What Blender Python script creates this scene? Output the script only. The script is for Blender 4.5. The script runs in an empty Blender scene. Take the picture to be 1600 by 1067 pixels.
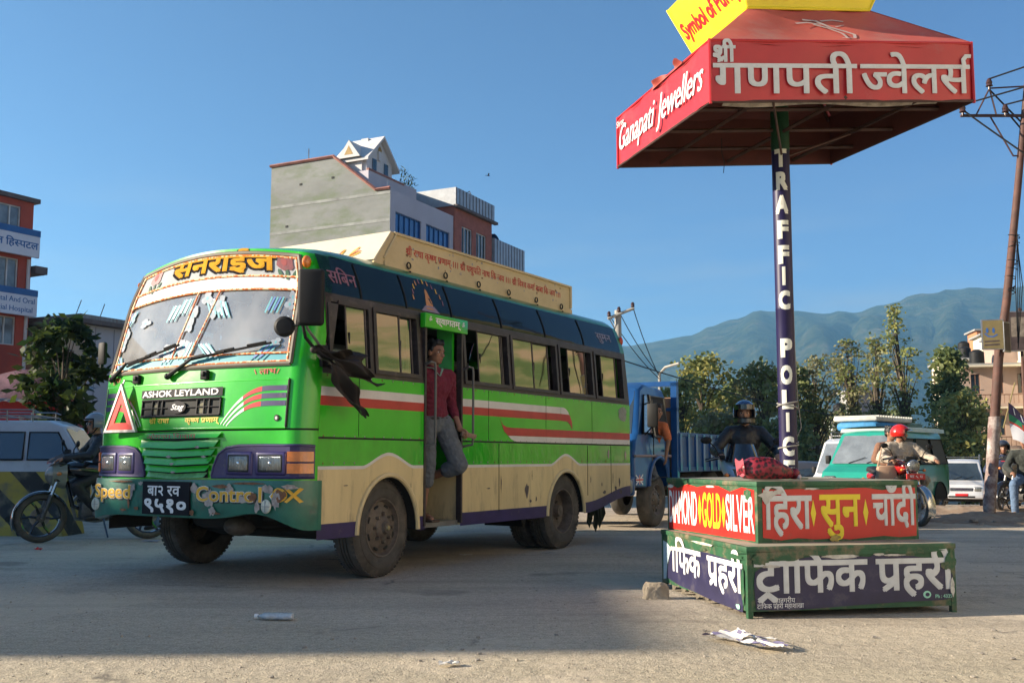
import bpy, bmesh, math, random
from mathutils import Vector, Matrix, Quaternion, noise
SC = bpy.context.scene
COL = SC.collection
rad = math.radians
PI = math.pi
V = Vector
# ------------------------------------------------------------------ camera
cam_d = bpy.data.cameras.new("camera")
cam = bpy.data.objects.new("camera", cam_d)
COL.objects.link(cam)
SC.camera = cam
cam.location = (0, 0, 1.05)
cam.rotation_euler = (rad(90) + math.atan(0.1), 0, 0)
cam_d.sensor_width = 36
cam_d.lens = 35.0
cam_d.shift_y = 0.0163
cam_d.clip_start = 0.05
cam_d.clip_end = 30000
# ------------------------------------------------------------------ light
SUN_EL = rad(20.0)
SUN_L = V((1.0, 0.05, -math.tan(SUN_EL) * 1.00125)).normalized()      # way the light travels
world = bpy.data.worlds.new("World")
SC.world = world
world.use_nodes = True
wn = world.node_tree
sky = wn.nodes.new("ShaderNodeTexSky")
sky.sky_type = 'NISHITA'
sky.sun_disc = False
sky.sun_elevation = SUN_EL
sky.sun_rotation = rad(267.1)
sky.altitude = 1300
sky.air_density = 1.0
sky.dust_density = 0.7
sky.ozone_density = 7.0
bg = wn.nodes["Background"]
bg.inputs[1].default_value = 0.051
# thin high cloud low over the hills
ctc = wn.nodes.new("ShaderNodeTexCoord"); cmp_ = wn.nodes.new("ShaderNodeMapping"); cmp_.inputs["Scale"].default_value = (1.6, 1.6, 11)
wn.links.new(ctc.outputs["Generated"], cmp_.inputs[0])
cn = wn.nodes.new("ShaderNodeTexNoise"); cn.inputs["Scale"].default_value = 2.6; cn.inputs["Detail"].default_value = 7; wn.links.new(cmp_.outputs[0], cn.inputs["Vector"])
cr_ = wn.nodes.new("ShaderNodeMapRange"); cr_.inputs["From Min"].default_value = .42; cr_.inputs["From Max"].default_value = .72; cr_.inputs["To Max"].default_value = .62; wn.links.new(cn.outputs["Fac"], cr_.inputs["Value"])
csx = wn.nodes.new("ShaderNodeSeparateXYZ"); wn.links.new(ctc.outputs["Generated"], csx.inputs[0])
ch_ = wn.nodes.new("ShaderNodeMapRange"); ch_.inputs["From Min"].default_value = .28; ch_.inputs["From Max"].default_value = .10; wn.links.new(csx.outputs["Z"], ch_.inputs["Value"])
cm_ = wn.nodes.new("ShaderNodeMath"); cm_.operation = 'MULTIPLY'; wn.links.new(cr_.outputs[0], cm_.inputs[0]); wn.links.new(ch_.outputs[0], cm_.inputs[1])
cx_ = wn.nodes.new("ShaderNodeMix"); cx_.data_type = 'RGBA'; wn.links.new(cm_.outputs[0], cx_.inputs["Factor"]); wn.links.new(sky.outputs[0], cx_.inputs["A"]); cx_.inputs["B"].default_value = (2.9, 3.2, 3.6, 1)
wn.links.new(cx_.outputs["Result"], bg.inputs[0])
sun_d = bpy.data.lights.new("sun", 'SUN')
sun_d.energy = 5.0
sun_d.angle = rad(0.55)
sun_d.color = (1.0, 0.86, 0.68)
sun = bpy.data.objects.new("sun", sun_d)
COL.objects.link(sun)
sun.rotation_euler = SUN_L.to_track_quat('-Z', 'Y').to_euler()
SC.view_settings.view_transform = 'Standard'
SC.view_settings.look = 'None'
SC.view_settings.exposure = 1.62
SC.view_settings.gamma = 1.0
SC.render.engine = 'CYCLES'
SC.cycles.use_denoising = True
SC.cycles.max_bounces = 6
SC.cycles.diffuse_bounces = 3
SC.cycles.glossy_bounces = 3
SC.cycles.transmission_bounces = 4
SC.cycles.transparent_max_bounces = 8
SC.cycles.volume_bounces = 1
SC.cycles.sample_clamp_indirect = 6.0
# ------------------------------------------------------------------ materials
MATS = {}
def node_mat(name):
    m = bpy.data.materials.new(name)
    m.use_nodes = True
    nt = m.node_tree
    return m, nt, nt.nodes["Principled BSDF"], nt.nodes["Material Output"]
def mat(name, col, rough=0.6, metal=0.0, var=0.18, scale=2.5, bump=0.0, bscale=25.0, coat=0.0, dirt=None,
        emit=None, spec=0.5, stretch=None):
    """painted / plain surface with two scales of tone variation, optional stain colour and bump"""
    if name in MATS: return MATS[name]
    m, nt, b, out = node_mat(name)
    N, L = nt.nodes, nt.links
    tc = N.new("ShaderNodeTexCoord")
    src = tc.outputs["Object"]
    if stretch:
        mp = N.new("ShaderNodeMapping"); mp.inputs["Scale"].default_value = stretch
        L.new(src, mp.inputs[0]); src = mp.outputs[0]
    n1 = N.new("ShaderNodeTexNoise"); n1.inputs["Scale"].default_value = scale; n1.inputs["Detail"].default_value = 6
    n1.inputs["Roughness"].default_value = 0.65
    L.new(src, n1.inputs["Vector"])
    mr = N.new("ShaderNodeMapRange"); mr.inputs["From Min"].default_value = 0.3; mr.inputs["From Max"].default_value = 0.7
    mr.inputs["To Min"].default_value = 1 - var; mr.inputs["To Max"].default_value = 1 + var
    L.new(n1.outputs["Fac"], mr.inputs["Value"])
    mx = N.new("ShaderNodeMix"); mx.data_type = 'RGBA'; mx.blend_type = 'MULTIPLY'; mx.inputs["Factor"].default_value = 1
    mx.inputs["A"].default_value = (*col, 1)
    L.new(mr.outputs[0], mx.inputs["B"])
    c = mx.outputs["Result"]
    if dirt:
        dcol, lo, hi, dsc = dirt
        n2 = N.new("ShaderNodeTexNoise"); n2.inputs["Scale"].default_value = dsc; n2.inputs["Detail"].default_value = 9
        n2.inputs["Roughness"].default_value = 0.7
        L.new(src, n2.inputs["Vector"])
        r2 = N.new("ShaderNodeMapRange"); r2.inputs["From Min"].default_value = lo; r2.inputs["From Max"].default_value = hi
        L.new(n2.outputs["Fac"], r2.inputs["Value"])
        m2 = N.new("ShaderNodeMix"); m2.data_type = 'RGBA'
        L.new(r2.outputs[0], m2.inputs["Factor"]); L.new(c, m2.inputs["A"]); m2.inputs["B"].default_value = (*dcol, 1)
        c = m2.outputs["Result"]
    L.new(c, b.inputs["Base Color"])
    b.inputs["Roughness"].default_value = rough
    b.inputs["Metallic"].default_value = metal
    b.inputs["Specular IOR Level"].default_value = spec
    if coat:
        b.inputs["Coat Weight"].default_value = coat; b.inputs["Coat Roughness"].default_value = 0.08
    if bump:
        n3 = N.new("ShaderNodeTexNoise"); n3.inputs["Scale"].default_value = bscale; n3.inputs["Detail"].default_value = 4
        L.new(src, n3.inputs["Vector"])
        bp = N.new("ShaderNodeBump"); bp.inputs["Strength"].default_value = bump; bp.inputs["Distance"].default_value = 0.02
        L.new(n3.outputs["Fac"], bp.inputs["Height"]); L.new(bp.outputs[0], b.inputs["Normal"])
    if emit:
        b.inputs["Emission Color"].default_value = (*emit[0], 1); b.inputs["Emission Strength"].default_value = emit[1]
    MATS[name] = m
    return m
def glass_mat(name, tint=(0.5, 0.55, 0.5), refl=0.25, rough=0.02, wav=0.0, wscale=2.0, milky=0.0):
    """thin pane: tinted see-through, mirror-like at grazing angles"""
    if name in MATS: return MATS[name]
    m, nt, b, out = node_mat(name)
    N, L = nt.nodes, nt.links
    N.remove(b)
    tr = N.new("ShaderNodeBsdfTransparent"); tr.inputs[0].default_value = (*tint, 1)
    gl = N.new("ShaderNodeBsdfGlossy"); gl.inputs["Roughness"].default_value = rough; gl.inputs[0].default_value = (0.95, 0.97, 0.95, 1)
    fr = N.new("ShaderNodeFresnel"); fr.inputs[0].default_value = 1.6
    ma = N.new("ShaderNodeMath"); ma.operation = 'ADD'; ma.use_clamp = True; ma.inputs[1].default_value = refl
    L.new(fr.outputs[0], ma.inputs[0])
    mx = N.new("ShaderNodeMixShader")
    L.new(ma.outputs[0], mx.inputs[0]); L.new(tr.outputs[0], mx.inputs[1]); L.new(gl.outputs[0], mx.inputs[2])
    fin = mx
    if milky:
        df = N.new("ShaderNodeBsdfDiffuse"); df.inputs[0].default_value = (.62, .62, .60, 1); fin = N.new("ShaderNodeMixShader")  # pale diffuse layer that makes the pane milky
        dn = N.new("ShaderNodeTexNoise"); dn.inputs["Scale"].default_value = 2.2; dn.inputs["Detail"].default_value = 8; dm = N.new("ShaderNodeMapRange"); dm.inputs["From Min"].default_value = .3; dm.inputs["From Max"].default_value = .7; dm.inputs["To Min"].default_value = milky * .55; dm.inputs["To Max"].default_value = milky * 1.4
        dt = N.new("ShaderNodeTexCoord"); L.new(dt.outputs["Object"], dn.inputs["Vector"]); L.new(dn.outputs["Fac"], dm.inputs["Value"]); L.new(dm.outputs[0], fin.inputs[0])
        L.new(mx.outputs[0], fin.inputs[1]); L.new(df.outputs[0], fin.inputs[2])
    L.new(fin.outputs[0], out.inputs[0])
    if wav:
        tc = N.new("ShaderNodeTexCoord")
        n3 = N.new("ShaderNodeTexNoise"); n3.inputs["Scale"].default_value = wscale; n3.inputs["Detail"].default_value = 1
        L.new(tc.outputs["Object"], n3.inputs["Vector"])
        bp = N.new("ShaderNodeBump"); bp.inputs["Strength"].default_value = wav; bp.inputs["Distance"].default_value = 0.05
        L.new(n3.outputs["Fac"], bp.inputs["Height"])
        L.new(bp.outputs[0], gl.inputs["Normal"])
    MATS[name] = m
    return m
# ------------------------------------------------------------------ mesh builder
class MB:
    def __init__(s):
        s.v = []; s.f = []; s.m = []; s.mats = []; s.marks = []
    def mi(s, m):
        if m not in s.mats: s.mats.append(m)
        return s.mats.index(m)
    def add(s, vs, fs, m, M=None):
        o = len(s.v)
        k = s.mi(m)
        s.v += [tuple(M @ V(p)) if M is not None else tuple(p) for p in vs]
        for f in fs:
            s.f.append(tuple(i + o for i in f)); s.m.append(k)
        return s
    def quad(s, a, b, c, d, m): return s.add([a, b, c, d], [(0, 1, 2, 3)], m)
    def box(s, lo, hi, m, M=None):
        x0, y0, z0 = lo; x1, y1, z1 = hi
        vs = [(x0, y0, z0), (x1, y0, z0), (x1, y1, z0), (x0, y1, z0), (x0, y0, z1), (x1, y0, z1), (x1, y1, z1), (x0, y1, z1)]
        return s.add(vs, [(0, 3, 2, 1), (4, 5, 6, 7), (0, 1, 5, 4), (1, 2, 6, 5), (2, 3, 7, 6), (3, 0, 4, 7)], m, M)
    def cbox(s, c, size, m, M=None):
        return s.box([c[i] - size[i] / 2 for i in range(3)], [c[i] + size[i] / 2 for i in range(3)], m, M)
    def rbox(s, lo, hi, r, m, M=None, seg=2):
        b = bmesh.new()
        bmesh.ops.create_cube(b, size=1)
        for v in b.verts:
            v.co = V([lo[i] + (hi[i] - lo[i]) * (v.co[i] + .5) for i in range(3)])
        r = min(r, min(hi[i] - lo[i] for i in range(3)) * .49)
        bmesh.ops.bevel(b, geom=b.edges[:], offset=r, segments=seg, profile=.5, affect='EDGES')
        return s.bm(b, m, M)
    def bm(s, b, m, M=None):
        b.verts.ensure_lookup_table(); b.verts.index_update()
        s.add([v.co[:] for v in b.verts], [[v.index for v in f.verts] for f in b.faces], m, M)
        b.free(); return s
    def tube(s, pts, r, m, n=8, caps=True, M=None, flat=1.0):
        pts = [V(p) for p in pts]
        rs = r if isinstance(r, (list, tuple)) else [r] * len(pts)
        vs, fs = [], []
        up = None
        for i, p in enumerate(pts):
            t = (pts[min(i + 1, len(pts) - 1)] - pts[max(i - 1, 0)]).normalized()
            if up is None:
                up = V((0, 0, 1)) if abs(t.z) < .9 else V((1, 0, 0))
            a = t.cross(up)
            if a.length < 1e-4: a = t.cross(V((0, 1, 0)))
            a.normalize(); b = a.cross(t).normalized(); up = b
            for k in range(n):
                w = 2 * PI * k / n
                vs.append(p + (a * math.cos(w) + b * math.sin(w) * flat) * rs[i])
        for i in range(len(pts) - 1):
            for k in range(n):
                k2 = (k + 1) % n
                fs.append((i * n + k, i * n + k2, (i + 1) * n + k2, (i + 1) * n + k))
        if caps:
            fs.append(tuple(range(n - 1, -1, -1))); fs.append(tuple((len(pts) - 1) * n + k for k in range(n)))
        return s.add(vs, fs, m, M)
    def lathe(s, prof, m, n=24, M=None, closed=False, a0=0, a1=2 * PI):
        """profile [(r, z)] turned round z"""
        full = abs(a1 - a0 - 2 * PI) < 1e-6
        cols = n if full else n + 1
        vs, fs = [], []
        for r, z in prof:
            for k in range(cols):
                w = a0 + (a1 - a0) * k / n
                vs.append((r * math.cos(w), r * math.sin(w), z))
        np_ = len(prof)
        for i in range(np_ if closed else np_ - 1):
            j = (i + 1) % np_
            for k in range(n):
                k2 = (k + 1) % cols
                fs.append((i * cols + k, i * cols + k2, j * cols + k2, j * cols + k))
        return s.add(vs, fs, m, M)
    def ell(s, c, r, m, M=None, n=12, rot=None):
        b = bmesh.new()
        bmesh.ops.create_uvsphere(b, u_segments=n, v_segments=max(6, n * 2 // 3), radius=1)
        if not isinstance(r, (list, tuple)): r = (r, r, r)
        T = Matrix.Translation(c) @ (rot.to_4x4() if rot is not None else Matrix()) @ Matrix.Diagonal((*r, 1))
        bmesh.ops.transform(b, matrix=T, verts=b.verts[:])
        return s.bm(b, m, M)
    def prism(s, poly, fn, d0, d1, m):
        """2-D outline extruded: fn(x, y, depth) gives the point"""
        n = len(poly)
        vs = [fn(x, y, d0) for x, y in poly] + [fn(x, y, d1) for x, y in poly]
        fs = [tuple(range(n - 1, -1, -1)), tuple(range(n, 2 * n))]
        fs += [(i, (i + 1) % n, n + (i + 1) % n, n + i) for i in range(n)]
        return s.add(vs, fs, m)
    def poly(s, pts, m): return s.add(pts, [tuple(range(len(pts)))], m)
    def grid(s, fn, us, vs_, m, flip=False, skip=None):
        """surface fn(u, v) over two lists; m is a material or a function of the cell"""
        W = len(us)
        vs = [tuple(fn(u, v)) for v in vs_ for u in us]
        o = len(s.v); s.v += vs
        for j in range(len(vs_) - 1):
            for i in range(W - 1):
                uc, vc = (us[i] + us[i + 1]) / 2, (vs_[j] + vs_[j + 1]) / 2
                if skip and skip(uc, vc): continue
                f = (o + j * W + i, o + j * W + i + 1, o + (j + 1) * W + i + 1, o + (j + 1) * W + i)
                s.f.append(f[::-1] if flip else f)
                s.m.append(s.mi(m(uc, vc) if callable(m) else m))
        return s
    def mark(s):
        if not s.marks or s.marks[-1] != len(s.f): s.marks.append(len(s.f))
        return s
    def split(s, name, parent=None, smooth=None):
        """one object for each marked stretch of faces"""
        cuts = sorted(set([0] + s.marks + [len(s.f)])); o = None
        for a, b in zip(cuts, cuts[1:]):
            q = MB(); ids = {}
            for f, k in zip(s.f[a:b], s.m[a:b]):
                for i in f:
                    if i not in ids: ids[i] = len(q.v); q.v.append(s.v[i])
                q.f.append(tuple(ids[i] for i in f)); q.m.append(q.mi(s.mats[k]))
            o = q.build(name, parent, smooth)
        return o
    def merge(s, o):
        off = len(s.v); s.v += o.v
        idx = [s.mi(m) for m in o.mats]
        s.f += [tuple(i + off for i in f) for f in o.f]; s.m += [idx[k] for k in o.m]
        return s
    def build(s, name, parent=None, smooth=35, weld=None):
        me = bpy.data.meshes.new(name)
        me.from_pydata(s.v, [], s.f)
        me.polygons.foreach_set("material_index", s.m)
        for m in s.mats: me.materials.append(m)
        if weld:
            b = bmesh.new(); b.from_mesh(me)
            bmesh.ops.remove_doubles(b, verts=b.verts[:], dist=weld)
            b.to_mesh(me); b.free()
        me.update()
        if smooth:
            me.polygons.foreach_set("use_smooth", [True] * len(me.polygons))
            me.set_sharp_from_angle(angle=rad(smooth))
        o = bpy.data.objects.new(name, me)
        COL.objects.link(o)
        if parent is not None: o.parent = parent
        return o
def tag(o, label=None, cat=None, group=None, kind=None):
    if label: o["label"] = label
    if cat: o["category"] = cat
    if group: o["group"] = group
    if kind: o["kind"] = kind
    return o
def thing(name, label, cat, loc=(0, 0, 0), rz=0.0, group=None):
    o = bpy.data.objects.new(name, None)
    COL.objects.link(o)
    o.empty_display_size = .2
    o.location = loc; o.rotation_euler = (0, 0, rz)
    return tag(o, label, cat, group)
def kids(o): return [c for c in bpy.data.objects if c.parent == o]
def copy_tree(o, parent=None):
    c = o.copy(); COL.objects.link(c)
    c.parent = parent
    for ch in kids(o): copy_tree(ch, c)
    return c
def lerp(a, b, t): return a + (b - a) * t
def sstep(t):
    t = max(0.0, min(1.0, t)); return t * t * (3 - 2 * t)
def lin(a, b, n): return [a + (b - a) * i / n for i in range(n + 1)]
def frame(o, x, y, z=None):
    """matrix with the given axes and origin"""
    x = V(x).normalized(); y = V(y).normalized()
    z = V(z).normalized() if z is not None else x.cross(y)
    return Matrix(((x.x, y.x, z.x, o[0]), (x.y, y.y, z.y, o[1]), (x.z, y.z, z.z, o[2]), (0, 0, 0, 1)))
def plane_fn(o, x, y, off=0.0):
    """maps flat lettering (a, b, layer) to the plane at o with axes x, y"""
    o = V(o); x = V(x).normalized(); y = V(y).normalized(); n = x.cross(y)
    return lambda a, b, k: o + x * a + y * b + n * (off + k)
# ground: flat square, then falling gently away beyond 19 m
def gz(y):
    return 0.0 if y < 19 else (-0.04 * (y - 19) if y < 50 else -1.24)
# ------------------------------------------------------------------ lettering
GLY = {}
def raw_text(t):
    if t in GLY: return GLY[t]
    c = bpy.data.curves.new("t", 'FONT'); c.body = t; c.size = 1; c.resolution_u = 3
    ob = bpy.data.objects.new("t", c); COL.objects.link(ob)
    dg = bpy.context.evaluated_depsgraph_get()
    me = bpy.data.meshes.new_from_object(ob.evaluated_get(dg))
    r = ([(v.co.x, v.co.y) for v in me.vertices], [tuple(p.vertices) for p in me.polygons])
    bpy.data.objects.remove(ob); bpy.data.curves.remove(c); bpy.data.meshes.remove(me)
    GLY[t] = r
    return r
def width(t):
    v = raw_text(t)[0]
    return max(p[0] for p in v) if v else 0.0
def adv(ch):
    if ch == ' ': return 0.26
    if 0x900 <= ord(ch) <= 0x903 or 0x93c == ord(ch) or 0x941 <= ord(ch) <= 0x948 or ord(ch) == 0x94d: return 0.0
    return width(ch + ch) - width(ch)
def stroke2d(pts, w0, w1=None):
    """flat brush stroke through pts"""
    w1 = w0 if w1 is None else w1
    n = len(pts); vs = []
    for i, p in enumerate(pts):
        a = pts[max(i - 1, 0)]; b = pts[min(i + 1, n - 1)]
        dx, dy = b[0] - a[0], b[1] - a[1]; l = math.hypot(dx, dy) or 1
        w = lerp(w0, w1, i / (n - 1)) / 2
        vs += [(p[0] - dy / l * w, p[1] + dx / l * w), (p[0] + dy / l * w, p[1] - dx / l * w)]
    return vs, [(2 * i, 2 * i + 1, 2 * i + 3, 2 * i + 2) for i in range(n - 1)]
def cut_right(mesh2, x):
    """keep what lies left of x (a consonant without its stem)"""
    b = bmesh.new()
    vv = [b.verts.new((p[0], p[1], 0)) for p in mesh2[0]]
    for f in mesh2[1]:
        try: b.faces.new([vv[i] for i in f])
        except ValueError: pass
    bmesh.ops.bisect_plane(b, geom=b.verts[:] + b.edges[:] + b.faces[:], plane_co=(x, 0, 0), plane_no=(1, 0, 0), clear_outer=True)
    b.verts.index_update()
    r = ([(v.co.x, v.co.y) for v in b.verts], [tuple(v.index for v in f.verts) for f in b.faces])
    b.free(); return r
def layout(s):
    """Plain characters in the order they are seen, and marks: {half}X} a consonant without its stem,
    / a subjoined ra under the letter before, ^ a ra hook above it, ~ a small caret ra below, _ a narrow gap."""
    out = []; pen = 0.0; last = 0.0; i = 0
    while i < len(s):
        ch = s[i]
        if ch == '{':
            g = s[i + 1]; m = raw_text(g); a = adv(g)
            xs = max(p[0] for p in m[0])
            m = cut_right(m, xs * 0.74)
            out.append(([(x + pen, y) for x, y in m[0]], m[1])); last = pen; pen += xs * 0.70; i += 3; continue
        if ch == '/':
            x = last + (pen - last) * .74
            m = stroke2d([(x, .17), (x - .10, .11), (x - .27, .0)], .075, .06); out.append(m)
        elif ch == '^':
            x = pen - .10
            m = stroke2d([(x, .62), (x - .02, .74), (x + .05, .83), (x + .15, .83)], .075, .06); out.append(m)
        elif ch == '~':
            x = (last + pen) / 2
            m = stroke2d([(x - .17, -.21), (x, -.07), (x + .17, -.21)], .07); out.append(m)
        elif ch == '_': pen += .09
        else:
            if ch != ' ':
                m = raw_text(ch)
                out.append(([(x + pen, y) for x, y in m[0]], m[1]))
            a = adv(ch)
            if a > 0: last = pen
            pen += a
        i += 1
    return out, pen
BOLD = {0: [(0, 0)], 1: [(-1, 0), (1, 0)], 2: [(-1, -1), (1, -1), (-1, 1), (1, 1)], 3: [(-1, -1), (1, -1), (-1, 1), (1, 1), (0, 0)]}
def text(mb, s, h, fn, m, bold=2, bw=.022, shear=0.0, w=None, align='l', curved=0.0, layer=0.0006, flip=False):
    """lettering of cap size h put on a surface by fn(x, y, lift); w squeezes it to that width"""
    g, wid = layout(s); mb.mark()
    sx = h if w is None else w / max(wid, .01)
    x0 = 0 if align == 'l' else (-wid * sx / 2 if align == 'c' else -wid * sx)
    for li, (bx, by) in enumerate(BOLD[bold]):
        for gi, (vs, fs) in enumerate(g):
            P = [((x + bx * bw + y * shear) * sx + x0, (y + by * bw) * h) for x, y in vs]
            F = fs
            if curved:
                b = bmesh.new()
                vv = [b.verts.new((p[0], p[1], 0)) for p in P]
                for f in F:
                    try: b.faces.new([vv[i] for i in f])
                    except ValueError: pass
                lo = min(p[0] for p in P); hi = max(p[0] for p in P); x = lo + curved
                while x < hi:
                    bmesh.ops.bisect_plane(b, geom=b.verts[:] + b.edges[:] + b.faces[:], plane_co=(x, 0, 0), plane_no=(1, 0, 0)); x += curved
                b.verts.index_update()
                P = [(v.co.x, v.co.y) for v in b.verts]; F = [tuple(v.index for v in f.verts) for f in b.faces]
                b.free()
            lift = layer * (1 + li) + (gi % 2) * layer * .3
            mb.add([tuple(fn(x, y, lift)) for x, y in P], F, m)
    return wid * sx
def torn(n, x0, x1, y0, y1, amp, seed, top=True, bot=True):
    """outline of a pasted sheet whose top / bottom edges are torn"""
    rg = random.Random(seed)
    up = [(lerp(x0, x1, i / n), y1 - (rg.random() ** 2 * amp if top else 0)) for i in range(n + 1)]
    dn = [(lerp(x0, x1, i / n), y0 + (rg.random() ** 2 * amp if bot else 0)) for i in range(n + 1)]
    return dn + up[::-1]
def blob2d(cx, cy, rx, ry, seed, n=14, rough=.45):
    rg = random.Random(seed)
    return [(cx + rx * math.cos(2 * PI * i / n) * (1 - rough * rg.random()), cy + ry * math.sin(2 * PI * i / n) * (1 - rough * rg.random())) for i in range(n)]
# ------------------------------------------------------------------ setting
def road_mat():
    m, nt, b, out = node_mat("road_dust_asphalt")
    N, L = nt.nodes, nt.links
    tc = N.new("ShaderNodeTexCoord"); P = tc.outputs["Object"]
    def noi(sc, det, ro=.6, src=P):
        n = N.new("ShaderNodeTexNoise"); n.inputs["Scale"].default_value = sc; n.inputs["Detail"].default_value = det
        n.inputs["Roughness"].default_value = ro; L.new(src, n.inputs["Vector"]); return n.outputs["Fac"]
    def ramp(v, a, bb, lo=0.0, hi=1.0):
        r = N.new("ShaderNodeMapRange"); r.inputs["From Min"].default_value = a; r.inputs["From Max"].default_value = bb
        r.inputs["To Min"].default_value = lo; r.inputs["To Max"].default_value = hi; L.new(v, r.inputs["Value"]); return r.outputs[0]
    def mix(f, a, c, mode='MIX'):
        x = N.new("ShaderNodeMix"); x.data_type = 'RGBA'; x.blend_type = mode
        if isinstance(f, (int, float)): x.inputs["Factor"].default_value = f
        else: L.new(f, x.inputs["Factor"])
        for k, q in (("A", a), ("B", c)):
            if isinstance(q, tuple): x.inputs[k].default_value = (*q, 1)
            else: L.new(q, x.inputs[k])
        return x.outputs["Result"]
    mp = N.new("ShaderNodeMapping"); mp.inputs["Scale"].default_value = (.35, 1.4, 1); mp.inputs["Rotation"].default_value = (0, 0, rad(-20)); L.new(P, mp.inputs[0])
    base = mix(ramp(noi(.55, 6), .35, .68), (.46, .40, .315), (.56, .48, .375))  # pale warm base lifts the part of the road lying in shade
    base = mix(ramp(noi(1.1, 5, .6, mp.outputs[0]), .42, .7, 0, .55), base, (.33, .275, .215))
    # dustier towards the near edge of the square, without the lift for shade
    sx = N.new("ShaderNodeSeparateXYZ"); L.new(P, sx.inputs[0])
    near = ramp(sx.outputs["Y"], 7.2, 4.6)
    nn = N.new("ShaderNodeMath"); nn.operation = 'MULTIPLY'; L.new(near, nn.inputs[0]); L.new(ramp(noi(.9, 4), .3, .6, .55, 1.0), nn.inputs[1])
    base = mix(nn.outputs[0], base, (.445, .385, .27))
    far = ramp(sx.outputs["Y"], 14, 19)
    fm = N.new("ShaderNodeMath"); fm.operation = 'MULTIPLY'; L.new(far, fm.inputs[0]); L.new(ramp(noi(.25, 5), .4, .6, .4, 1.0), fm.inputs[1])
    base = mix(fm.outputs[0], base, (.44, .35, .25))
    grit = noi(85, 3, .7)
    base = mix(1.0, base, mix(ramp(grit, .3, .7), (.58, .58, .58), (1.38, 1.38, 1.38)), 'MULTIPLY')
    base = mix(1.0, base, mix(ramp(noi(19, 4, .75), .34, .66), (.80, .80, .80), (1.18, 1.18, 1.18)), 'MULTIPLY')
    speck = N.new("ShaderNodeTexVoronoi"); speck.inputs["Scale"].default_value = 46; L.new(P, speck.inputs["Vector"])
    base = mix(ramp(speck.outputs["Distance"], .16, .05, 0, .55), base, (.55, .49, .38))
    st_m = N.new("ShaderNodeMapping"); st_m.inputs["Scale"].default_value = (.16, 2.6, 1); st_m.inputs["Rotation"].default_value = (0, 0, rad(-57)); L.new(P, st_m.inputs[0])
    base = mix(ramp(noi(1.0, 4, .5, st_m.outputs[0]), .52, .68, 0, .34), base, (.19, .165, .135))
    base = mix(ramp(noi(.85, 3, .5), .64, .70, 0, .55), base, (.15, .13, .11))
    vw = N.new("ShaderNodeMix"); vw.data_type = 'RGBA'; vw.inputs["Factor"].default_value = .3; L.new(P, vw.inputs["A"]); nz = N.new("ShaderNodeTexNoise"); nz.inputs["Scale"].default_value = 2.6; nz.inputs["Detail"].default_value = 8; L.new(P, nz.inputs["Vector"]); L.new(nz.outputs["Color"], vw.inputs["B"])
    vc = N.new("ShaderNodeTexVoronoi"); vc.feature = 'DISTANCE_TO_EDGE'; vc.inputs["Scale"].default_value = .62; L.new(vw.outputs["Result"], vc.inputs["Vector"])
    ck = N.new("ShaderNodeMath"); ck.operation = 'MULTIPLY'; L.new(ramp(vc.outputs["Distance"], .012, .003), ck.inputs[0]); L.new(ramp(noi(.8, 4), .53, .62, 0, .7), ck.inputs[1])
    base = mix(ck.outputs[0], base, (.10, .09, .08))
    patch = noi(.33, 7, .62); base = mix(ramp(patch, .55, .565, 0, .38), base, (.62, .53, .40))
    crack = noi(2.2, 8, .75)
    base = mix(ramp(crack, .66, .72, 0, .5), base, (.17, .15, .13))
    L.new(base, b.inputs["Base Color"])
    b.inputs["Roughness"].default_value = .88
    b.inputs["Specular IOR Level"].default_value = .3
    h = N.new("ShaderNodeMath"); h.operation = 'ADD'; L.new(grit, h.inputs[0])
    h2 = N.new("ShaderNodeMath"); h2.operation = 'MULTIPLY'; h2.inputs[1].default_value = 2.5; L.new(noi(9, 5), h2.inputs[0]); L.new(h2.outputs[0], h.inputs[1])
    bp = N.new("ShaderNodeBump"); bp.inputs["Strength"].default_value = .8; bp.inputs["Distance"].default_value = .016
    L.new(h.outputs[0], bp.inputs["Height"]); L.new(bp.outputs[0], b.inputs["Normal"])
    return m
ys = [-400, -60, -10, 0] + lin(2, 18, 16) + lin(19, 50, 31) + [60, 80, 120, 200, 400, 900, 2000, 5000, 9000]
xs = [-9000, -4000, -1500, -500, -150, -60, -30, -15, -5, 0, 5, 15, 30, 60, 150, 500, 1500, 4000, 9000]
g = MB(); g.grid(lambda x, y: (x, y, gz(y)), xs, ys, road_mat())
tag(g.build("ground"), kind="structure")

# ---- hills: ridge about 4 km off, its outline as in the valley's south rim
def px_dir(x, y):
    dv = (559.6 - y) / 1555.6
    c = math.cos(math.atan(.1))
    return (x - 800) / 1555.6 / (c * (1 - .1 * dv)), (.1 + dv) / (1 - .1 * dv)
RIDGE = [(-1500, 690), (-400, 690), (0, 690), (400, 668), (600, 640), (800, 590), (900, 562), (974, 540), (1031, 531), (1084, 522), (1110, 509), (1145, 496), (1194, 484), (1242, 484),
         (1291, 488), (1332, 486), (1381, 476), (1421, 462), (1460, 455), (1498, 449), (1559, 450), (1600, 445), (1800, 440), (2200, 470), (2700, 560), (3600, 640)]
RS = [(px_dir(*p)[0], px_dir(*p)[1] * 4000) for p in RIDGE]
def ridge(s):
    for (a, ha), (b, hb) in zip(RS, RS[1:]):
        if a <= s <= b:
            return lerp(ha, hb, (s - a) / (b - a))
    return RS[0][1] if s < RS[0][0] else RS[-1][1]
YR = [1700, 1900, 2100, 2300, 2500, 2700, 2850, 3000, 3150, 3300, 3450, 3600, 3700, 3800, 3880, 3940, 4000, 4080, 4200, 4400, 4800, 5400]
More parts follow.
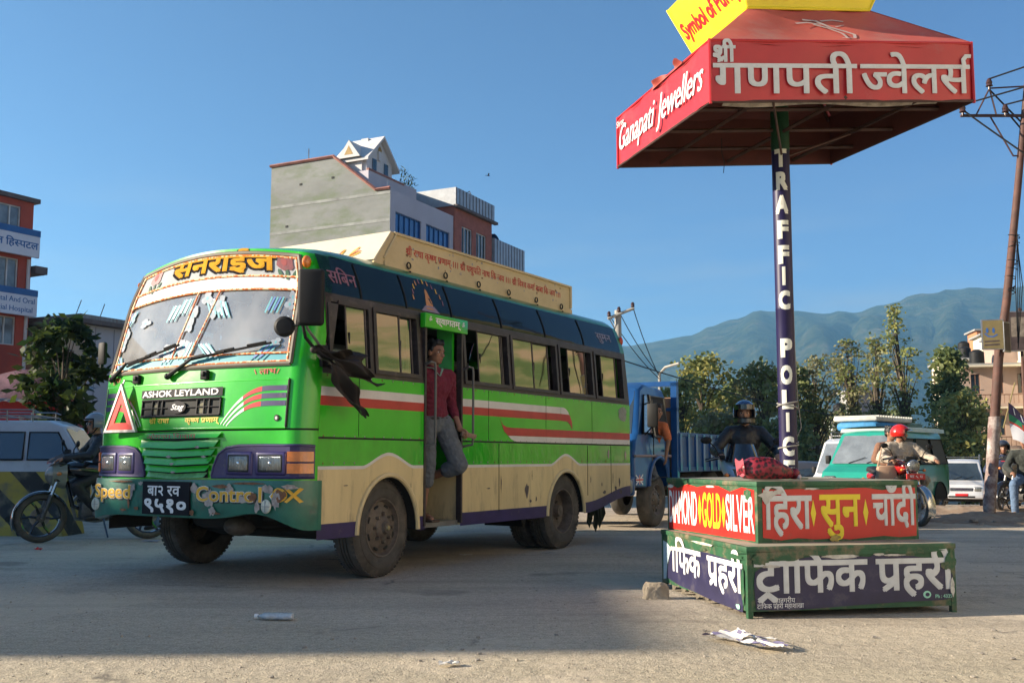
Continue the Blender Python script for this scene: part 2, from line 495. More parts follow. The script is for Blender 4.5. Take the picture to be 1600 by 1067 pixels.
def hill(s, Y):
    h = ridge(s) + 13 * noise.noise(V((s * 50, 0, 3))) + 7 * noise.noise(V((s * 190, 0, 9)))
    t = (Y - 1700) / 2300
    if t <= 1:
        n = noise.fractal(V((s * 16 + 1.2 * t, t * 1.3, 0)), 1.0, 2.2, 5) * .55
        sp = abs(noise.noise(V((s * 26 + .8 * math.sin(3 * t), t * .8, 5))))
        f = sstep(t) * .55 + t * .45
        z = h * f * (1 + (n - .30 + sp * .6) * (1 - t) * .95) - 3
    else:
        z = h * (1 - ((Y - 4000) / 1400) ** 1.3 * .5)
    return (s * Y, Y, max(z, -3) + (-2 if t < .02 else 0))
def hill_mat():
    m, nt, b, out = node_mat("forested_slope")
    N, L = nt.nodes, nt.links
    tc = N.new("ShaderNodeTexCoord")
    def noi(sc, d):
        n = N.new("ShaderNodeTexNoise"); n.inputs["Scale"].default_value = sc; n.inputs["Detail"].default_value = d; n.inputs["Roughness"].default_value = .7
        L.new(tc.outputs["Object"], n.inputs["Vector"]); return n.outputs["Fac"]
    r = N.new("ShaderNodeValToRGB"); L.new(noi(.012, 12), r.inputs[0])
    e = r.color_ramp.elements; e[0].position = .38; e[0].color = (.010, .018, .014, 1); e[1].position = .66; e[1].color = (.10, .09, .055, 1)
    k = e.new(.5); k.color = (.035, .05, .022, 1)
    L.new(r.outputs[0], b.inputs["Base Color"]); b.inputs["Roughness"].default_value = .95
    b.inputs["Specular IOR Level"].default_value = .05
    bp = N.new("ShaderNodeBump"); bp.inputs["Strength"].default_value = 1.0; bp.inputs["Distance"].default_value = 45
    L.new(noi(.012, 8), bp.inputs["Height"]); L.new(bp.outputs[0], b.inputs["Normal"])
    return m
g = MB(); g.grid(hill, lin(-1.5, 1.8, 420), YR, hill_mat())
tag(g.build("hills", smooth=180), kind="structure")

# ---- haze
m, nt, b, out = node_mat("valley_haze")
nt.nodes.remove(b)
pv = nt.nodes.new("ShaderNodeVolumePrincipled")
pv.inputs["Density"].default_value = 0.00016
pv.inputs["Color"].default_value = (.27, .59, .88, 1)
pv.inputs["Anisotropy"].default_value = .3
nt.links.new(pv.outputs[0], out.inputs["Volume"])
HAZE_MAT = m
def build_haze():
    g = MB(); g.box((-9500, -500, -6), (9500, 9500, 780), HAZE_MAT)
    tag(g.build("haze", smooth=None), kind="stuff")

# ------------------------------------------------------------------ buildings
def wall_holes(mb, o, xd, w, h, wins, m, depth=.16, reveal=None):
    """upright wall from o along xd with recessed openings"""
    o = V(o); xd = V(xd).normalized(); up = V((0, 0, 1)); n = xd.cross(up)
    xs = sorted({0, w} | {a for q in wins for a in (q[0], q[2])}); zs = sorted({0, h} | {a for q in wins for a in (q[1], q[3])})
    P = lambda a, z, d=0.0: o + xd * a + up * z - n * d
    mb.grid(lambda a, z: P(a, z), xs, zs, m, skip=lambda a, z: any(q[0] < a < q[2] and q[1] < z < q[3] for q in wins))
    r = reveal or m
    for q in wins:
        x0, z0, x1, z1 = q[:4]
        for (a, b_), (c, d) in (((x0, z0), (x1, z0)), ((x1, z0), (x1, z1)), ((x1, z1), (x0, z1)), ((x0, z1), (x0, z0))):
            mb.quad(P(a, b_), P(c, d), P(c, d, depth), P(a, b_, depth), r)
    return P
def add_window(root, P, q, fm, gm, nx=2, nz=1, depth=.1, fw=.05, name="window"):
    x0, z0, x1, z1 = q[:4]
    f = MB()
    def bar(a0, b0, a1, b1, d0=depth - .04, d1=depth + .03):
        f.add([P(a0, b0, d0), P(a1, b0, d0), P(a1, b1, d0), P(a0, b1, d0), P(a0, b0, d1), P(a1, b0, d1), P(a1, b1, d1), P(a0, b1, d1)],
              [(0, 1, 2, 3), (7, 6, 5, 4), (0, 4, 5, 1), (1, 5, 6, 2), (2, 6, 7, 3), (3, 7, 4, 0)], fm)
    bar(x0, z0, x1, z0 + fw); bar(x0, z1 - fw, x1, z1); bar(x0, z0 + fw, x0 + fw, z1 - fw); bar(x1 - fw, z0 + fw, x1, z1 - fw)
    for i in range(1, nx):
        x = lerp(x0, x1, i / nx); bar(x - fw / 2, z0 + fw, x + fw / 2, z1 - fw)
    for i in range(1, nz):
        z = lerp(z0, z1, i / nz); bar(x0 + fw, z - fw / 2, x1 - fw, z + fw / 2, depth - .02, depth + .02)
    fo = f.build(name, root, smooth=None)
    p = MB(); p.quad(P(x0, z0, depth + .01), P(x1, z0, depth + .01), P(x1, z1, depth + .01), P(x0, z1, depth + .01), gm)
    p.build("pane", fo, smooth=None)
    return fo
DARK_GLASS = mat("dark_window_glass", (.018, .022, .026), .08, var=.3, spec=.8)
BLUE_GLASS = mat("blue_tinted_glass", (.016, .09, .26), .12, var=.35, scale=.8, spec=.8)
ROOM_GLASS = mat("curtained_glass", (.16, .18, .19), .12, var=.5, scale=1.3, spec=.7)
FRAME_W = mat("pale_window_frame", (.55, .55, .53), .5)
FRAME_D = mat("dark_window_frame", (.05, .045, .04), .5)
FRAME_B = mat("brown_window_frame", (.16, .08, .045), .5)
CONC = mat("bare_concrete", (.27, .27, .255), .9, var=.22, scale=.9, bump=.25, bscale=18, dirt=((.13, .13, .12), .55, .75, .8))
def box_house(name, label, cat, loc, rz, w, d, h, wins, wm, side_wins=(), gm=DARK_GLASS, fm=FRAME_W, nx=2, roof=True, roof_m=None, over=.25, group=None, left_wins=(), rt=.18):
    """block with its front along local x (facing -y); windows front, right end (side) and left end"""
    root = thing(name, label, cat, loc, rz, group)
    mb = MB()
    Pf = wall_holes(mb, (0, 0, 0), (1, 0, 0), w, h, wins, wm)
    Ps = wall_holes(mb, (w, 0, 0), (0, 1, 0), d, h, side_wins, wm)
    Pl = wall_holes(mb, (0, d, 0), (0, -1, 0), d, h, left_wins, wm)
    wall_holes(mb, (w, d, 0), (-1, 0, 0), w, h, (), wm)
    mb.build("wall", root, smooth=None)
    for P, ws in ((Pf, wins), (Ps, side_wins), (Pl, left_wins)):
        for q in ws:
            add_window(root, P, q, q[5] if len(q) > 5 else fm, q[4] if len(q) > 4 else gm, nx)
    if roof:
        r = MB(); r.box((-over, -over, h), (w + over, d + over, h + rt), roof_m or CONC)
        r.build("roof", root, smooth=None)
    return root
# ------------------------------------------------------------------ the bus (local x: towards its tail, y: towards its far side)
BUS_RZ = rad(58.5)
GREEN = mat("bright_green_paint", (.026, .43, .012), .26, var=.16, scale=1.6, bump=.16, bscale=2.6, coat=.35, dirt=((.05, .24, .03), .62, .85, 6))
GREEN2 = mat("dented_green_paint", (.02, .38, .014), .14, var=.22, scale=2.2, bump=1.0, bscale=3.0, coat=.5, stretch=(1.6, 1, .8))
DKGREEN = mat("roof_green_paint", (.02, .17, .05), .3, var=.25, scale=2, bump=.1, bscale=6, coat=.4)
CREAM = mat("cream_paint", (.62, .50, .26), .45, var=.14, scale=2.0, bump=.06, bscale=5, coat=.2, dirt=((.20, .16, .11), .52, .78, 4.5), stretch=(1.6, 1, .35))
PURPLE = mat("violet_paint", (.032, .020, .095), .4, var=.3, scale=4, dirt=((.13, .11, .10), .58, .75, 7))
WHITE = mat("white_stripe_paint", (.62, .60, .58), .4, var=.1, scale=6, dirt=((.35, .33, .3), .62, .8, 9))
REDS = mat("red_stripe_paint", (.42, .035, .03), .4, var=.15, scale=6, dirt=((.5, .3, .27), .66, .78, 16))
RED = mat("signal_red", (.55, .02, .02), .35)
BLACKP = mat("black_rubber", (.013, .013, .013), .6, var=.3, spec=.22)
SEAM = mat("dark_seam", (.012, .014, .012), .8)
WFRAME = mat("bronze_window_frame", (.035, .028, .028), .45, var=.4, scale=9, dirt=((.11, .09, .08), .55, .75, 12))
CHROME = mat("bright_metal", (.62, .62, .60), .22, metal=1.0, var=.1)
STEEL = mat("worn_steel", (.30, .30, .30), .38, metal=.8, var=.3)
TYRE = mat("dusty_tyre", (.065, .060, .052), .85, var=.35, scale=7, dirt=((.17, .145, .115), .5, .8, 4))
RIMM = mat("grimy_wheel", (.12, .10, .08), .6, var=.4, scale=14, dirt=((.17, .14, .11), .5, .75, 10), metal=.2)
UNDER = mat("underbody_grime", (.022, .02, .018), .9, var=.4)
INSIDE = mat("dim_lining", (.07, .075, .065), .8)
SEATM = mat("seat_cover", (.05, .03, .03), .8, var=.3)
UPGLASS = mat("dark_film_glass", (.006, .014, .016), .04, var=.25, scale=1.2, bump=.34, bscale=1.1, coat=.0, spec=.27, stretch=(1, 1, 2.4))
SIDEGLASS = glass_mat("sliding_window_glass", (.12, .14, .10), .27, .02, .035, 2.2)
WSGLASS = glass_mat("windscreen_glass", (.66, .70, .68), .16, .02, .04, 1.5, milky=.31)
AMBER = mat("amber_lens", (.62, .17, .015), .18, var=.2, scale=20, coat=.6, spec=.7)
LENS = mat("headlamp_lens", (.24, .24, .22), .10, metal=.6, var=.35, scale=5, bump=.5, bscale=26, stretch=(3, 3, .6))
GOLD = mat("golden_yellow_paint", (.75, .42, .03), .45, var=.15, scale=8)
LEMON = mat("yellow_lettering", (.85, .62, .03), .45)
PLATEB = mat("number_plate_black", (.010, .010, .014), .6, spec=.15)
BUMPG = mat("bumper_dark_green", (.012, .13, .085), .38, var=.25, scale=5, coat=.3, bump=.25, bscale=7, dirt=((.05, .06, .05), .58, .72, 6))
RUST = mat("rusty_chip", (.20, .09, .04), .8, var=.5, scale=30)
PRIMER = mat("bare_primer_chip", (.36, .31, .27), .7, var=.4, scale=24)
WHITEP = mat("lettering_white", (.78, .78, .76), .5, var=.08, scale=14)
BLUEP = mat("sky_blue_paint", (.05, .30, .36), .6)
DBLUE = mat("deep_blue_paint", (.03, .12, .38), .4)
REDTXT = mat("red_lettering", (.48, .03, .02), .5, var=.2, scale=20)

def ysd(z):
    if z <= 1.75: return 0.0
    if z <= 2.42: return .05 * (z - 1.75) / .67
    return .05 + .13 * min(1.3, (z - 2.42) / .36) ** 1.4
def rake(z):
    if z < 1.30: return 0.0
    if z < 1.80: return (z - 1.30) * .08
    return .04 + (z - 1.80) * .235
def front0(w, z):
    if w < .18:
        q = max(0.0, 1 - ((.18 - w) / .18) ** 2); x = -.80 - .20 * math.sqrt(q)
    elif w > 2.42:
        q = max(0.0, 1 - ((w - 2.42) / .18) ** 2); x = -.80 - .20 * math.sqrt(q)
    else:
        x = -1.0 - .12 * (1 - ((w - 1.3) / 1.12) ** 2)
    return V((x + rake(z), 1.3 + (w - 1.3) * (1.3 - ysd(z)) / 1.3, z))
def frontP(w, z, off=0.0):
    w = max(0.0, min(2.6, w))
    p = front0(w, z)
    if off:
        a = front0(min(2.595, w + .004), z) - front0(max(.005, w - .004), z); b = front0(w, z + .004) - front0(w, z - .004)
        n = b.cross(a); n.normalize()
        if n.x > 0 and .05 < w < 2.55: n = -n
        if w <= .05 and n.y > 0: n = -n
        if w >= 2.55 and n.y < 0: n = -n
        p = p + n * off
    return p
def ztop(w): return 2.77 + .118 * (1 - ((w - 1.3) / 1.3) ** 2)
WL = [.18 - .18 * math.cos(rad(a)) for a in range(0, 90, 12)] + lin(.18, 2.42, 22) + [2.42 + .18 * math.sin(rad(a)) for a in range(12, 91, 13)] + [2.6]
WL = sorted(set(round(w, 5) for w in WL))
WS0 = 1.815
def wsP(w, v, off=0.0):                    # windscreen height share v -> point
    return frontP(w, lerp(WS0, ztop(w) - .045, v), off)
bus = thing("bus", "bright green city bus with cream skirt, decorated windscreen and open side door", "bus", (-1.156, 8.795, 0), BUS_RZ)
BUS_M = Matrix.Translation((-1.156, 8.795, 0)) @ Matrix.Rotation(BUS_RZ, 4, 'Z')
AX_F, AX_R = .12, 3.42
def arch(x):
    for c, a, h in ((AX_F, .43, .50), (AX_R, .45, .50)):
        if abs(x - c) < a: return .40 + h * math.sqrt(1 - ((x - c) / a) ** 2)
    return 0
def hump(x):
    z = 0
    for c in (AX_F, AX_R):
        t = abs(x - c) / .36
        if t < 1: z = .115 * sstep(1 - t) ** .8
    return z
def skirt(x): return .39 if x < 3.9 else lerp(.39, .56, sstep((x - 3.9) / 1.3))
NWIN = [(-.70, -.14), (-.07, .56), (1.33, 2.17), (2.25, 3.24), (3.32, 4.15), (4.24, 5.04)]
FWIN = [(-.55, .35), (.45, 1.40), (1.50, 2.45), (2.55, 3.50), (3.60, 4.95)]
DOOR = (.66, 1.24)
def side_wall(name, near):
    mb = MB()
    Y = (lambda z: ysd(z)) if near else (lambda z: 2.6 - ysd(z))
    P = lambda x, z: (x + (rake(z) if x < -.7 else 0) - (.06 * max(0, z - 1.75) if x > 5.1 else 0), Y(z), z)
    xs = sorted(set([round(x, 4) for x in lin(-.80, 5.20, 60)] + [DOOR[0], DOOR[1]] + [round(c + a * math.sin(t * PI / 32), 4) for c, a in ((AX_F, .43), (AX_R, .45)) for t in range(-16, 17)]))
    def lv(x):
        b = max(skirt(x), arch(x)); hp = hump(x)
        zs = [b, max(b, skirt(x) + .125), .955 + hp, .982 + hp, 1.205, 1.222, 1.48, 1.56, 1.635, 1.745]
        for i in range(1, 10): zs[i] = max(zs[i], zs[i - 1])
        return zs
    ms = [PURPLE if near else UNDER, CREAM, WHITE, GREEN2, SEAM, GREEN, REDS, WHITE, GREEN]
    for a, b in zip(xs, xs[1:]):
        c = (a + b) / 2
        if near and DOOR[0] < c < DOOR[1]: continue
        A, B = lv(a), lv(b)
        for k in range(9):
            if A[k + 1] - A[k] < 1e-5 and B[k + 1] - B[k] < 1e-5: continue
            m = ms[k]
            if k in (6, 7):
                if c > 3.30: m = GREEN
            f = [P(a, A[k]), P(b, B[k]), P(b, B[k + 1]), P(a, A[k + 1])]
            mb.quad(*(f if near else f[::-1]), m)
    wins = NWIN if near else FWIN
    xw = sorted(set([-.80, 5.20] + [x for w in wins for x in w] + list(DOOR)))
    zw = [1.745, 1.80, 2.0, 2.2, 2.36, 2.43]
    def skip(x, z):
        if near and DOOR[0] < x < DOOR[1]: return z < 2.36
        return 1.80 < z < 2.36 and any(a < x < b for a, b in wins)
    mb.grid(P, xw, zw, WFRAME if near else INSIDE, flip=not near, skip=skip)
    zg = lin(2.43, 2.77, 7)
    mb.grid(P, xw, zg, lambda x, z: (UPGLASS if (z > 2.44 and z < 2.755 and -.73 < x < 5.12) else DKGREEN), flip=not near)
    o = mb.build(name, bus, 30, weld=.0005)
    return P
PN = side_wall("side_panel", True)
PF = side_wall("far_side_panel", False)
def onside(x, z, off): p = PN(x, z); return V((p[0], p[1] - off, p[2]))
# decorative stripe ends on the near side, raised a hair
mb = MB()
mb.poly([onside(3.30, 1.635, .003), onside(3.30, 1.56, .003), onside(3.50, 1.555, .003), onside(3.47, 1.595, .003), onside(3.42, 1.622, .003), onside(3.36, 1.634, .003)], WHITE)
mb.poly([onside(3.30, 1.56, .003), onside(3.30, 1.48, .003), onside(3.45, 1.475, .003), onside(3.52, 1.44, .003), onside(3.58, 1.385, .003), onside(3.57, 1.48, .003), onside(3.51, 1.555, .003)], REDS)
mb.mark()
mb.poly([onside(1.96, 1.475, .003), onside(2.02, 1.40, .003), onside(2.10, 1.375, .003), onside(2.2, 1.37, .003), onside(5.19, 1.37, .003), onside(5.19, 1.285, .003), onside(2.13, 1.285, .003), onside(2.05, 1.33, .003)], REDS)
mb.poly([onside(2.13, 1.284, .003), onside(5.19, 1.284, .003), onside(5.19, 1.223, .003), onside(2.30, 1.223, .003), onside(2.20, 1.245, .003)], WHITE)
for x in (1.95, 3.97, 4.62):
    mb.mark(); mb.box((x - .003, -.004, .50 if x < 3.9 else .6), (x + .003, .004, 1.2), SEAM)
for k, (x, z, rx, rz) in enumerate([(2.52, .70, .05, .10), (2.72, .60, .02, .04), (2.60, .58, .03, .02), (1.99, .78, .012, .12), (2.63, .86, .01, .06), (4.42, .62, .05, .03), (4.75, .66, .05, .05), (4.86, .74, .03, .07), (4.90, .62, .06, .04), (4.67, .80, .012, .09), (4.05, .78, .015, .06), (4.35, .72, .02, .04), (-.45, .82, .05, .006), (.44, .80, .006, .04), (1.75, .74, .05, .01)]):
    mb.mark(); mb.poly([onside(a, b, .0035) for a, b in blob2d(x, z, rx, rz, 40 + k, 12, .6)], mat("scuffed_primer", (.11, .09, .085), .8, var=.4, scale=20))
for k, x in enumerate((4.55, 5.05)):
    mb.mark(); mb.poly([onside(a, b, .0035) for a, b in blob2d(x, 1.10 if k == 0 else 1.08, .03, .07, 70 + k, 12, .4)], PRIMER)
mb.mark(); mb.poly([onside(a, b, .0035) for a, b in blob2d(4.98, 1.62, .14, .13, 77, 22, .35)], mat("faded_sticker", (.24, .26, .22), .6, var=.5, scale=25))
rv = MB()
for z, n in ((1.2135, 46), (.99, 46), (1.715, 40)):
    for i in range(n):
        x = lerp(-.74, 5.12, i / (n - 1))
        if DOOR[0] - .05 < x < DOOR[1] + .05 or (z < 1 and hump(x) > .002): continue
        rv.lathe([(0, .003), (.006, .0025), (.009, 0)], STEEL if i % 5 else RUST, 6, frame(onside(x, z + .016, .001), (1, 0, 0), (0, 0, 1)))
rv_ = rv.build("rivets", bus); rv_["kind"] = "stuff"
for x in (-.30, 1.75, 2.95, 4.10): mb.mark(); mb.box((x - .002, -.003, 1.23), (x + .002, .003, 1.74), SEAM)
mb.split("side_graphics", bus, None)
# seams of the upper glazing
mb = MB()
for x in (-.23, .42, 1.15, 2.08, 3.03, 3.99):
    pts = [onside(x, z, .004) for z in lin(2.435, 2.755, 5)]
    mb.mark(); mb.tube(pts, .009, BLACKP, 6)
mb.split("glazing_seam", bus, 35)
# window frames + sliding panes
PANES = [[(-.44, -.18)], [(-.07, .30), (.27, .50)], [(1.60, 2.04), (2.0, 2.10)], [(2.25, 2.72), (2.70, 3.10)], [(3.55, 4.0)], [(4.44, 4.85)]]
for (a, b), pn in zip(NWIN, PANES):
    f = MB()
    def bar(x0, z0, x1, z1, d=.016):
        f.add([onside(x0, z0, d), onside(x1, z0, d), onside(x1, z1, d), onside(x0, z1, d), onside(x0, z0, -.05), onside(x1, z0, -.05), onside(x1, z1, -.05), onside(x0, z1, -.05)],
              [(0, 1, 2, 3), (7, 6, 5, 4), (0, 4, 5, 1), (1, 5, 6, 2), (2, 6, 7, 3), (3, 7, 4, 0)], WFRAME)
    bar(a - .02, 1.785, b + .02, 1.822); bar(a - .02, 2.345, b + .02, 2.378); bar(a - .02, 1.823, a + .02, 2.344); bar(b - .02, 1.823, b + .02, 2.344)
    fo = f.build("window", bus, None)
    for i, (c, d) in enumerate(pn):
        p = MB(); off = -.012 - .02 * i
        p.grid(lambda x, z: onside(x, z, off), [c, d], [1.82, 2.08, 2.35], SIDEGLASS)
        for xx in (c, d): p.tube([onside(xx, 1.82, off + .001), onside(xx, 2.08, off + .001), onside(xx, 2.35, off + .001)], .010, WFRAME, 6)
        p.rbox((c + .03, onside(c, 2.08, 0)[1] + .006, 2.02), (c + .05, onside(c, 2.08, 0)[1] + .016, 2.12), .005, BLACKP)
        p.build("pane", fo)
for a, b in FWIN:
    p = MB(); p.grid(lambda x, z: (x, PF(x, z)[1] - .02, z), [a, b], [1.80, 2.36], glass_mat("darkened_far_glass", (.22, .25, .22), .2)); p.build("far_window", bus, None)  # tint darkened to dim the bright view through the bus
# wheel-arch lips
for c, a in ((AX_F, .43), (AX_R, .45)):
    mb = MB()
    pts = [(c + a * math.cos(PI * t / 24), .40 + .50 * math.sin(PI * t / 24)) for t in range(0, 25)]
    mb.tube([(x, -.004, z) for x, z in pts], .022, CREAM, 8)
    mb.prism(pts + [(x2, z2) for x2, z2 in [(c + (a - .004) * math.cos(PI * t / 24), .40 + .496 * math.sin(PI * t / 24)) for t in range(24, -1, -1)]], lambda x, y, d: (x, d, y), .004, .62, UNDER)
    mb.build("wheel_arch", bus)
# front body
fb = MB()
zl = [.66, .70, .88, 1.0, 1.15, 1.272]
fb.grid(lambda w, z: frontP(w, z), WL, zl, GREEN, flip=True)
fb.grid(lambda w, z: frontP(w, z, -.012), WL, [1.272, 1.288], SEAM, flip=True)
fb.grid(lambda w, z: frontP(w, z), WL, [1.288, 1.4, 1.5, 1.6, 1.705, WS0], GREEN, flip=True)
WLp = sorted(set(WL + [.165, 2.435]))
fb.grid(lambda w, v: frontP(w, lerp(WS0, ztop(w), v)), WLp, lin(0, .954, 8) + [1.0], lambda w, v: GREEN if v < .95 else GREEN, flip=True, skip=lambda w, v: .165 < w < 2.435 and v < .954)
fb.build("front_body", bus, 40, weld=.0005)
# windscreen with its paint and trim
WWS = [.165] + lin(.18, 2.42, 24) + [2.435]
ws = MB(); ws.grid(lambda w, v: wsP(w, v, -.012), WWS, lin(0, 1, 10), WSGLASS, flip=True)
wso = ws.build("windscreen", bus, 60)
tr = MB()
RUB = mat("windscreen_rubber", (.15, .13, .10), .7, var=.3)
edge = [wsP(w, 0, .004) for w in WWS] + [wsP(2.435, v, .004) for v in lin(.1, 1, 9)] + [wsP(w, 1, .004) for w in WWS[::-1]] + [wsP(.165, v, .004) for v in lin(1, 0, 9)]
tr.tube(edge, .020, RUB, 6)
tr.build("windscreen_seal", wso)
VIS = mat("visor_grey_paint", (.36, .38, .38), .7, var=.12, scale=3, spec=.2)
VISW = mat("visor_white_paint", (.55, .56, .57), .5, var=.03)
def vz(z): return (z - WS0) / (2.77 - .045 - WS0)
vb = MB()
vb.grid(lambda w, v: wsP(w, v, -.005), WWS, lin(vz(2.535), .995, 4), VIS, flip=True)
vb.grid(lambda w, v: wsP(w, v, -.005), WWS, lin(vz(2.425), vz(2.535), 2), VISW, flip=True)
vb.grid(lambda w, v: wsP(w, v, -.005), WWS, lin(.0, vz(1.905), 2), BLUEP, flip=True)
vb.build("visor_band", wso, 60)
def stripe_mat(name, c1, c2, sc):
    m, nt, b, out = node_mat(name)
    tc = nt.nodes.new("ShaderNodeTexCoord"); wv = nt.nodes.new("ShaderNodeTexNoise"); wv.inputs["Scale"].default_value = sc; wv.inputs["Detail"].default_value = 1
    nt.links.new(tc.outputs["Object"], wv.inputs["Vector"])
    r = nt.nodes.new("ShaderNodeValToRGB"); r.color_ramp.interpolation = 'CONSTANT'
    r.color_ramp.elements[0].color = (*c1, 1); r.color_ramp.elements[1].color = (*c2, 1); r.color_ramp.elements[1].position = .5
    nt.links.new(wv.outputs["Fac"], r.inputs[0]); nt.links.new(r.outputs[0], b.inputs["Base Color"]); b.inputs["Roughness"].default_value = .6
    return m
ROPE = stripe_mat("orange_white_braid", (.75, .16, .02), (.80, .62, .35), 34)
rp = MB()
for v in (vz(2.535), vz(2.425), vz(1.905), .025, .975):
    rp.tube([wsP(w, v, .002) for w in WWS[1:-1]], .009, ROPE, 6)
for w in (.205, 2.395):
    rp.tube([wsP(w, v, .002) for v in lin(.03, .97, 10)], .009, ROPE, 6)
for w0, w1 in ((1.50, 1.33), (1.27, 1.05)):
    rp.tube([wsP(lerp(w0, w1, t), lerp(vz(1.91), vz(2.42), t), .002) for t in lin(0, 1, 6)], .008, ROPE, 6)
rp.build("braid_trim", wso)
tl = MB()
GTXT = mat("gold_title_paint", (.60, .30, .02), .8, var=.35, scale=2, spec=.1)
def title_fn(x, y, k):          # lettering read from outside: runs from the far side to the near side
    w = 1.82 - x; return wsP(w, vz(2.585) + y, k + .001)
text(tl, "सनराईज", .215, lambda x, y, k: title_fn(x - .012, y - .010, k), mat("title_shadow", (.02, .016, .02), .9, spec=.05), bold=3, bw=.06, w=1.38, curved=.12, layer=.0006)
text(tl, "सनराईज", .215, lambda x, y, k: title_fn(x, y, k + .004), GTXT, bold=3, bw=.03, w=1.38, curved=.12, layer=.0006)
tl.build("title_lettering", wso, None)
st = MB()
ROSE = mat("painted_rose", (.15, .014, .02), .5, var=.5, scale=18); LEAFP = mat("painted_leaf", (.008, .07, .03), .7)
for wc in (.33, 2.14):
    st.mark()
    sgn = 1
    st.poly([wsP(wc + a, vz(2.655) + b, .0012) for a, b in blob2d(0, 0, .11, .10, 5, 22, .3)], ROSE)
    st.poly([wsP(wc + a * .5, vz(2.66) + b * .5, .0022) for a, b in blob2d(.02, .0, .085, .085, 6, 12, .35)], mat("rose_heart", (.24, .03, .03), .7))
    for dx, dy, an in ((-.05, -.10, -.5), (.02, -.11, 0), (.10, -.10, .6)):
        st.poly([wsP(wc - dx + .02 * math.cos(t) * math.cos(an) - .05 * math.sin(t) * math.sin(an), vz(2.64) + dy * .9 + .05 * math.sin(t) * math.cos(an) + .02 * math.cos(t) * math.sin(an), .0015) for t in lin(0, 2 * PI, 11)[:-1]], LEAFP)
STK = mat("white_sticker", (.17, .22, .28), .6, var=.25, scale=16)
for k, (w, z, a, b) in enumerate([(1.20, 2.37, .07, .06), (1.35, 2.24, .06, .09), (1.37, 2.15, .05, .05), (1.08, 2.28, .06, .08), (1.02, 2.33, .06, .05), (1.38, 1.99, .08, .07), (1.62, 1.96, .09, .06), (.24, 2.36, .04, .06), (.26, 2.30, .05, .05), (.25, 2.16, .03, .05), (2.33, 2.33, .05, .05), (2.36, 2.17, .05, .07), (2.37, 2.08, .05, .06), (2.06, 2.24, .09, .04), (.34, 1.99, .05, .04)]):
    q = MB()
    for j in range(3): q.poly([wsP(w + x + .5 * a * math.sin(j * 2.1 + k), vz(z) + y + .6 * b * math.cos(j * 2.1 + k), .001 + .0004 * j) for x, y in blob2d(0, 0, a * .7, b * .7, 90 + 3 * k + j, 14, .3)], STK)
    q.poly([wsP(w + x, vz(z) + y, .0024) for x, y in blob2d(0, 0, a * .3, b * .4, 190 + k, 9, .5)], BLUEP); q.build("windscreen_sticker", wso, None)
for k, (w, z, dw) in enumerate([(1.42, 2.38, .05), (1.12, 2.36, -.10), (1.10, 2.0, -.16), (1.45, 1.99, .1), (.34, 1.98, .14), (2.38, 1.97, -.1), (2.30, 2.38, .08), (1.56, 2.34, .06), (1.0, 2.33, -.09), (.36, 2.36, .05), (1.28, 2.02, .05)]):
    st.mark()
    for j in range(5):
        p2 = stroke2d([(w + j * .03 - .03, vz(z)), (w + j * .03 + dw - .03, vz(z - .13 + .02 * (j % 2)))], .017)
        st.add([wsP(x, y, .0014) for x, y in p2[0]], p2[1], DBLUE if j % 2 else BLUEP)
st.split("windscreen_picture", wso, None)
# bonnet panel, badge, vent, painted swooshes
hd = MB()
HW = [.165] + lin(.18, 2.42, 20) + [2.435]
hd.grid(lambda w, z: frontP(w, z, .014), HW, [1.295, 1.4, 1.5, 1.6, 1.685], GREEN, flip=True)
for z in (1.295, 1.685):
    hd.tube([frontP(w, z, .006) for w in HW], .011, GREEN, 6)
for w in (.165, 2.435): hd.tube([frontP(w, z, .004) for z in (1.295, 1.4, 1.5, 1.6, 1.685)], .012, SEAM, 6)
bon = hd.build("bonnet", bus, 60)
sw = MB()
for side in (0, 1):
    sw.mark()
    F = (lambda w: w) if side == 0 else (lambda w: 2.6 - w)
    for k in range(3):
        z0 = 1.615 - .062 * k
        path = []
        for t in lin(0, 1, 24):
            w = lerp(.175, .80 + .0 * k, t)
            z = z0 - (.29 - .055 * k) * max(0, (t - .25) / .75) ** 2.3
            path.append((w - .06 * k * max(0, (t - .5)) , z, lerp(.042, .012, max(0, (t - .4) / .6)), t))
        for p, q in zip(path, path[1:]):
            m = PURPLE if p[3] < .34 else (RED if p[3] < .64 else WHITEP)
            q4 = [frontP(F(p[0]), p[1] - p[2] / 2, .0165), frontP(F(q[0]), q[1] - q[2] / 2, .0165), frontP(F(q[0]), q[1] + q[2] / 2, .0165), frontP(F(p[0]), p[1] + p[2] / 2, .0165)]
            sw.quad(*q4, m)
sw.split("swoosh_graphics", bon, None)
FL = lambda x0, z0, off: (lambda x, y, k: frontP(x0 - x, z0 + y, off + k))
bd = MB()
bd.grid(lambda w, z: frontP(w, z, .024), lin(.80, 1.82, 8), [1.565, 1.638], PLATEB, flip=True)
text(bd, "ASHOK LEYLAND", .075, FL(1.80, 1.575, .0245), WHITEP, bold=3, bw=.02, w=.96, curved=.2)
bd.build("name_badge", bon, None)
gr = MB()
gr.grid(lambda w, z: frontP(w, z, .018), lin(.81, 1.79, 8), [1.40, 1.548], SEAM, flip=True)
for z in (1.405, 1.545, 1.475):
    gr.tube([frontP(w, z, .026) for w in lin(.81, 1.79, 8)], .012 if z != 1.475 else .006, BLACKP, 6)
for w in (.812, .93, 1.07, 1.50, 1.64, 1.788, 1.56, .99):
    gr.tube([frontP(w, 1.405, .026), frontP(w, 1.545, .026)], .008, BLACKP, 6)
for w in (1.02, 1.60):
    gr.poly([frontP(w + a, 1.475 + b, .0195) for a, b in ((-.05, -.055), (.05, -.05), (.045, .02), (-.05, .05))], mat("radiator_core", (.16, .15, .09), .8, var=.4, scale=40))
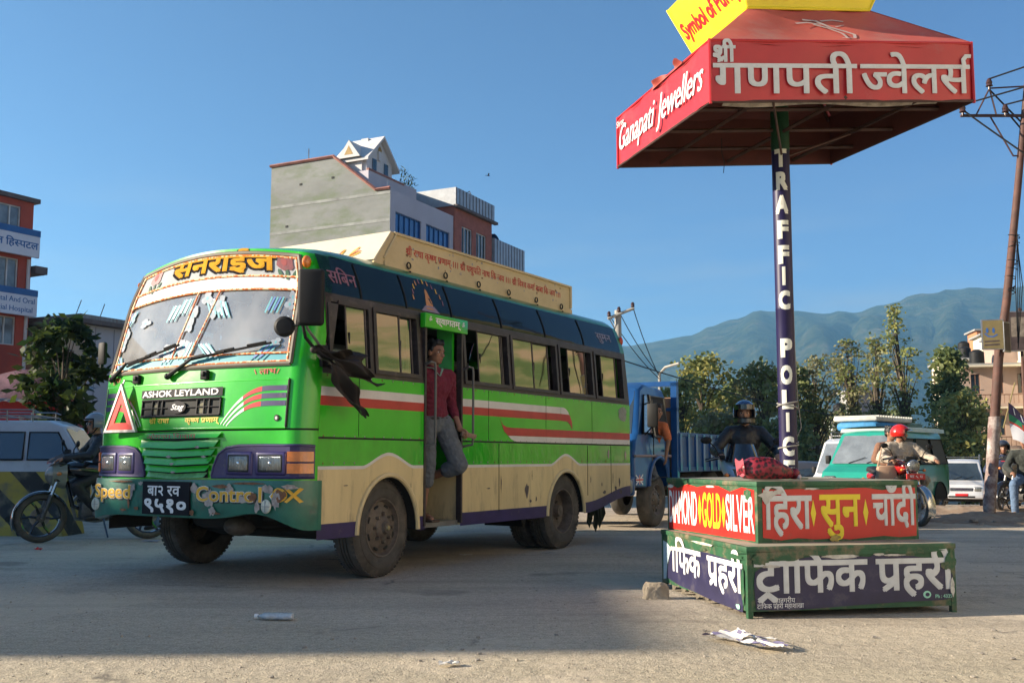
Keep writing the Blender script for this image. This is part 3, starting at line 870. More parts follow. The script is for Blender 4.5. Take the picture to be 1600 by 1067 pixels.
gr.poly([frontP(1.30 + .11 * math.cos(t), 1.475 + .055 * math.sin(t), .040) for t in lin(0, 2 * PI, 24)[:-1]], PLATEB)
text(gr, "Stag", .07, FL(1.375, 1.455, .0405), WHITEP, bold=1, shear=.35, w=.15)
gr.build("bonnet_vent", bon)
lt = MB()
text(lt, "श/ी राधा", .062, FL(1.68, 1.345, .0165), LEMON, bold=2, w=.27)
text(lt, "कृ{ष}ण प/णाम्", .062, FL(1.21, 1.345, .0165), LEMON, bold=2, w=.38)
text(lt, "शुभ", .07, FL(2.40, 1.735, .003), REDTXT, bold=1, w=.12)
text(lt, "लाभ", .07, FL(.46, 1.735, .003), REDTXT, bold=1, w=.16)
for x in (2.43, 2.27, .49, .29):
    p2 = stroke2d([(x, 1.735), (x + (.02 if x in (2.43, .49) else -.02), 1.775)], .008); lt.add([frontP(a, b, .003) for a, b in p2[0]], p2[1], REDTXT)
lt.split("front_lettering", bon, None)
for w in (.25, 2.35):
    k = MB(); M4 = frame(frontP(w, 1.37, .016), (0, -1, 0), (0, 0, 1)); k.lathe([(0, .006), (.014, .006), (.016, 0)], STEEL, 12, M4); k.lathe([(.016, .004), (.026, .004), (.028, 0)], BLACKP, 12, M4); k.build("bonnet_lock", bon)
for w in (1.02, 1.93):
    k = MB(); c = frontP(w, 1.755, .02); k.rbox((c.x - .02, c.y - .04, c.z - .05), (c.x + .02, c.y + .04, c.z + .03), .008, BLACKP); k.rbox((c.x - .035, c.y - .018, c.z - .02), (c.x - .018, c.y + .018, c.z + .02), .006, BLACKP); k.build("bonnet_catch", bus)
# louvred centre
lv = MB()
lv.grid(lambda w, z: frontP(w, z, .004), lin(.93, 1.67, 6), [.885, 1.262], SEAM, flip=True)
zz = [1.262, 1.205, 1.13, 1.06, .99, .93, .878]
for i in range(6):
    za, zb = zz[i], zz[i + 1] + .012
    ta, tb = (za - .88) / .385, (zb - .88) / .385
    wa, wb = lerp(.95, .79, ta), lerp(.95, .79, tb)
    WLn = lin(0, 1, 16)
    sag = lambda u: -.016 * (1 - abs(2 * u - 1)) * (1 if i else .3)
    lv.grid(lambda u, v: frontP(lerp(lerp(wb, wa, v), 2.6 - lerp(wb, wa, v), u), lerp(zb, za, v) + sag(u), .012 + .03 * (1 - v) ** 1.5), WLn, [0, .12, .3, .7, 1], GREEN if i < 5 else mat("pale_worn_green", (.16, .42, .16), .35, var=.5, scale=12, coat=.3), flip=True)
    lv.grid(lambda u, v: frontP(lerp(wb, 2.6 - wb, u), zb + sag(u) + v * .004, .042 * (1 - v)), WLn, [0, 1], GREEN, flip=False)
for k, (w, z) in enumerate([(1.32, 1.0), (1.02, 1.14), (1.30, .93), (1.36, 1.06), (.95, 1.06)]):
    lv.poly([frontP(w + a, z + b, .045) for a, b in blob2d(0, 0, .035, .012, 120 + k, 10)], PRIMER)
text(lv, "ओमनमः िशवाय", .05, FL(1.66, 1.215, .046), REDTXT, bold=0, w=.62)
lv.build("louvre_grille", bus, 40)
# lamp pods
for side in (0, 1):
    F = (lambda w: w) if side == 0 else (lambda w: 2.6 - w)
    pd = MB()
    pts = [(.93, .895), (.90, .98), (.83, 1.09), (.74, 1.138), (.60, 1.15), (.36, 1.152), (.18, 1.15), (.09, 1.15), (.03, 1.148), (.008, 1.14), (.008, .895), (.03, .89), (.09, .888), (.18, .888), (.36, .888), (.60, .888)]
    n = len(pts)
    top = [frontP(F(a), b, .016) for a, b in pts]
    cen = [(.93, .895, .0)]
    # fan as strips between bottom and top outline so the pod follows the curved front
    up = [(.88, .90), (.86, .98), (.81, 1.08), (.73, 1.132), (.60, 1.15), (.36, 1.152), (.18, 1.15), (.12, 1.15), (.06, 1.149), (.02, 1.147), (.004, 1.143)]
    for (a, za), (b, zb) in zip(up, up[1:]):
        pd.quad(frontP(F(a), .89, .016), frontP(F(b), .89, .016), frontP(F(b), zb, .016), frontP(F(a), za, .016), PURPLE)
    pd.tube([frontP(F(a), z, .012) for a, z in up], .012, PURPLE, 6); pd.tube([frontP(F(a), .89, .012) for a, z in up], .010, PURPLE, 6)
    po = pd.build("lamp_pod", bus, 40)
    for (w0, w1, nm) in ((.48, .71, "inner"), (.165, .415, "outer")):
        h = MB()
        c = frontP(F((w0 + w1) / 2), 1.005, .018)
        tx = (frontP(F(w1), 1.0, 0) - frontP(F(w0), 1.0, 0)).normalized()
        M4 = frame(c, tx, (0, 0, 1)); hw = (w1 - w0) / 2
        if (M4.to_3x3() @ V((0, 0, 1))).x > 0: M4 = M4 @ Matrix.Rotation(PI, 4, 'Y')
        h.rbox((-hw - .022, -.098, -.035), (hw + .022, .098, .010), .03, mat("lamp_bezel_violet", (.045, .03, .13), .35, coat=.3), M4, 3)
        h.rbox((-hw, -.078, -.02), (hw, .078, .0125), .022, SEAM, M4, 3)
        ho = h.build("headlight", po, 40)
        l = MB(); l.rbox((-hw + .012, -.066, -.02), (hw - .012, .066, .0165), .018, LENS, M4, 3); l.ell((0, 0, .010), (.022, .022, .010), CHROME, M4, 10); l.build("lens", ho, 50)
    ind = MB()
    for z0, z1 in ((.925, 1.005), (1.02, 1.10)):
        ww = [.008, .02, .04, .07, .10, .135]
        ind.grid(lambda w, z: frontP(F(w), z, .028), ww, [z0, z1], AMBER, flip=(side == 0))
        for z in (z0, z1): ind.grid(lambda w, o: frontP(F(w), z, o), ww, [.012, .028], AMBER)
        for w in (.008, .135): ind.quad(frontP(F(w), z0, .012), frontP(F(w), z0, .028), frontP(F(w), z1, .028), frontP(F(w), z1, .012), AMBER)
    ind.build("indicator", po, 50)
# bumper
def zb_(w): return .555 + .05 * math.exp(-((w - .42) / .22) ** 2) - .085 * math.exp(-(w / .14) ** 2) - .06 * math.exp(-((2.6 - w) / .3) ** 2)
bp_ = MB()
def boff(w): return .014 + .051 * sstep(min(w, 2.6 - w) / .22)
WB = WL
bp_.grid(lambda w, t: frontP(w, lerp(zb_(w), .868, t), boff(w) + .012 * math.sin(PI * t)), WB, lin(0, 1, 6), BUMPG, flip=True)
bp_.grid(lambda w, t: frontP(w, .868, boff(w) * (1 - t)), WB, [0, 1], BUMPG, flip=True)
bp_.grid(lambda w, t: frontP(w, zb_(w), boff(w) * (1 - t) - .05 * t), WB, [0, 1], BUMPG)
bp_.box((-.80, -.012, .47), (-.76, 0, .868), BUMPG)
bmp = bp_.build("bumper", bus, 40, weld=.0004)
bt = MB()
BL = lambda x0, z0, e=0.0: (lambda x, y, k: frontP(x0 - x, z0 + y, .079 + k + e))
for dx, dz, m, e, bw in ((.012, -.012, mat("letter_shadow", (.01, .03, .025), .6), 0, .045), (0, 0, WHITEP, .003, .040), (0, 0, GOLD, .006, .02)):
    text(bt, "Speed", .165, BL(2.42 - dx, .70 + dz, e), m, bold=3, bw=bw, w=.62, curved=.1)
    text(bt, "Contro", .165, BL(.98 - dx, .70 + dz, e), m, bold=3, bw=bw, w=.60, curved=.1)
    text(bt, "l", .165, BL(.36 - dx, .70 + dz, e), m, bold=3, bw=bw, w=.05, curved=.1)
for cx in (.20, 2.52):
    bt.mark()
    for e, sc, m in ((0, 1.25, WHITEP), (.003, 1.0, GOLD)):
        bt.add([frontP(a, b, .08 + e) for a, b in [(cx + x * sc, .745 + y * sc) for x, y in ((0, .05), (-.045, 0), (0, -.05), (.045, 0))]], [(0, 1, 2, 3)], m)
        if cx < 1 and e:
            for pts in ([(cx - .03 + .05 * math.cos(t), .755 + .05 * math.sin(t)) for t in lin(0, 2 * PI, 20)], [(cx - .08, .70), (cx - .15, .81)], [(cx - .15, .70), (cx - .08, .81)]):
                p2 = stroke2d(pts, .018); bt.add([frontP(max(.012, a), b, .082) for a, b in p2[0]], p2[1], m)
bt.split("bumper_lettering", bmp, None)
ch = MB()
for k, (w, z, rx, rz, m) in enumerate([(1.0, .80, .05, .05, PRIMER), (.84, .72, .07, .10, PRIMER), (.80, .62, .05, .05, PRIMER), (.72, .82, .10, .02, RUST), (.63, .80, .05, .05, PRIMER), (.50, .72, .09, .04, PRIMER), (.40, .74, .05, .05, RUST), (.36, .66, .03, .06, PRIMER), (.27, .80, .07, .05, PRIMER), (.19, .72, .06, .09, PRIMER), (.15, .75, .04, .06, RUST), (.10, .82, .05, .03, PRIMER),
                                     (1.80, .76, .03, .08, PRIMER), (1.83, .66, .02, .06, RUST), (1.76, .80, .03, .04, PRIMER), (1.90, .60, .06, .012, RUST), (1.72, .62, .05, .02, RUST), (1.02, .60, .04, .03, RUST), (.76, .60, .06, .012, RUST), (1.66, .83, .04, .02, PRIMER), (.45, .845, .2, .012, RUST), (1.95, .845, .25, .01, RUST)]):
    off = .086 + .0012 * (k % 4)
    ch.mark(); ch.poly([frontP(max(.015, w + a), min(.862, max(zb_(w) + .01, z + b)), off) for a, b in blob2d(0, 0, rx, rz, 200 + k, 16, .55)], m)
ch.split("paint_chip", bmp, None)
for w, z in ((.28, .665), (2.40, .635)):
    l = MB(); M4 = frame(frontP(w, z, .082), (0, -1, 0), (0, 0, 1)); M4 = M4 @ Matrix.Rotation(PI, 4, 'Y') if (M4.to_3x3() @ V((0, 0, 1))).x > 0 else M4
    l.lathe([(0, .012), (.048, .010), (.056, .003), (.056, 0)], mat("round_reflector", (.52, .52, .42), .25, var=.2, scale=30, coat=.5), 20, M4)
    for an in (0, PI / 2): l.cbox((0, 0, .012), (.09 if an == 0 else .006, .006 if an == 0 else .09, .004), STEEL, M4)
    l.build("reflector", bmp)
np_ = MB()
np_.grid(lambda w, z: frontP(w, z, .094), lin(1.04, 1.62, 6), [.575, .852], PLATEB, flip=True)
np_.grid(lambda w, o: frontP(w, .852, o), lin(1.04, 1.62, 6), [.07, .094], PLATEB); np_.grid(lambda w, o: frontP(w, .575, o), lin(1.04, 1.62, 6), [.07, .094], PLATEB)
for w in (1.04, 1.62): np_.quad(frontP(w, .575, .07), frontP(w, .575, .094), frontP(w, .852, .094), frontP(w, .852, .07), PLATEB)
npo = np_.build("number_plate", bmp, None)
pt = MB()
text(pt, "बा२ रव", .125, BL(1.55, .735, .0155), WHITEP, bold=2, bw=.018, w=.40)
text(pt, "९५१०", .155, BL(1.60, .605, .0155), WHITEP, bold=3, bw=.03, w=.54)
pt.split("plate_lettering", npo, None)
# wipers
for (w0, z0, wa, za, w1, z1, w2, z2) in ((2.36, 1.765, 2.12, 1.89, 2.12, 1.865, 1.40, 2.02), (1.47, 1.75, 1.17, 1.885, 1.27, 1.87, .36, 1.985)):
    k = MB()
    k.tube([frontP(w0, z0, .03), frontP(wa, za, .05)], [.022, .012], BLACKP, 8)
    k.ell(frontP(w0, z0, .03), .03, BLACKP)
    k.tube([frontP(wa, za, .05), frontP((w1 + w2) / 2, (z1 + z2) / 2, .045)], .008, BLACKP, 6)
    k.tube([frontP(lerp(w1, w2, t), lerp(z1, z2, t), .035) for t in lin(0, 1, 8)], .011, BLACKP, 6)
    for t in (.15, .5, .85): k.tube([frontP(lerp(w1, w2, t - .1), lerp(z1, z2, t - .1) + .012, .045), frontP(lerp(w1, w2, t + .1), lerp(z1, z2, t + .1) + .012, .045)], .01, BLACKP, 6)
    k.build("wiper", bus)
# roof
NS = 30
def roof_row(x):
    def f(s):
        # across the roof: near cant rail, shoulder, crown, far shoulder
        y0 = ysd(2.77)
        y = lerp(y0, 2.6 - y0, s)
        e = min(s, 1 - s)
        z = 2.77 + .075 * min(1, (e / .05)) ** .6 + .075 * (1 - (2 * s - 1) ** 2)
        return V((x, y, z))
    return f
rf = MB()
SS = [0, .005, .012, .022, .035, .05] + lin(.08, .92, 14) + [.95, .965, .978, .988, .995, 1]
def roofP(s, j):
    r = XS[j]
    if j == 0:
        return frontP(lerp(0, 2.6, s), ztop(lerp(0, 2.6, s)))
    p = roof_row(r)(s)
    if r < -.2:
        f = frontP(lerp(0, 2.6, s), ztop(lerp(0, 2.6, s)))
        t = (r + .60) / .40; t = max(0, min(1, t))
        p = V((r - (.18 * (1 - (2 * s - 1) ** 4)) * (1 - t), lerp(f.y, p.y, .4 + .6 * t), lerp(f.z + .02, p.z, .45 + .55 * t)))
    if r > 5.0: p.z -= .10 * ((r - 5.0) / .2) ** 2; 
    return p
XS = [-.57, -.50, -.40, -.28, -.15, 0.0] + lin(.3, 4.8, 12) + [5.0, 5.08, 5.15]
rf.grid(lambda s, j: roofP(s, int(j)), SS, list(range(len(XS))), lambda s, j: DKGREEN if j > .5 or s < .05 else GREEN)
rf.build("roof", bus, 60)
# tail
tb = MB()
tb.grid(lambda y, z: (5.20 - .06 * max(0, z - 1.75), lerp(ysd(z), 2.6 - ysd(z), y), z), lin(0, 1, 8), [.56, .97, 1.2, 1.75, 1.95], GREEN)
tb.grid(lambda y, z: (5.20 - .06 * max(0, z - 1.75), lerp(ysd(z), 2.6 - ysd(z), y), z), lin(0, 1, 8), [1.95, 2.45], lambda y, z: UPGLASS if .1 < y < .9 else GREEN)
tb.grid(lambda y, z: (5.20 - .06 * max(0, z - 1.75), lerp(ysd(z), 2.6 - ysd(z), y), z), lin(0, 1, 8), [2.45, 2.75], DKGREEN)
tb.build("tail_panel", bus)
for y in (.16, 2.44):
    k = MB(); k.rbox((5.19, y - .07, 1.0), (5.235, y + .07, 1.3), .015, mat("red_lens", (.5, .02, .015), .2, coat=.5)); k.build("tail_lamp", bus)
k = MB(); k.rbox((5.17, .0, .58), (5.30, 2.6, .76), .03, STEEL); k.build("rear_bumper", bus)
# interior
it = MB()
it.box((-.75, .06, .88), (.655, 2.54, .93), INSIDE); it.box((1.245, .06, .88), (5.15, 2.54, .93), INSIDE); it.box((.655, .62, .88), (1.245, 2.54, .93), INSIDE)
it.box((-.45, .22, 2.70), (5.1, 2.38, 2.72), INSIDE)
it.build("cabin_floor", bus, None)
for k in range(4):
    x = 1.75 + k * .85
    for y0, y1 in ((.10, 1.0), (1.6, 2.5)):
        s_ = MB(); s_.rbox((x, y0, 1.22), (x + .46, y1, 1.34), .04, SEATM); s_.box((x + .06, y0 + .1, .93), (x + .4, y1 - .1, 1.22), BLACKP)
        so = s_.build("passenger_seat", bus)
        b_ = MB(); b_.rbox((x + .40, y0, 1.32), (x + .50, y1, 2.02), .04, SEATM); b_.build("backrest", so)
ds = MB(); ds.rbox((-.20, 1.65, 1.35), (.26, 2.15, 1.47), .04, SEATM); ds.box((-.1, 1.72, .93), (.18, 2.08, 1.35), BLACKP); dso = ds.build("driver_seat", bus)
b_ = MB(); b_.rbox((.22, 1.65, 1.45), (.33, 2.15, 2.1), .04, SEATM); b_.build("backrest", dso)
db = MB(); db.rbox((-.86, .22, 1.40), (-.58, 2.38, 1.79), .05, mat("dashboard_grey", (.09, .10, .10), .6)); db.ell((-.70, 1.62, 1.86), (.05, .10, .09), STK); db.ell((-.68, 1.22, 1.86), (.05, .16, .13), mat("dash_cloth", (.45, .43, .38), .8)); db.build("dashboard", bus)
sw_ = MB(); sw_.lathe([(.19 + .014 * math.cos(t), .014 * math.sin(t)) for t in lin(0, 2 * PI, 8)[:-1]], BLACKP, 28, Matrix.Translation((-.44, 1.9, 1.72)) @ Matrix.Rotation(rad(-35), 4, 'Y'), closed=True)
sw_.tube([(-.44, 1.9, 1.72), (-.62, 1.9, 1.50)], .02, BLACKP); sw_.tube([(-.44, 1.71, 1.72), (-.44, 2.09, 1.72)], .012, BLACKP); sw_.build("steering_wheel", bus)
pt_ = MB()
for x, y in ((.35, 1.05), (1.35, .75)): pt_.tube([(x, y, .93), (x, y, 2.70)], .018, STEEL)
pt_.build("grab_pole", bus)
# doorway: steps, folded leaf, header sign, rails
dw = MB()
dw.box((.655, .03, .40), (1.245, .45, .445), STEEL); dw.box((.655, .44, .445), (1.245, .47, .88), mat("step_riser", (.17, .16, .13), .8, var=.3, scale=6, dirt=((.07, .06, .05), .5, .7, 9)))
dw.box((.640, .004, .40), (.655, .60, .88), INSIDE); dw.box((1.245, .004, .40), (1.26, .60, .88), CREAM)
dw.build("door_step", bus, None)
fr_ = MB()
fr_.box((.632, -.010, .42), (.660, .05, 2.36), WFRAME); fr_.box((1.238, -.010, .42), (1.264, .05, 2.36), WFRAME)
fr_.build("door_frame", bus, None)
dl = MB()
for z0, z1, m in ((.93, 1.48, GREEN), (1.48, 1.56, REDS), (1.56, 1.64, WHITE), (1.64, 2.34, GREEN)):
    dl.box((1.205, .08, z0), (1.234, .27, z1), m)
dl.build("door_leaf", bus, None)
hs = MB(); hs.rbox((.60, -.035, 2.275), (1.31, .03, 2.415), .008, GREEN)
hso = hs.build("door_header", bus)
k = MB(); SP = lambda x0, z0, y: (lambda a, b, l: V((x0 + a, y - l, z0 + b)))
text(k, "स्वागतम्", .085, SP(.76, 2.325, -.036), WHITEP, bold=2, w=.40)
text(k, "ॐ", .06, SP(.65, 2.335, -.036), WHITEP, bold=1); text(k, "ॐ", .06, SP(1.20, 2.335, -.036), WHITEP, bold=1)
k.split("header_lettering", hso, None)
for x0, y0 in ((.705, -.03), (1.335, -.035)):
    k = MB(); k.tube([(x0 - .06, .0, 1.92), (x0 - .05, y0 - .03, 1.95), (x0 - .01, y0 - .05, 1.94), (x0, y0 - .05, 1.88), (x0, y0 - .05, 1.25), (x0 - .01, y0 - .05, 1.18), (x0 - .06, .0, 1.16)], .013, mat("grey_rail", (.12, .12, .12), .4, metal=.5), 8); k.build("grab_rail", bus)
# upper glass lettering and pictures
ug = MB()
UG = lambda x0, z0: (lambda a, b, l: onside(x0 + a, z0 + b, .003 + l))
PINK = mat("pink_glass_lettering", (.24, .10, .13), .5, var=.3, scale=20)
text(ug, "सिबन", .17, UG(-.62, 2.53), PINK, bold=1, w=.36)
text(ug, "सुमन", .15, UG(4.42, 2.55), mat("pale_glass_lettering", (.22, .20, .26), .5), bold=1, w=.42)
HANDC = mat("painted_hands", (.50, .22, .07), .5, var=.3, scale=20)
ug.mark(); ug.poly([UG(.80, 2.47)(a, b, .001) for a, b in ((-.06, 0), (.06, 0), (.05, .08), (.015, .19), (0, .21), (-.015, .19), (-.05, .08))], HANDC)
ug.poly([UG(.80, 2.455)(a, b, .001) for a, b in ((-.15, -.01), (.15, -.01), (.07, .05), (-.07, .05))], mat("painted_cuffs", (.25, .2, .28), .5))
for i in range(11):
    t = PI * (i + .5) / 11; c = (-.24 * math.cos(t), .04 + .22 * math.sin(t))
    ug.poly([UG(.80, 2.49)(c[0] + a, c[1] + b, .001) for a, b in ((-.012, -.02), (.012, -.02), (.006, .03), (-.006, .03))], (HANDC, PINK, GOLD)[i % 3])
ug.split("glass_lettering", bus, None)
# roof box with its slogans
ROOFC = mat("cream_board", (.56, .45, .25), .6, var=.12, scale=3, dirt=((.30, .22, .14), .62, .8, 6))
rk = MB()
prof = [(.20, 2.80), (.52, 3.215), (4.16, 3.215), (4.16, 2.80)]
rk.prism(prof, lambda x, z, d: (x, d, z), .32, .345, ROOFC)
rk.prism(prof, lambda x, z, d: (x, d, z), 2.255, 2.28, ROOFC)
rk.box((4.135, .345, 2.80), (4.16, 2.255, 3.215), ROOFC)
for (x0, z0, x1, z1) in ((.55, 3.19, 4.16, 3.215), (4.12, 2.93, 4.16, 3.19), (.40, 2.86, 4.16, 2.915)):
    rk.box((x0, .300, z0), (x1, .3195, z1), ROOFC)
rk.tube([(.40, .31, 2.935), (.575, .31, 3.19)], .012, ROOFC, 6)
rko = rk.build("roof_board", bus, None)
fp = MB(); fp.add([(.255, .32, 2.90), (.255, 2.28, 2.90), (.505, 2.28, 3.215), (.505, .32, 3.215), (.275, .32, 2.89), (.275, 2.28, 2.89), (.53, 2.28, 3.21), (.53, .32, 3.21)],
                  [(0, 3, 2, 1), (4, 5, 6, 7), (3, 7, 6, 2), (0, 4, 7, 3), (1, 2, 6, 5)], mat("front_board_cream", (.62, .55, .40), .55, var=.08))
for k in range(9):
    y = .55 + k * .2; 
    for j in range(2):
        pts = [(y + .07 * math.sin(t * 1.2 + k) + .12 * t / 4, .25 + .18 * t / 4 + .12 * math.cos(t * 1.7 + k + j)) for t in lin(0, 4, 8)]
        p2 = stroke2d(pts, .03, .008)
        fp.add([(lerp(.255, .505, b) - .006, a, lerp(2.90, 3.215, b) + .005) for a, b in p2[0]], p2[1], (mat("orange_swirl", (.70, .18, .04), .5), GOLD, REDS)[(k + j) % 3])
fp.build("front_board", rko, None)
k = MB(); RB = lambda x0, z0: (lambda a, b, l: V((x0 + a, .318 - l, z0 + b)))
text(k, "श/ी राधा कृ{ष}ण प/णाम् ।।। श/ी पशुपित नाथ िक जय ।।। श/ी िव{श}व कमा^ बाबा िक जय ।।।", .105, RB(.74, 3.03), REDTXT, bold=1, bw=.02, w=3.15)
rg = random.Random(4)
for i in range(36):
    x, z = rg.uniform(.7, 4.1), rg.uniform(2.96, 3.18)
    k.mark(); k.poly([(x + a, .3165, z + b) for a, b in blob2d(0, 0, rg.uniform(.01, .03), rg.uniform(.008, .02), 300 + i, 9)], (mat("blue_grey_chip", (.22, .25, .30), .7), PRIMER, mat("rust_fleck", (.22, .12, .06), .8))[i % 3])
k.split("board_lettering", rko, None)
for i in range(6):
    k = MB(); M4 = Matrix.Translation((.75 + i * .62, .285, 2.915)) @ Matrix.Rotation(PI / 2, 4, 'X')
    k.lathe([(.030 + .007 * math.cos(t), .007 * math.sin(t)) for t in lin(0, 2 * PI, 6)[:-1]], BLACKP, 14, M4, closed=True); k.tube([(.75 + i * .62, .27, 2.86), (.75 + i * .62, .27, 2.80)], .012, BLACKP); k.build("tie_hook", rko)
# marker lamps at the roof corners
for y, x in ((.10, -.68), (2.46, -.70)):
    q = frontP(.10 if y < 1 else 2.46, 2.68, .03 if y < 1 else .005); s_ = 1 if y < 1 else .5; k = MB(); k.ell(q, (.045 * s_, .035 * s_, .055 * s_), AMBER); k.tube([q, q + V((.06, 0, -.01))], .03 * s_, GREEN); k.build("marker_lamp", bus)
k = MB(); k.ell((5.16, .10, 2.60), (.04, .03, .06), mat("red_marker", (.5, .04, .02), .25)); k.build("marker_lamp", bus)
# mirror arms, mirrors (near side)
k = MB()
k.tube([(-.78, -.02, 1.84), (-.95, -.10, 1.90), (-1.12, -.14, 1.99), (-1.17, -.15, 2.10), (-1.17, -.15, 2.46)], .014, BLACKP, 8)
k.tube([(-.78, -.02, 1.92), (-.95, -.10, 1.98), (-1.10, -.14, 2.06), (-1.15, -.15, 2.16), (-1.15, -.15, 2.40)], .012, STEEL, 8)
k.rbox((-.81, -.04, 1.79), (-.74, .0, 1.97), .01, BLACKP)
k.tube([(-1.16, -.15, 2.09), (-1.20, -.02, 2.075)], .01, BLACKP, 6)
ma = k.build("mirror_arm", bus)
k = MB(); M4 = frame((-1.14, -.21, 2.30), V((.52, -.84, 0)), (0, 0, 1)); k.rbox((-.105, -.225, -.03), (.105, .225, .035), .03, BLACKP, M4, 3); k.build("rear_view_mirror", ma)
k = MB(); M4 = frame((-1.21, .0, 2.075), V((.52, -.84, 0)), (0, 0, 1)); k.lathe([(0, .03), (.06, .028), (.083, .01), (.083, -.006), (0, -.012)], BLACKP, 22, M4); k.build("spot_mirror", ma)
k = MB(); k.tube([(-.80, 2.58, 1.86), (-.94, 2.62, 1.90), (-.94, 2.62, 2.08)], .013, BLACKP); kk = k.build("mirror_arm", bus)
k = MB(); k.rbox((-.96, 2.56, 1.92), (-.91, 2.66, 2.14), .025, BLACKP); k.build("rear_view_mirror", kk)
# running gear
ub = MB()
ub.box((-.72, .55, .52), (5.0, .68, .78), UNDER); ub.box((-.72, 1.92, .52), (5.0, 2.05, .78), UNDER); ub.box((-.75, .12, .78), (.64, 2.48, .86), UNDER); ub.box((1.27, .12, .78), (5.1, 2.48, .86), UNDER)
ub.tube([(AX_F, .15, .42), (AX_F, .5, .36), (AX_F, 2.1, .36), (AX_F, 2.45, .42)], .06, UNDER, 8)
ub.tube([(AX_R, .3, .435), (AX_R, 2.3, .435)], .07, UNDER, 10); ub.ell((AX_R, 1.3, .44), (.18, .2, .19), UNDER); ub.tube([(.6, 1.3, .62), (AX_R, 1.3, .46)], .045, UNDER)
ub.rbox((-.65, .9, .42), (.5, 1.7, .8), .1, UNDER); ub.rbox((1.5, .12, .42), (2.3, .5, .78), .06, UNDER); ub.tube([(-.3, .75, .47), (1.5, .8, .45), (4.9, .8, .47)], .04, RIMM, 8)
ub.ell((-.62, 1.05, .46), (.16, .13, .09), RIMM)
ub.box((2.6, .10, .30), (2.615, .60, .80), BLACKP)
ub.build("chassis", bus)
def wheel_local(front):
    """tyre, rim about the y axis; outer face towards -y"""
    Mx = Matrix.Rotation(PI / 2, 4, 'X')        # z of the lathe -> -y
    t = MB(); w = .115
    prof = [(.245, w - .012), (.27, w + .004), (.33, w + .012), (.385, w + .004), (.412, w - .012), (.428, w - .03), (.435, w - .05)]
    inner = [(.435, z) for z in (.045, .04)] + [(.422, .036), (.422, .03), (.435, .026), (.435, .006), (.422, .002), (.422, -.002), (.435, -.006), (.435, -.026), (.422, -.03), (.422, -.036), (.435, -.04)]
    prof = prof + inner + [(r, -z) for r, z in prof[::-1]]
    t.lathe(prof, TYRE, 64, Mx)
    # shoulder lugs
    for i in range(56):
        a = 2 * PI * i / 56
        for s in (1, -1):
            M4 = Mx @ Matrix.Rotation(a, 4, 'Z') @ Matrix.Translation((.426, 0, s * .085))
            t.box((-.006, -.014, -.02), (.004, .014, .02), TYRE, M4)
    t.lathe([(.352 + .004 * math.cos(q), w + .009 + .004 * math.sin(q)) for q in lin(0, 2 * PI, 6)[:-1]], TYRE, 48, Mx, closed=True)
    r = MB()
    if front:
        r.lathe([(.262, w - .005), (.255, w + .006), (.243, w + .004), (.236, w - .02), (.225, w - .035), (.205, w - .03), (.175, w - .012), (.135, w - .004), (.11, w - .002), (.095, w + .02), (.06, w + .03), (.045, w + .055), (.0, w + .058)], RIMM, 40, Mx)
        for i in range(8):
            a = 2 * PI * i / 8
            M4 = Mx @ Matrix.Rotation(a, 4, 'Z')
            r.lathe([(0, w + .030), (.013, w + .029), (.017, w - .006)], RIMM, 6, M4 @ Matrix.Translation((.125, 0, 0)))
            M5 = M4 @ Matrix.Rotation(PI / 8, 4, 'Z') @ Matrix.Translation((.192, 0, w - .017)) @ Matrix.Rotation(rad(-22), 4, 'Y') @ Matrix.Diagonal((.65, 1.25, 1, 1))
            r.lathe([(0, .003), (.024, .003), (.026, -.004)], SEAM, 14, M5)
        r.lathe([(0, w + .072), (.02, w + .07), (.028, w + .05)], mat("brass_hub_cap", (.42, .36, .2), .35, metal=.8), 14, Mx)
    else:
        r.lathe([(.262, w - .005), (.255, w + .006), (.243, w + .004), (.236, w - .02), (.228, w - .05), (.222, w - .12), (.20, w - .14), (.10, w - .145), (.075, w - .10), (.06, w - .03), (.0, w - .025)], RIMM, 40, Mx)
        for i in range(8):
            a = 2 * PI * i / 8
            r.lathe([(0, w - .115), (.013, w - .116), (.016, w - .14)], RIMM, 6, Mx @ Matrix.Rotation(a, 4, 'Z') @ Matrix.Translation((.135, 0, 0)))
    return t, r
def put_wheel(x, y, front, flip=False, rz=0):
    t, r = wheel_local(front)
    M4 = Matrix.Translation((x, y, .435)) @ Matrix.Rotation(rz + (PI if flip else 0), 4, 'Z')
    w = bpy.data.objects.new("wheel", None); COL.objects.link(w); w.parent = bus; w.matrix_local = M4
    t.build("tyre", w, 40); r.build("rim", w, 40)
put_wheel(AX_F, .185, True, rz=rad(4)); put_wheel(AX_F, 2.415, True, True, rz=rad(4))
for y, fl in ((.16, False), (.43, False), (2.44, True), (2.17, True)):
    put_wheel(AX_R, y, False, fl)
# tattered hems under the sill
k = MB(); rg = random.Random(12)
for i in range(10):
    x = 2.45 + i * .05; d = rg.uniform(.03, .12); k.add([(x, .03, .40), (x + .05, .03, .40), (x + .02 + rg.uniform(-.02, .02), .035, .40 - d)], [(0, 1, 2)], BLACKP)
k.build("torn_hem", bus, None)
k = MB()
for i, (x, y) in enumerate(((4.72, .35), (4.80, .42), (4.9, .38), (5.0, .33), (5.06, .4))):
    d = (.30, .42, .48, .34, .44)[i]
    k.add([(x - .06, y, .56), (x + .06, y + .02, .57), (x + .07, y - .03, .56 - d * .7), (x + .03, y, .56 - d), (x - .01, y + .02, .56 - d * .8), (x - .05, y - .02, .56 - d * .9)], [(0, 1, 2, 3, 4, 5)], mat("ragged_flap", (.015, .025, .02), .85))
k.build("mud_flap", bus, None)
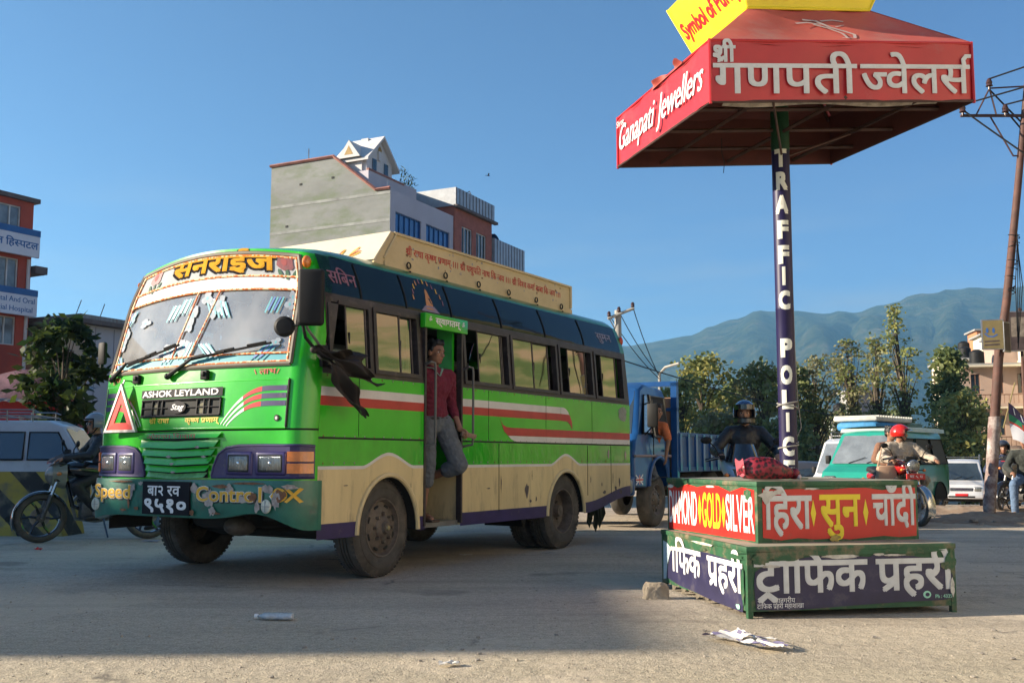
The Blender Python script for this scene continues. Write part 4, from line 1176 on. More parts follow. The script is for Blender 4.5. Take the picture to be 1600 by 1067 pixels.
# ------------------------------------------------------------------ traffic police stand
KIOG = mat("kiosk_green_paint", (.016, .085, .034), .6, var=.3, scale=5, dirt=((.20, .15, .09), .50, .66, 6), bump=.15, bscale=20)
KTOP = mat("dusty_board_top", (.30, .27, .20), .85, var=.2, scale=4, dirt=((.10, .14, .08), .56, .72, 3))
KRED = mat("red_vinyl", (.55, .018, .012), .45, var=.12, scale=4, dirt=((.30, .07, .05), .60, .82, 5))
KNAVY = mat("navy_vinyl", (.020, .018, .060), .5, var=.3, scale=5, dirt=((.10, .09, .09), .55, .8, 5))
KGREY = mat("grey_lettering", (.60, .61, .59), .5, var=.1, scale=10, dirt=((.30, .29, .27), .6, .8, 12))
KYEL = mat("vinyl_yellow", (.80, .62, .02), .45, var=.1)
KPEEL = mat("peeled_backing", (.55, .52, .45), .7, var=.25, scale=14, dirt=((.2, .18, .12), .5, .7, 10))
CANR = mat("canopy_red_sheet", (.46, .018, .022), .42, var=.15, scale=2.5, dirt=((.36, .09, .08), .55, .85, 3), bump=.12, bscale=4)
CANTOP = mat("faded_canopy_top", (.44, .085, .065), .7, var=.15, scale=2, dirt=((.40, .20, .16), .5, .8, 2.2), bump=.15, bscale=4)
CANIN = mat("canopy_inner_shade", (.09, .022, .018), .8, var=.25, scale=4)  # darkened red, shade painted onto the canopy's inner faces
CANFR = mat("rusty_angle_iron", (.06, .026, .02), .7, var=.4, scale=8)
YSIGN = mat("yellow_sign_sheet", (.80, .66, .02), .4, var=.08, scale=3, dirt=((.55, .42, .05), .6, .8, 4))
POLEN = mat("navy_pole_wrap", (.014, .010, .052), .45, var=.25, scale=5, dirt=((.05, .045, .08), .62, .85, 6), spec=.3)
stand = thing("traffic_police_stand", "two tier traffic police stand with lettered pole and red jeweller's canopy", "traffic stand", (1.5526, 6.6687, 0), rad(11.0))
def panel_box(name, o, rz, w, d, z0, z1, legs):
    """hollow board box on corner posts, with a flat top lid"""
    M4 = Matrix.Translation((o[0], o[1], 0)) @ Matrix.Rotation(rz, 4, 'Z')
    b = MB(); t = .012
    pb = z0 + (.045 if legs else .0)
    b.box((.03, 0, pb), (w - .03, t, z1 - .035), KIOG, M4); b.box((.03, d - t, pb), (w - .03, d, z1 - .035), KIOG, M4)
    b.box((0, .03, pb), (t, d - .03, z1 - .035), KIOG, M4); b.box((w - t, .03, pb), (w, d - .03, z1 - .035), KIOG, M4)
    for x in (0, w - .03):
        for y in (0, d - .03): b.box((x - .003, y - .003, z0), (x + .033, y + .033, z1 - .035), KIOG, M4)
    b.rbox((-.010, -.010, z1 - .035), (w + .010, d + .010, z1), .004, KIOG, M4)
    ob = b.build(name, stand, 30)
    l = MB(); l.grid(lambda x, y: M4 @ V((x, y, z1 + .002 + .004 * noise.noise(V((x * 3, y * 3, 1))))), lin(.005, w - .005, 10), lin(.005, d - .005, 10), KTOP)
    l.build("lid", ob)
    return ob, M4
lowb, ML = panel_box("lower_box", (0, 0), 0, 1.52, 1.66, 0.0, .465, True)
uppb, MU = panel_box("upper_box", (.185, .225), rad(5.5), 1.30, 1.42, .467, .887, False)
def face_fn(M4, kind, d=0.0):
    """kind 'r' = front face of local x, 'l' = left face read from its far end"""
    if kind == 'r': return lambda x, y, k: M4 @ V((x, -.003 - k, y))
    return lambda x, y, k: M4 @ V((-.003 - k, d - x, y))
def sheet(fn, outline, m, mb, lift):
    mb.mark()
    mb.add([tuple(fn(x, y, lift)) for x, y in outline], [tuple(range(len(outline)))], m)
# upper box banners
f = face_fn(MU, 'r')
k = MB()
sheet(f, torn(9, .035, 1.285, .478, .838, .026, 3, True, True), KRED, k, .0015)
bn = k.build("banner", uppb, None)
k = MB()
text(k, "िहरा", .35, lambda x, y, q: f(.045 + x, .565 + y, .0025 + q), KGREY, bold=3, bw=.02, w=.37)
text(k, "सुन", .34, lambda x, y, q: f(.49 + x, .575 + y, .0025 + q), KYEL, bold=3, bw=.02, w=.32)
text(k, "चाँदी", .34, lambda x, y, q: f(.92 + x, .575 + y, .0025 + q), KGREY, bold=3, bw=.02, w=.36)
for x in (.435, .862): sheet(f, [(x - .022, .665), (x, .57), (x + .022, .665), (x, .76)], KYEL, k, .003)
k.split("lettering", bn, None)
k = MB()
for i, (x, z, a, b) in enumerate([(.08, .80, .09, .04), (.06, .775, .04, .05), (.16, .815, .06, .02), (.42, .835, .08, .012), (.60, .49, .05, .03)]):
    sheet(f, blob2d(x, z, a, b, 400 + i, 15, .5), KPEEL if i < 4 else mat("rubbed_ochre", (.35, .25, .06), .7, var=.4, scale=20), k, .006 + .0007 * i)
k.split("torn_edge", bn, None)
f2 = face_fn(MU, 'l', 1.42)
k = MB(); sheet(f2, torn(8, .02, 1.385, .478, .845, .04, 8, True, False), KRED, k, .0015); bn = k.build("banner", uppb, None)
k = MB()
for s, x, w, m in (("DIAMOND", .03, .50, WHITEP), ("GOLD", .61, .30, KYEL), ("SILVER", .98, .40, WHITEP)):
    text(k, s, .36, lambda a, b, q: f2(x + a, .535 + b, .0025 + q), m, bold=2, bw=.018, w=w)
for x in (.57, .945): sheet(f2, [(x - .028, .655), (x, .54), (x + .028, .655), (x, .77)], KYEL, k, .003)
k.split("lettering", bn, None)
k = MB()
for i, (x, z, a, b) in enumerate([(.06, .82, .07, .02), (.75, .835, .10, .012), (1.30, .80, .06, .05)]):
    sheet(f2, blob2d(x, z, a, b, 430 + i, 15, .5), KPEEL if i != 2 else KIOG, k, .0055 + .0007 * i)
k.split("torn_edge", bn, None)
# lower box banners
f = face_fn(ML, 'r')
k = MB()
ol = [(.055, .055), (.30, .048), (.60, .06), (.95, .075), (1.2, .082), (1.42, .085), (1.50, .10), (1.507, .20), (1.50, .255), (1.44, .315), (1.36, .36), (1.2, .385), (1.02, .392), (.93, .405), (.88, .385), (.8, .39), (.7, .40), (.55, .398), (.42, .39), (.33, .372), (.25, .352), (.16, .338), (.09, .325), (.05, .30), (.042, .22), (.048, .12)]
sheet(f, ol, KNAVY, k, .0015); bn = k.build("banner", lowb, None)
k = MB()
text(k, "ट~", .30, lambda a, b, q: f(.05 + a, .175 + b, .0025 + q), KGREY, bold=3, bw=.022, w=.17)
text(k, "ािफक", .32, lambda a, b, q: f(.23 + a, .165 + b, .0025 + q), KGREY, bold=3, bw=.022, w=.62)
text(k, "प/हरी", .32, lambda a, b, q: f(.93 + a, .165 + b, .0025 + q), KGREY, bold=3, bw=.022, w=.575)
text(k, "महानगरीय", .045, lambda a, b, q: f(.16 + a, .098 + b, .0025 + q), WHITEP, bold=0)
text(k, "टािफक प/हरी महाशाखा", .045, lambda a, b, q: f(.06 + a, .063 + b, .0025 + q), WHITEP, bold=0, w=.33)
text(k, "Ph : 4335", .035, lambda a, b, q: f(1.36 + a, .10 + b, .0025 + q), mat("mint_lettering", (.30, .62, .45), .5), bold=1, w=.13)
sheet(f, [(1.30 + .03 * math.cos(t), .125 + .025 * math.sin(t)) for t in lin(0, 2 * PI, 18)[:-1]], mat("mint_lettering", (.3, .62, .45), .5), k, .003)
sheet(f, [(1.302 + .016 * math.cos(t), .125 + .013 * math.sin(t)) for t in lin(0, 2 * PI, 18)[:-1]], KNAVY, k, .0045)
k.split("lettering", bn, None)
k = MB()
for i, (x, z, a, b, m) in enumerate([(.66, .393, .16, .018, KPEEL), (.95, .402, .05, .012, KPEEL), (.16, .335, .08, .012, KPEEL), (1.44, .315, .04, .03, KIOG), (.60, .42, .7, .02, KIOG), (.27, .40, .14, .035, KIOG), (1.2, .425, .28, .025, KIOG), (1.48, .34, .05, .07, KIOG), (1.49, .17, .02, .07, KPEEL), (.09, .385, .07, .05, KIOG), (1.05, .395, .10, .008, KPEEL)]):
    sheet(f, blob2d(x, z, a, b, 460 + i, 22, .35), m, k, .0055 + .0007 * i)
k.split("torn_edge", bn, None)
f2 = face_fn(ML, 'l', 1.66)
k = MB()
ol = [(.10, .09), (.4, .06), (.75, .05), (1.1, .035), (1.58, .03), (1.60, .2), (1.585, .33), (1.45, .352), (1.2, .36), (1.0, .365), (.7, .36), (.5, .365), (.36, .35), (.22, .32), (.16, .22)]
sheet(f2, ol, KNAVY, k, .0015); bn = k.build("banner", lowb, None)
k = MB(); sheet(f2, [(.035, .07), (.10, .08), (.13, .2), (.22, .33), (.12, .37), (.035, .38)], mat("faded_blue_sheet", (.42, .52, .56), .6, var=.15, scale=8), k, .002)
text(k, "ािफक", .30, lambda a, b, q: f2(.24 + a, .165 + b, .0025 + q), WHITEP, bold=3, bw=.022, w=.60)
text(k, "प/हरी", .30, lambda a, b, q: f2(.98 + a, .155 + b, .0025 + q), WHITEP, bold=3, bw=.022, w=.60)
k.split("lettering", bn, None)
k = MB()
for i, (x, z, a, b, m) in enumerate([(.34, .37, .16, .03, KIOG), (.80, .385, .22, .02, KIOG), (1.45, .385, .2, .02, KIOG), (1.6, .2, .03, .16, KIOG), (.9, .425, .25, .012, KPEEL), (1.52, .06, .04, .02, mat("mint_lettering", (.3, .62, .45), .5)), (.23, .33, .05, .02, KPEEL)]):
    sheet(f2, blob2d(x, z, a, b, 490 + i, 20, .35), m, k, .0055 + .0007 * i)
k.split("torn_edge", bn, None)
k = MB()
for i in range(12):
    y = .15 + i * .12 + .03 * math.sin(i * 5); d = .03 + .02 * math.sin(i * 3.3)
    k.add([(.002, y, .052), (.002, y + .11, .052), (-.006, y + .07, .05 - d), (-.004, y + .03, .05 - d * .7)], [(0, 1, 2, 3)], mat("frayed_board", (.12, .10, .07), .9, var=.4, scale=20))
k.build("frayed_hem", lowb, None)
# pole: world (2.105, 7.61) -> local
SM = Matrix.Translation((1.5526, 6.6687, 0)) @ Matrix.Rotation(rad(11.0), 4, 'Z')
SI = SM.inverted()
PC = SI @ V((2.105, 7.61, 0))
PR = .068
TOP = SI @ V((2.103, 7.603, 3.56))
k = MB()
k.lathe([(PR, .885), (PR, 1.6), (PR + .001, 1.61), (PR, 1.62), (PR, 2.18), (PR + .002, 2.185), (PR + .0005, 2.20), (PR, 3.44)], POLEN, 28, Matrix.Translation((PC.x, PC.y, 0)))
k.lathe([(PR + .002, 3.435), (PR + .002, 3.60), (PR + .002, 4.05)], mat("pole_green_paint", (.006, .05, .02), .5, var=.3), 28, Matrix.Translation((PC.x, PC.y, 0)))
k.lathe([(.14, .889), (.14, .899), (PR, .905)], KIOG, 24, Matrix.Translation((PC.x, PC.y, 0)))
pole = k.build("pole", stand, 40)
k = MB()
vdir = math.atan2(-PC.y - 0, -PC.x)   # rough way back to the viewer's side
face_a = rad(-90 - 11 - 15 + 0)       # letters face the square's near side, turned a little left
def pole_fn(z0):
    return lambda x, y, q: V((PC.x + (PR + .002 + q) * math.cos(face_a + x / PR), PC.y + (PR + .002 + q) * math.sin(face_a + x / PR), z0 + y))
zs = {243: 'T', 280: 'R', 318: 'A', 358: 'F', 398: 'F', 432: 'I', 470: 'C', 545: 'P', 587: 'O', 625: 'L', 660: 'I', 697: 'C', 733: 'E'}
for py, ch in zs.items():
    z = 1.05 + (715.2 - py) / 1555.6 * 7.6 * 1.005 - .065
    wd = .03 if ch == 'I' else .085
    text(k, ch, .185, pole_fn(z), mat("pole_letter_cream", (.72, .72, .62), .5, var=.08), bold=3, bw=.05, w=wd, align='c', curved=.012, layer=.0004)
k.split("lettering", pole, None)
k = MB()
WIRE = mat("old_wire", (.25, .24, .22), .6)
def ring(z0, z1, r, n=26, a0=0, turns=1.0):
    return [(PC.x + r * math.cos(a0 + 2 * PI * turns * i / n), PC.y + r * math.sin(a0 + 2 * PI * turns * i / n), lerp(z0, z1, i / n)) for i in range(n + 1)]
k.tube(ring(1.50, 1.42, PR + .006), .006, WIRE, 6); k.tube(ring(1.42, 1.51, PR + .008, a0=1.5), .006, WIRE, 6)
k.tube(ring(1.10, 1.16, PR + .006, a0=.6), .006, WIRE, 6)
c = ring(1.16, 1.18, PR + .007, 10, a0=-1.2, turns=.25)
k.tube(c + [(PC.x + .10, PC.y - .02, 1.28), (PC.x + .085, PC.y, 1.5), (PC.x + .075, PC.y, 1.9), (PC.x + .072, PC.y, 2.4), (PC.x + .074, PC.y, 3.2)], .004, WIRE, 6)
k.build("tie_wire", pole)
# canopy
CA = rad(12.71); CC = V((2.103, 7.603, 3.554))
cr = V((math.cos(CA), math.sin(CA), 0)); cl = V((-math.sin(CA), math.cos(CA), 0))
HX, HY, CH = 1.011, .956, .425
def cP(a, b, h):       # canopy point, a and b in metres from the centre, tilted
    return SI @ (CC + cr * a + cl * b + V((0, 0, .083 * a + .056 * b + h)))
k = MB()
def face(axis, s, wob):
    n = 14
    def g(t, h):
        w = wob * .010 * math.sin(t * 9 + 1) * (1 - h) + .006 * math.sin(t * 23)
        return cP(lerp(-HX, HX, t), s * (HY + w), h * CH) if axis == 'r' else cP(s * (HX + w), lerp(-HY, HY, t), h * CH)
    k.grid(g, lin(0, 1, n), lin(0, 1, 4), CANR, flip=(axis == 'r') == (s > 0))

k.grid(lambda t, h: cP(lerp(-HX, HX, t) * .985, HY * .985, h * CH), [0, 1], [0, 1], CANIN); k.grid(lambda t, h: cP(HX * .985, lerp(-HY, HY, t) * .985, h * CH), [0, 1], [0, 1], CANIN)  # dark inner sheets added so the underside reads as shaded
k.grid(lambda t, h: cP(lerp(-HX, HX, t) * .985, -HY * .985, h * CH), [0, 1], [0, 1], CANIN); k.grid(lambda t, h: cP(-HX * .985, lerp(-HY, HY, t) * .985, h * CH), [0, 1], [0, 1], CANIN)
face('r', -1, 1); face('r', 1, 1); face('l', -1, 1); face('l', 1, 1)
for c in ((-HX, -HY), (HX, -HY), (-HX, HY), (HX, HY)):
    k.tube([cP(c[0], c[1], -.015), cP(c[0], c[1], CH + .01)], .011, CANR, 6)
for h in (0, CH):
    pts = [cP(-HX, -HY, h), cP(HX, -HY, h), cP(HX, HY, h), cP(-HX, HY, h), cP(-HX, -HY, h)]
    for p, q in zip(pts, pts[1:]): k.tube([p, q], .010, CANR if h else CANFR, 6)
can = k.build("canopy", stand, 50)
k = MB()
TS, TH = .47, .86
base = [(-HX, -HY), (HX, -HY), (HX, HY), (-HX, HY)]; top = [(-TS, -TS), (TS, -TS), (TS, TS), (-TS, TS)]
for i in range(4):
    j = (i + 1) % 4
    def g(u, v):
        a = lerp(lerp(base[i][0], base[j][0], u), lerp(top[i][0], top[j][0], u), v); b = lerp(lerp(base[i][1], base[j][1], u), lerp(top[i][1], top[j][1], u), v)
        return cP(a, b, lerp(CH, TH, v) - .05 * math.sin(PI * v) * math.sin(PI * u) + .012 * math.sin(u * 13 + i))
    k.grid(g, lin(0, 1, 14), lin(0, 1, 6), CANTOP)
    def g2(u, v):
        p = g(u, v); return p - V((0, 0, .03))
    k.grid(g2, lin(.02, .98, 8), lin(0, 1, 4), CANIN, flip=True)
k.build("canopy_roof", can, 60)
k = MB()
for a in (-.62, 0, .62):
    k.tube([cP(a, -HY + .01, .03), cP(a, HY - .01, .03)], .016, CANFR, 4)
    k.tube([cP(-HX + .01, a * .93, .055), cP(HX - .01, a * .93, .055)], .016, CANFR, 4)
for a, b in ((-1, -1), (1, 1), (1, -1), (-1, 1)):
    k.tube([cP(a * HX * .97, b * HY * .97, .38), cP(a * TS, b * TS, TH - .06)], .014, CANFR, 4)
k.tube([cP(-.55, -HY * .99, .0), cP(0, -.02, -.16), cP(0, 0, -.16)], .009, CANFR, 5)
k.tube([cP(.05, 0, -.16), cP(.62, HY * .0, .02), cP(HX * .55, -HY * .98, .0)], .009, CANFR, 5)
k.build("canopy_frame", can)
k = MB()      # torn cloth curling over the left edge, dangling wire, crumpled hem
pts = lin(0, 1, 18)
k.grid(lambda u, v: cP(-HX - .015 - .05 * v * math.sin(u * 9 + 1) * (1 if v > .5 else .4), lerp(-.52, .10, u), CH - .01 + .035 * v + .02 * v * noise.noise(V((u * 9, 0, 0))) - .01 * u), pts, [0, .35, .7, 1], CANTOP)
k.grid(lambda u, v: cP(lerp(-.9, .75, u), -HY + .02 + .05 * v, .012 - .022 * v * (1 + .5 * math.sin(u * 11) + .5 * noise.noise(V((u * 40, 0, 0))))), lin(0, 1, 40), [0, .5, 1], mat("crumpled_hem", (.30, .26, .22), .8, var=.5, scale=14))
k.build("torn_cloth", can, 60)
k = MB(); k.tube([cP(-.45, HY * .1, .02), cP(-.45, HY * .1, -.10), cP(-.43, HY * .1, -.18), cP(-.44, HY * .1, -.26)], .003, BLACKP, 5); k.build("loose_wire", can)
k = MB()
fr = lambda x, y, q: cP(-HX + x, -HY - .012 - q, y)
text(k, "गणपती", .325, lambda x, y, q: fr(.02 + x, .055 + y, .001 + q), KGREY, bold=2, bw=.012, w=1.06, curved=.2)
text(k, "{ज}वेलस^", .325, lambda x, y, q: fr(1.12 + x, .055 + y, .001 + q), KGREY, bold=2, bw=.012, w=.86, curved=.2)
text(k, "श/ी", .17, lambda x, y, q: fr(.015 + x, .275 + y, .001 + q), KGREY, bold=2, bw=.03, w=.16)
fl = lambda x, y, q: cP(-HX - .014 - q, HY - x, y)
text(k, "Ganapati", .30, lambda x, y, q: fl(.05 + x, .12 + y, .001 + q), WHITEP, bold=1, bw=.016, shear=.40, w=.83, curved=.2)
text(k, "Jewellers", .30, lambda x, y, q: fl(.98 + x, .12 + y, .001 + q), WHITEP, bold=1, bw=.016, shear=.40, w=.83, curved=.2)
text(k, "Shree", .08, lambda x, y, q: fl(.02 + x, .33 + y, .001 + q), KGREY, bold=1)
k.split("lettering", can, None)
k = MB()          # faded line drawing on the near slope of the roof
def slope_fn(x, y, q):
    v = y; hw = lerp(HX, TS, v)
    return cP(x, -lerp(HY, TS, v), lerp(CH, TH, v) + .018 + q - .05 * math.sin(PI * v) * math.sin(PI * (x / hw + 1) / 2))
DRAW = mat("faded_white_drawing", (.42, .33, .31), .7)
for pts, w in (([(-.12, .72), (-.02, .70), (.05, .55), (.13, .42), (.17, .30), (.12, .12)], .035), ([(-.06, .62), (.03, .52), (.09, .34), (.06, .12)], .028), ([(-.20, .62), (-.10, .66), (.0, .62)], .03), ([(.02, .70), (.12, .72), (.20, .68)], .03), ([(.02, .12), (.12, .10)], .03), ([(.10, .56), (.18, .60)], .02)):
    p2 = stroke2d(pts, w, w * .7); k.mark(); k.add([slope_fn(x, y, .0) for x, y in p2[0]], p2[1], DRAW)
k.build("roof_drawing", can, None)
# yellow sign box flaring outwards on the top
k = MB(); B0, B1, S0, S1 = TH - .015, TH + .42, .50, .66
for i in range(4):
    j = (i + 1) % 4
    sg = [(-1, -1), (1, -1), (1, 1), (-1, 1)]
    a, b = sg[i], sg[j]
    k.quad(cP(a[0] * S0, a[1] * S0, B0), cP(b[0] * S0, b[1] * S0, B0), cP(b[0] * S1, b[1] * S1, B1), cP(a[0] * S1, a[1] * S1, B1), YSIGN)
    k.tube([cP(a[0] * S0, a[1] * S0, B0), cP(b[0] * S0, b[1] * S0, B0)], .012, YSIGN, 6); k.tube([cP(a[0] * S0, a[1] * S0, B0), cP(a[0] * S1, a[1] * S1, B1)], .01, YSIGN, 6)
k.quad(*[cP(a[0] * S1 * .99, a[1] * S1 * .99, B1 - .02) for a in sg], YSIGN); k.quad(*[cP(a[0] * S0 * .99, a[1] * S0 * .99, B0 + .01) for a in sg], YSIGN)
ys_ = k.build("sign_box", can, 40)
k = MB()
def ysf(side):
    if side == 'l': return lambda x, y, q: cP(-lerp(S0, S1, y / .435) - .003 - q, lerp(S0, S1, y / .435) - x * 1.0, B0 + y)
    return lambda x, y, q: cP(-lerp(S0, S1, y / .435) + x, -lerp(S0, S1, y / .435) - .003 - q, B0 + y)
fl = ysf('l'); text(k, "Symbol of Purity", .20, lambda x, y, q: fl(.04 + x, .12 + y, q), RED, bold=2, bw=.03, w=.98, curved=.1)
fr = ysf('r'); text(k, "शुद्धता", .26, lambda x, y, q: fr(.05 + x, .13 + y, q), RED, bold=2, bw=.03, w=.55)
k.split("lettering", ys_, None)
# ---- red bag lying on the upper box
def build_bag():
    th = thing("cushion_bag", "crumpled red and black patterned bag lying on top of the police stand", "bag", (1.83, 7.22, .895), rad(6)); th.scale = (.86, .9, .95)
    b = bmesh.new(); bmesh.ops.create_uvsphere(b, u_segments=48, v_segments=30, radius=1)
    for v in b.verts:
        x, y, z = v.co
        s = lambda q, e: math.copysign(abs(q) ** e, q)
        X = s(x, .75); Y = s(y, .7); Z = s(z, .75)
        taper = 1 - .45 * max(0, X - .35) - .25 * max(0, -X - .6)
        p = V((X * .235, Y * .15 * taper, (Z * .5 + .5) * .165 * taper * (1 - .35 * max(0, X))))
        n = noise.noise(V((p.x * 14, p.y * 20, p.z * 16))) * .018 + noise.noise(V((p.x * 40, p.y * 30, p.z * 40))) * .006
        p += V((x, y, z)).normalized() * n * (1 if z > -.5 else .2)
        if z < -.6: p.z = max(0, p.z * .4)
        v.co = p
    m, nt, bb, out = node_mat("red_black_pattern_cloth")
    tc = nt.nodes.new("ShaderNodeTexCoord"); vo = nt.nodes.new("ShaderNodeTexVoronoi"); vo.inputs["Scale"].default_value = 34
    nt.links.new(tc.outputs["Object"], vo.inputs["Vector"])
    r = nt.nodes.new("ShaderNodeValToRGB"); r.color_ramp.elements[0].color = (.02, .006, .008, 1); r.color_ramp.elements[1].color = (.22, .012, .024, 1); r.color_ramp.elements[0].position = .36; r.color_ramp.elements[1].position = .60
    nt.links.new(vo.outputs["Distance"], r.inputs[0]); nt.links.new(r.outputs[0], bb.inputs["Base Color"]); bb.inputs["Roughness"].default_value = .45
    k = MB(); k.bm(b, m)
    k.build("cloth", th, 80)
    k = MB(); k.grid(lambda u, v: V((-.215 - .02 * v + .01 * math.sin(u * 7), lerp(-.11, .11, u), .03 + .12 * v + .01 * math.sin(u * 11))), lin(0, 1, 10), lin(0, 1, 4), mat("pink_piping", (.42, .09, .12), .5, var=.2)); k.build("hem", th, 60)
    k = MB()
    k.ell((.24, .0, .045), (.05, .07, .045), m); k.ell((.265, -.05, .02), (.02, .02, .02), mat("grey_cord", (.5, .4, .4), .6)); k.build("knot", th, 60)
build_bag()
def rock(name, label, cat, loc, s, m, seed, group=None, parent=None):
    b = bmesh.new(); bmesh.ops.create_icosphere(b, subdivisions=3, radius=1)
    rg = random.Random(seed); off = V((rg.uniform(0, 9), rg.uniform(0, 9), rg.uniform(0, 9)))
    for v in b.verts:
        p = v.co.copy(); p = V([math.copysign(abs(c) ** .6, c) for c in p]); d = .82 + .35 * noise.noise(p * .9 + off) + .12 * noise.noise(p * 3 + off)
        q = p * d; v.co = (q.x * s[0], q.y * s[1], max(-.1, q.z) * s[2] + s[2] * .1)
    k = MB(); k.bm(b, m); o = k.build(name, parent, 25); o.location = loc
    return tag(o, label, cat, group)
STONE = mat("sandy_rock", (.30, .25, .18), .9, var=.3, scale=9, bump=.5, bscale=30)
rock("rock", "squarish sandy rock beside the lower box of the police stand", "rock", (1.07, 7.62, 0), (.115, .09, .135), STONE, 5)
# ------------------------------------------------------------------ people
SKIN = mat("warm_brown_skin", (.27, .135, .08), .5, var=.12, scale=9)
SKIN2 = mat("tan_skin", (.34, .17, .10), .5, var=.12, scale=9)
HAIR = mat("black_hair", (.008, .007, .007), .45, var=.3, scale=30, bump=.4, bscale=90)
EYEW = mat("eye_white", (.55, .52, .48), .3); EYED = mat("dark_iris", (.01, .008, .006), .2); LIPM = mat("lip_skin", (.25, .085, .07), .5)
def cloth_mat(name, col, rough=.85, sc=14):
    return mat(name, col, rough, var=.22, scale=sc, bump=.3, bscale=60)
def caps(b, p0, p1, r0, r1, n=12):
    p0, p1 = V(p0), V(p1)
    d = p1 - p0
    if d.length < 1e-5: d = V((0, 0, 1e-3))
    q = V((0, 0, 1)).rotation_difference(d.normalized()).to_matrix().to_4x4()
    bmesh.ops.create_cone(b, cap_ends=True, segments=n, radius1=r0, radius2=r1, depth=d.length, matrix=Matrix.Translation((p0 + p1) / 2) @ q)
    for p, r in ((p0, r0), (p1, r1)):
        bmesh.ops.create_uvsphere(b, u_segments=n, v_segments=8, radius=r * .995, matrix=Matrix.Translation(p) @ q)
def elli(b, c, r, M3=None):
    T = Matrix.Translation(c) @ (M3.to_4x4() if M3 is not None else Matrix()) @ Matrix.Diagonal((*r, 1))
    bmesh.ops.create_uvsphere(b, u_segments=16, v_segments=12, radius=1, matrix=T)
def fuse(b, name, m, parent, voxel=.01, smooth=4, wrinkle=0.0, seed=0):
    me = bpy.data.meshes.new(name); b.to_mesh(me); b.free()
    o = bpy.data.objects.new(name, me); COL.objects.link(o)
    md = o.modifiers.new("r", 'REMESH'); md.mode = 'VOXEL'; md.voxel_size = voxel
    if smooth:
        ms = o.modifiers.new("s", 'SMOOTH'); ms.iterations = smooth; ms.factor = .5
    dg = bpy.context.evaluated_depsgraph_get(); dg.update()
    new = bpy.data.meshes.new_from_object(o.evaluated_get(dg))
    bpy.data.objects.remove(o); bpy.data.meshes.remove(me)
    if wrinkle:
        off = V((seed * 3.1, seed * 1.7, 0))
        nr = [v.normal.copy() for v in new.vertices]
        for v, n_ in zip(new.vertices, nr):
            p = v.co
            f = noise.noise(V((p.x * 14, p.y * 14, p.z * 30)) + off) + .6 * noise.noise(V((p.x * 40 + p.z * 20, p.y * 40, p.z * 24)) + off)
            v.co = p + n_ * wrinkle * f
    new.name = name
    new.materials.clear(); new.materials.append(m)
    new.polygons.foreach_set("use_smooth", [True] * len(new.polygons))
    new.polygons.foreach_set("material_index", [0] * len(new.polygons))
    o = bpy.data.objects.new(name, new); COL.objects.link(o)
    if parent is not None: o.parent = parent
    return o
def head_frame(yaw, pitch=0.0, roll=0.0):
    """columns: forward, left, up; yaw 0 looks along +x"""
    return Matrix.Rotation(yaw, 3, 'Z') @ Matrix.Rotation(pitch, 3, 'Y') @ Matrix.Rotation(roll, 3, 'X')
def add_head(b, c, H):
    P = lambda f, l, u: V(c) + H @ V((f, l, u))
    elli(b, P(-.012, 0, .030), (.098, .076, .088), H)
    elli(b, P(.018, 0, -.035), (.070, .062, .075), H)
    elli(b, P(.045, 0, -.082), (.036, .036, .026), H)
    elli(b, P(.068, 0, .030), (.022, .055, .014), H)
    for s in (1, -1):
        elli(b, P(.055, .038 * s, -.015), (.028, .024, .022), H)
        elli(b, P(-.005, .076 * s, -.005), (.020, .010, .032), H)
        elli(b, P(.082, .014 * s, -.034), (.010, .009, .008), H)
    caps(b, P(.080, 0, .012), P(.100, 0, -.026), .009, .013, 8)
    elli(b, P(.077, 0, -.054), (.012, .026, .007), H); elli(b, P(.075, 0, -.066), (.012, .022, .008), H)
def face_parts(c, H, parent, eyes=True):
    P = lambda f, l, u: V(c) + H @ V((f, l, u))
    for s in (1, -1):
        k = MB(); k.ell(P(.070, .031 * s, .008), (.012, .016, .008), EYEW, None, 10, H); k.ell(P(.079, .031 * s, .008), (.005, .008, .008), EYED, None, 8, H); k.build("eye", parent, 80)
        k = MB(); k.tube([P(.083, .014 * s, .027), P(.084, .032 * s, .033), P(.072, .050 * s, .028)], [.004, .005, .003], HAIR, 6); k.build("eyebrow", parent, 80)
    k = MB(); k.ell(P(.083, 0, -.055), (.007, .022, .005), LIPM, None, 10, H); k.ell(P(.081, 0, -.065), (.008, .019, .006), LIPM, None, 10, H); k.build("lips", parent, 80)
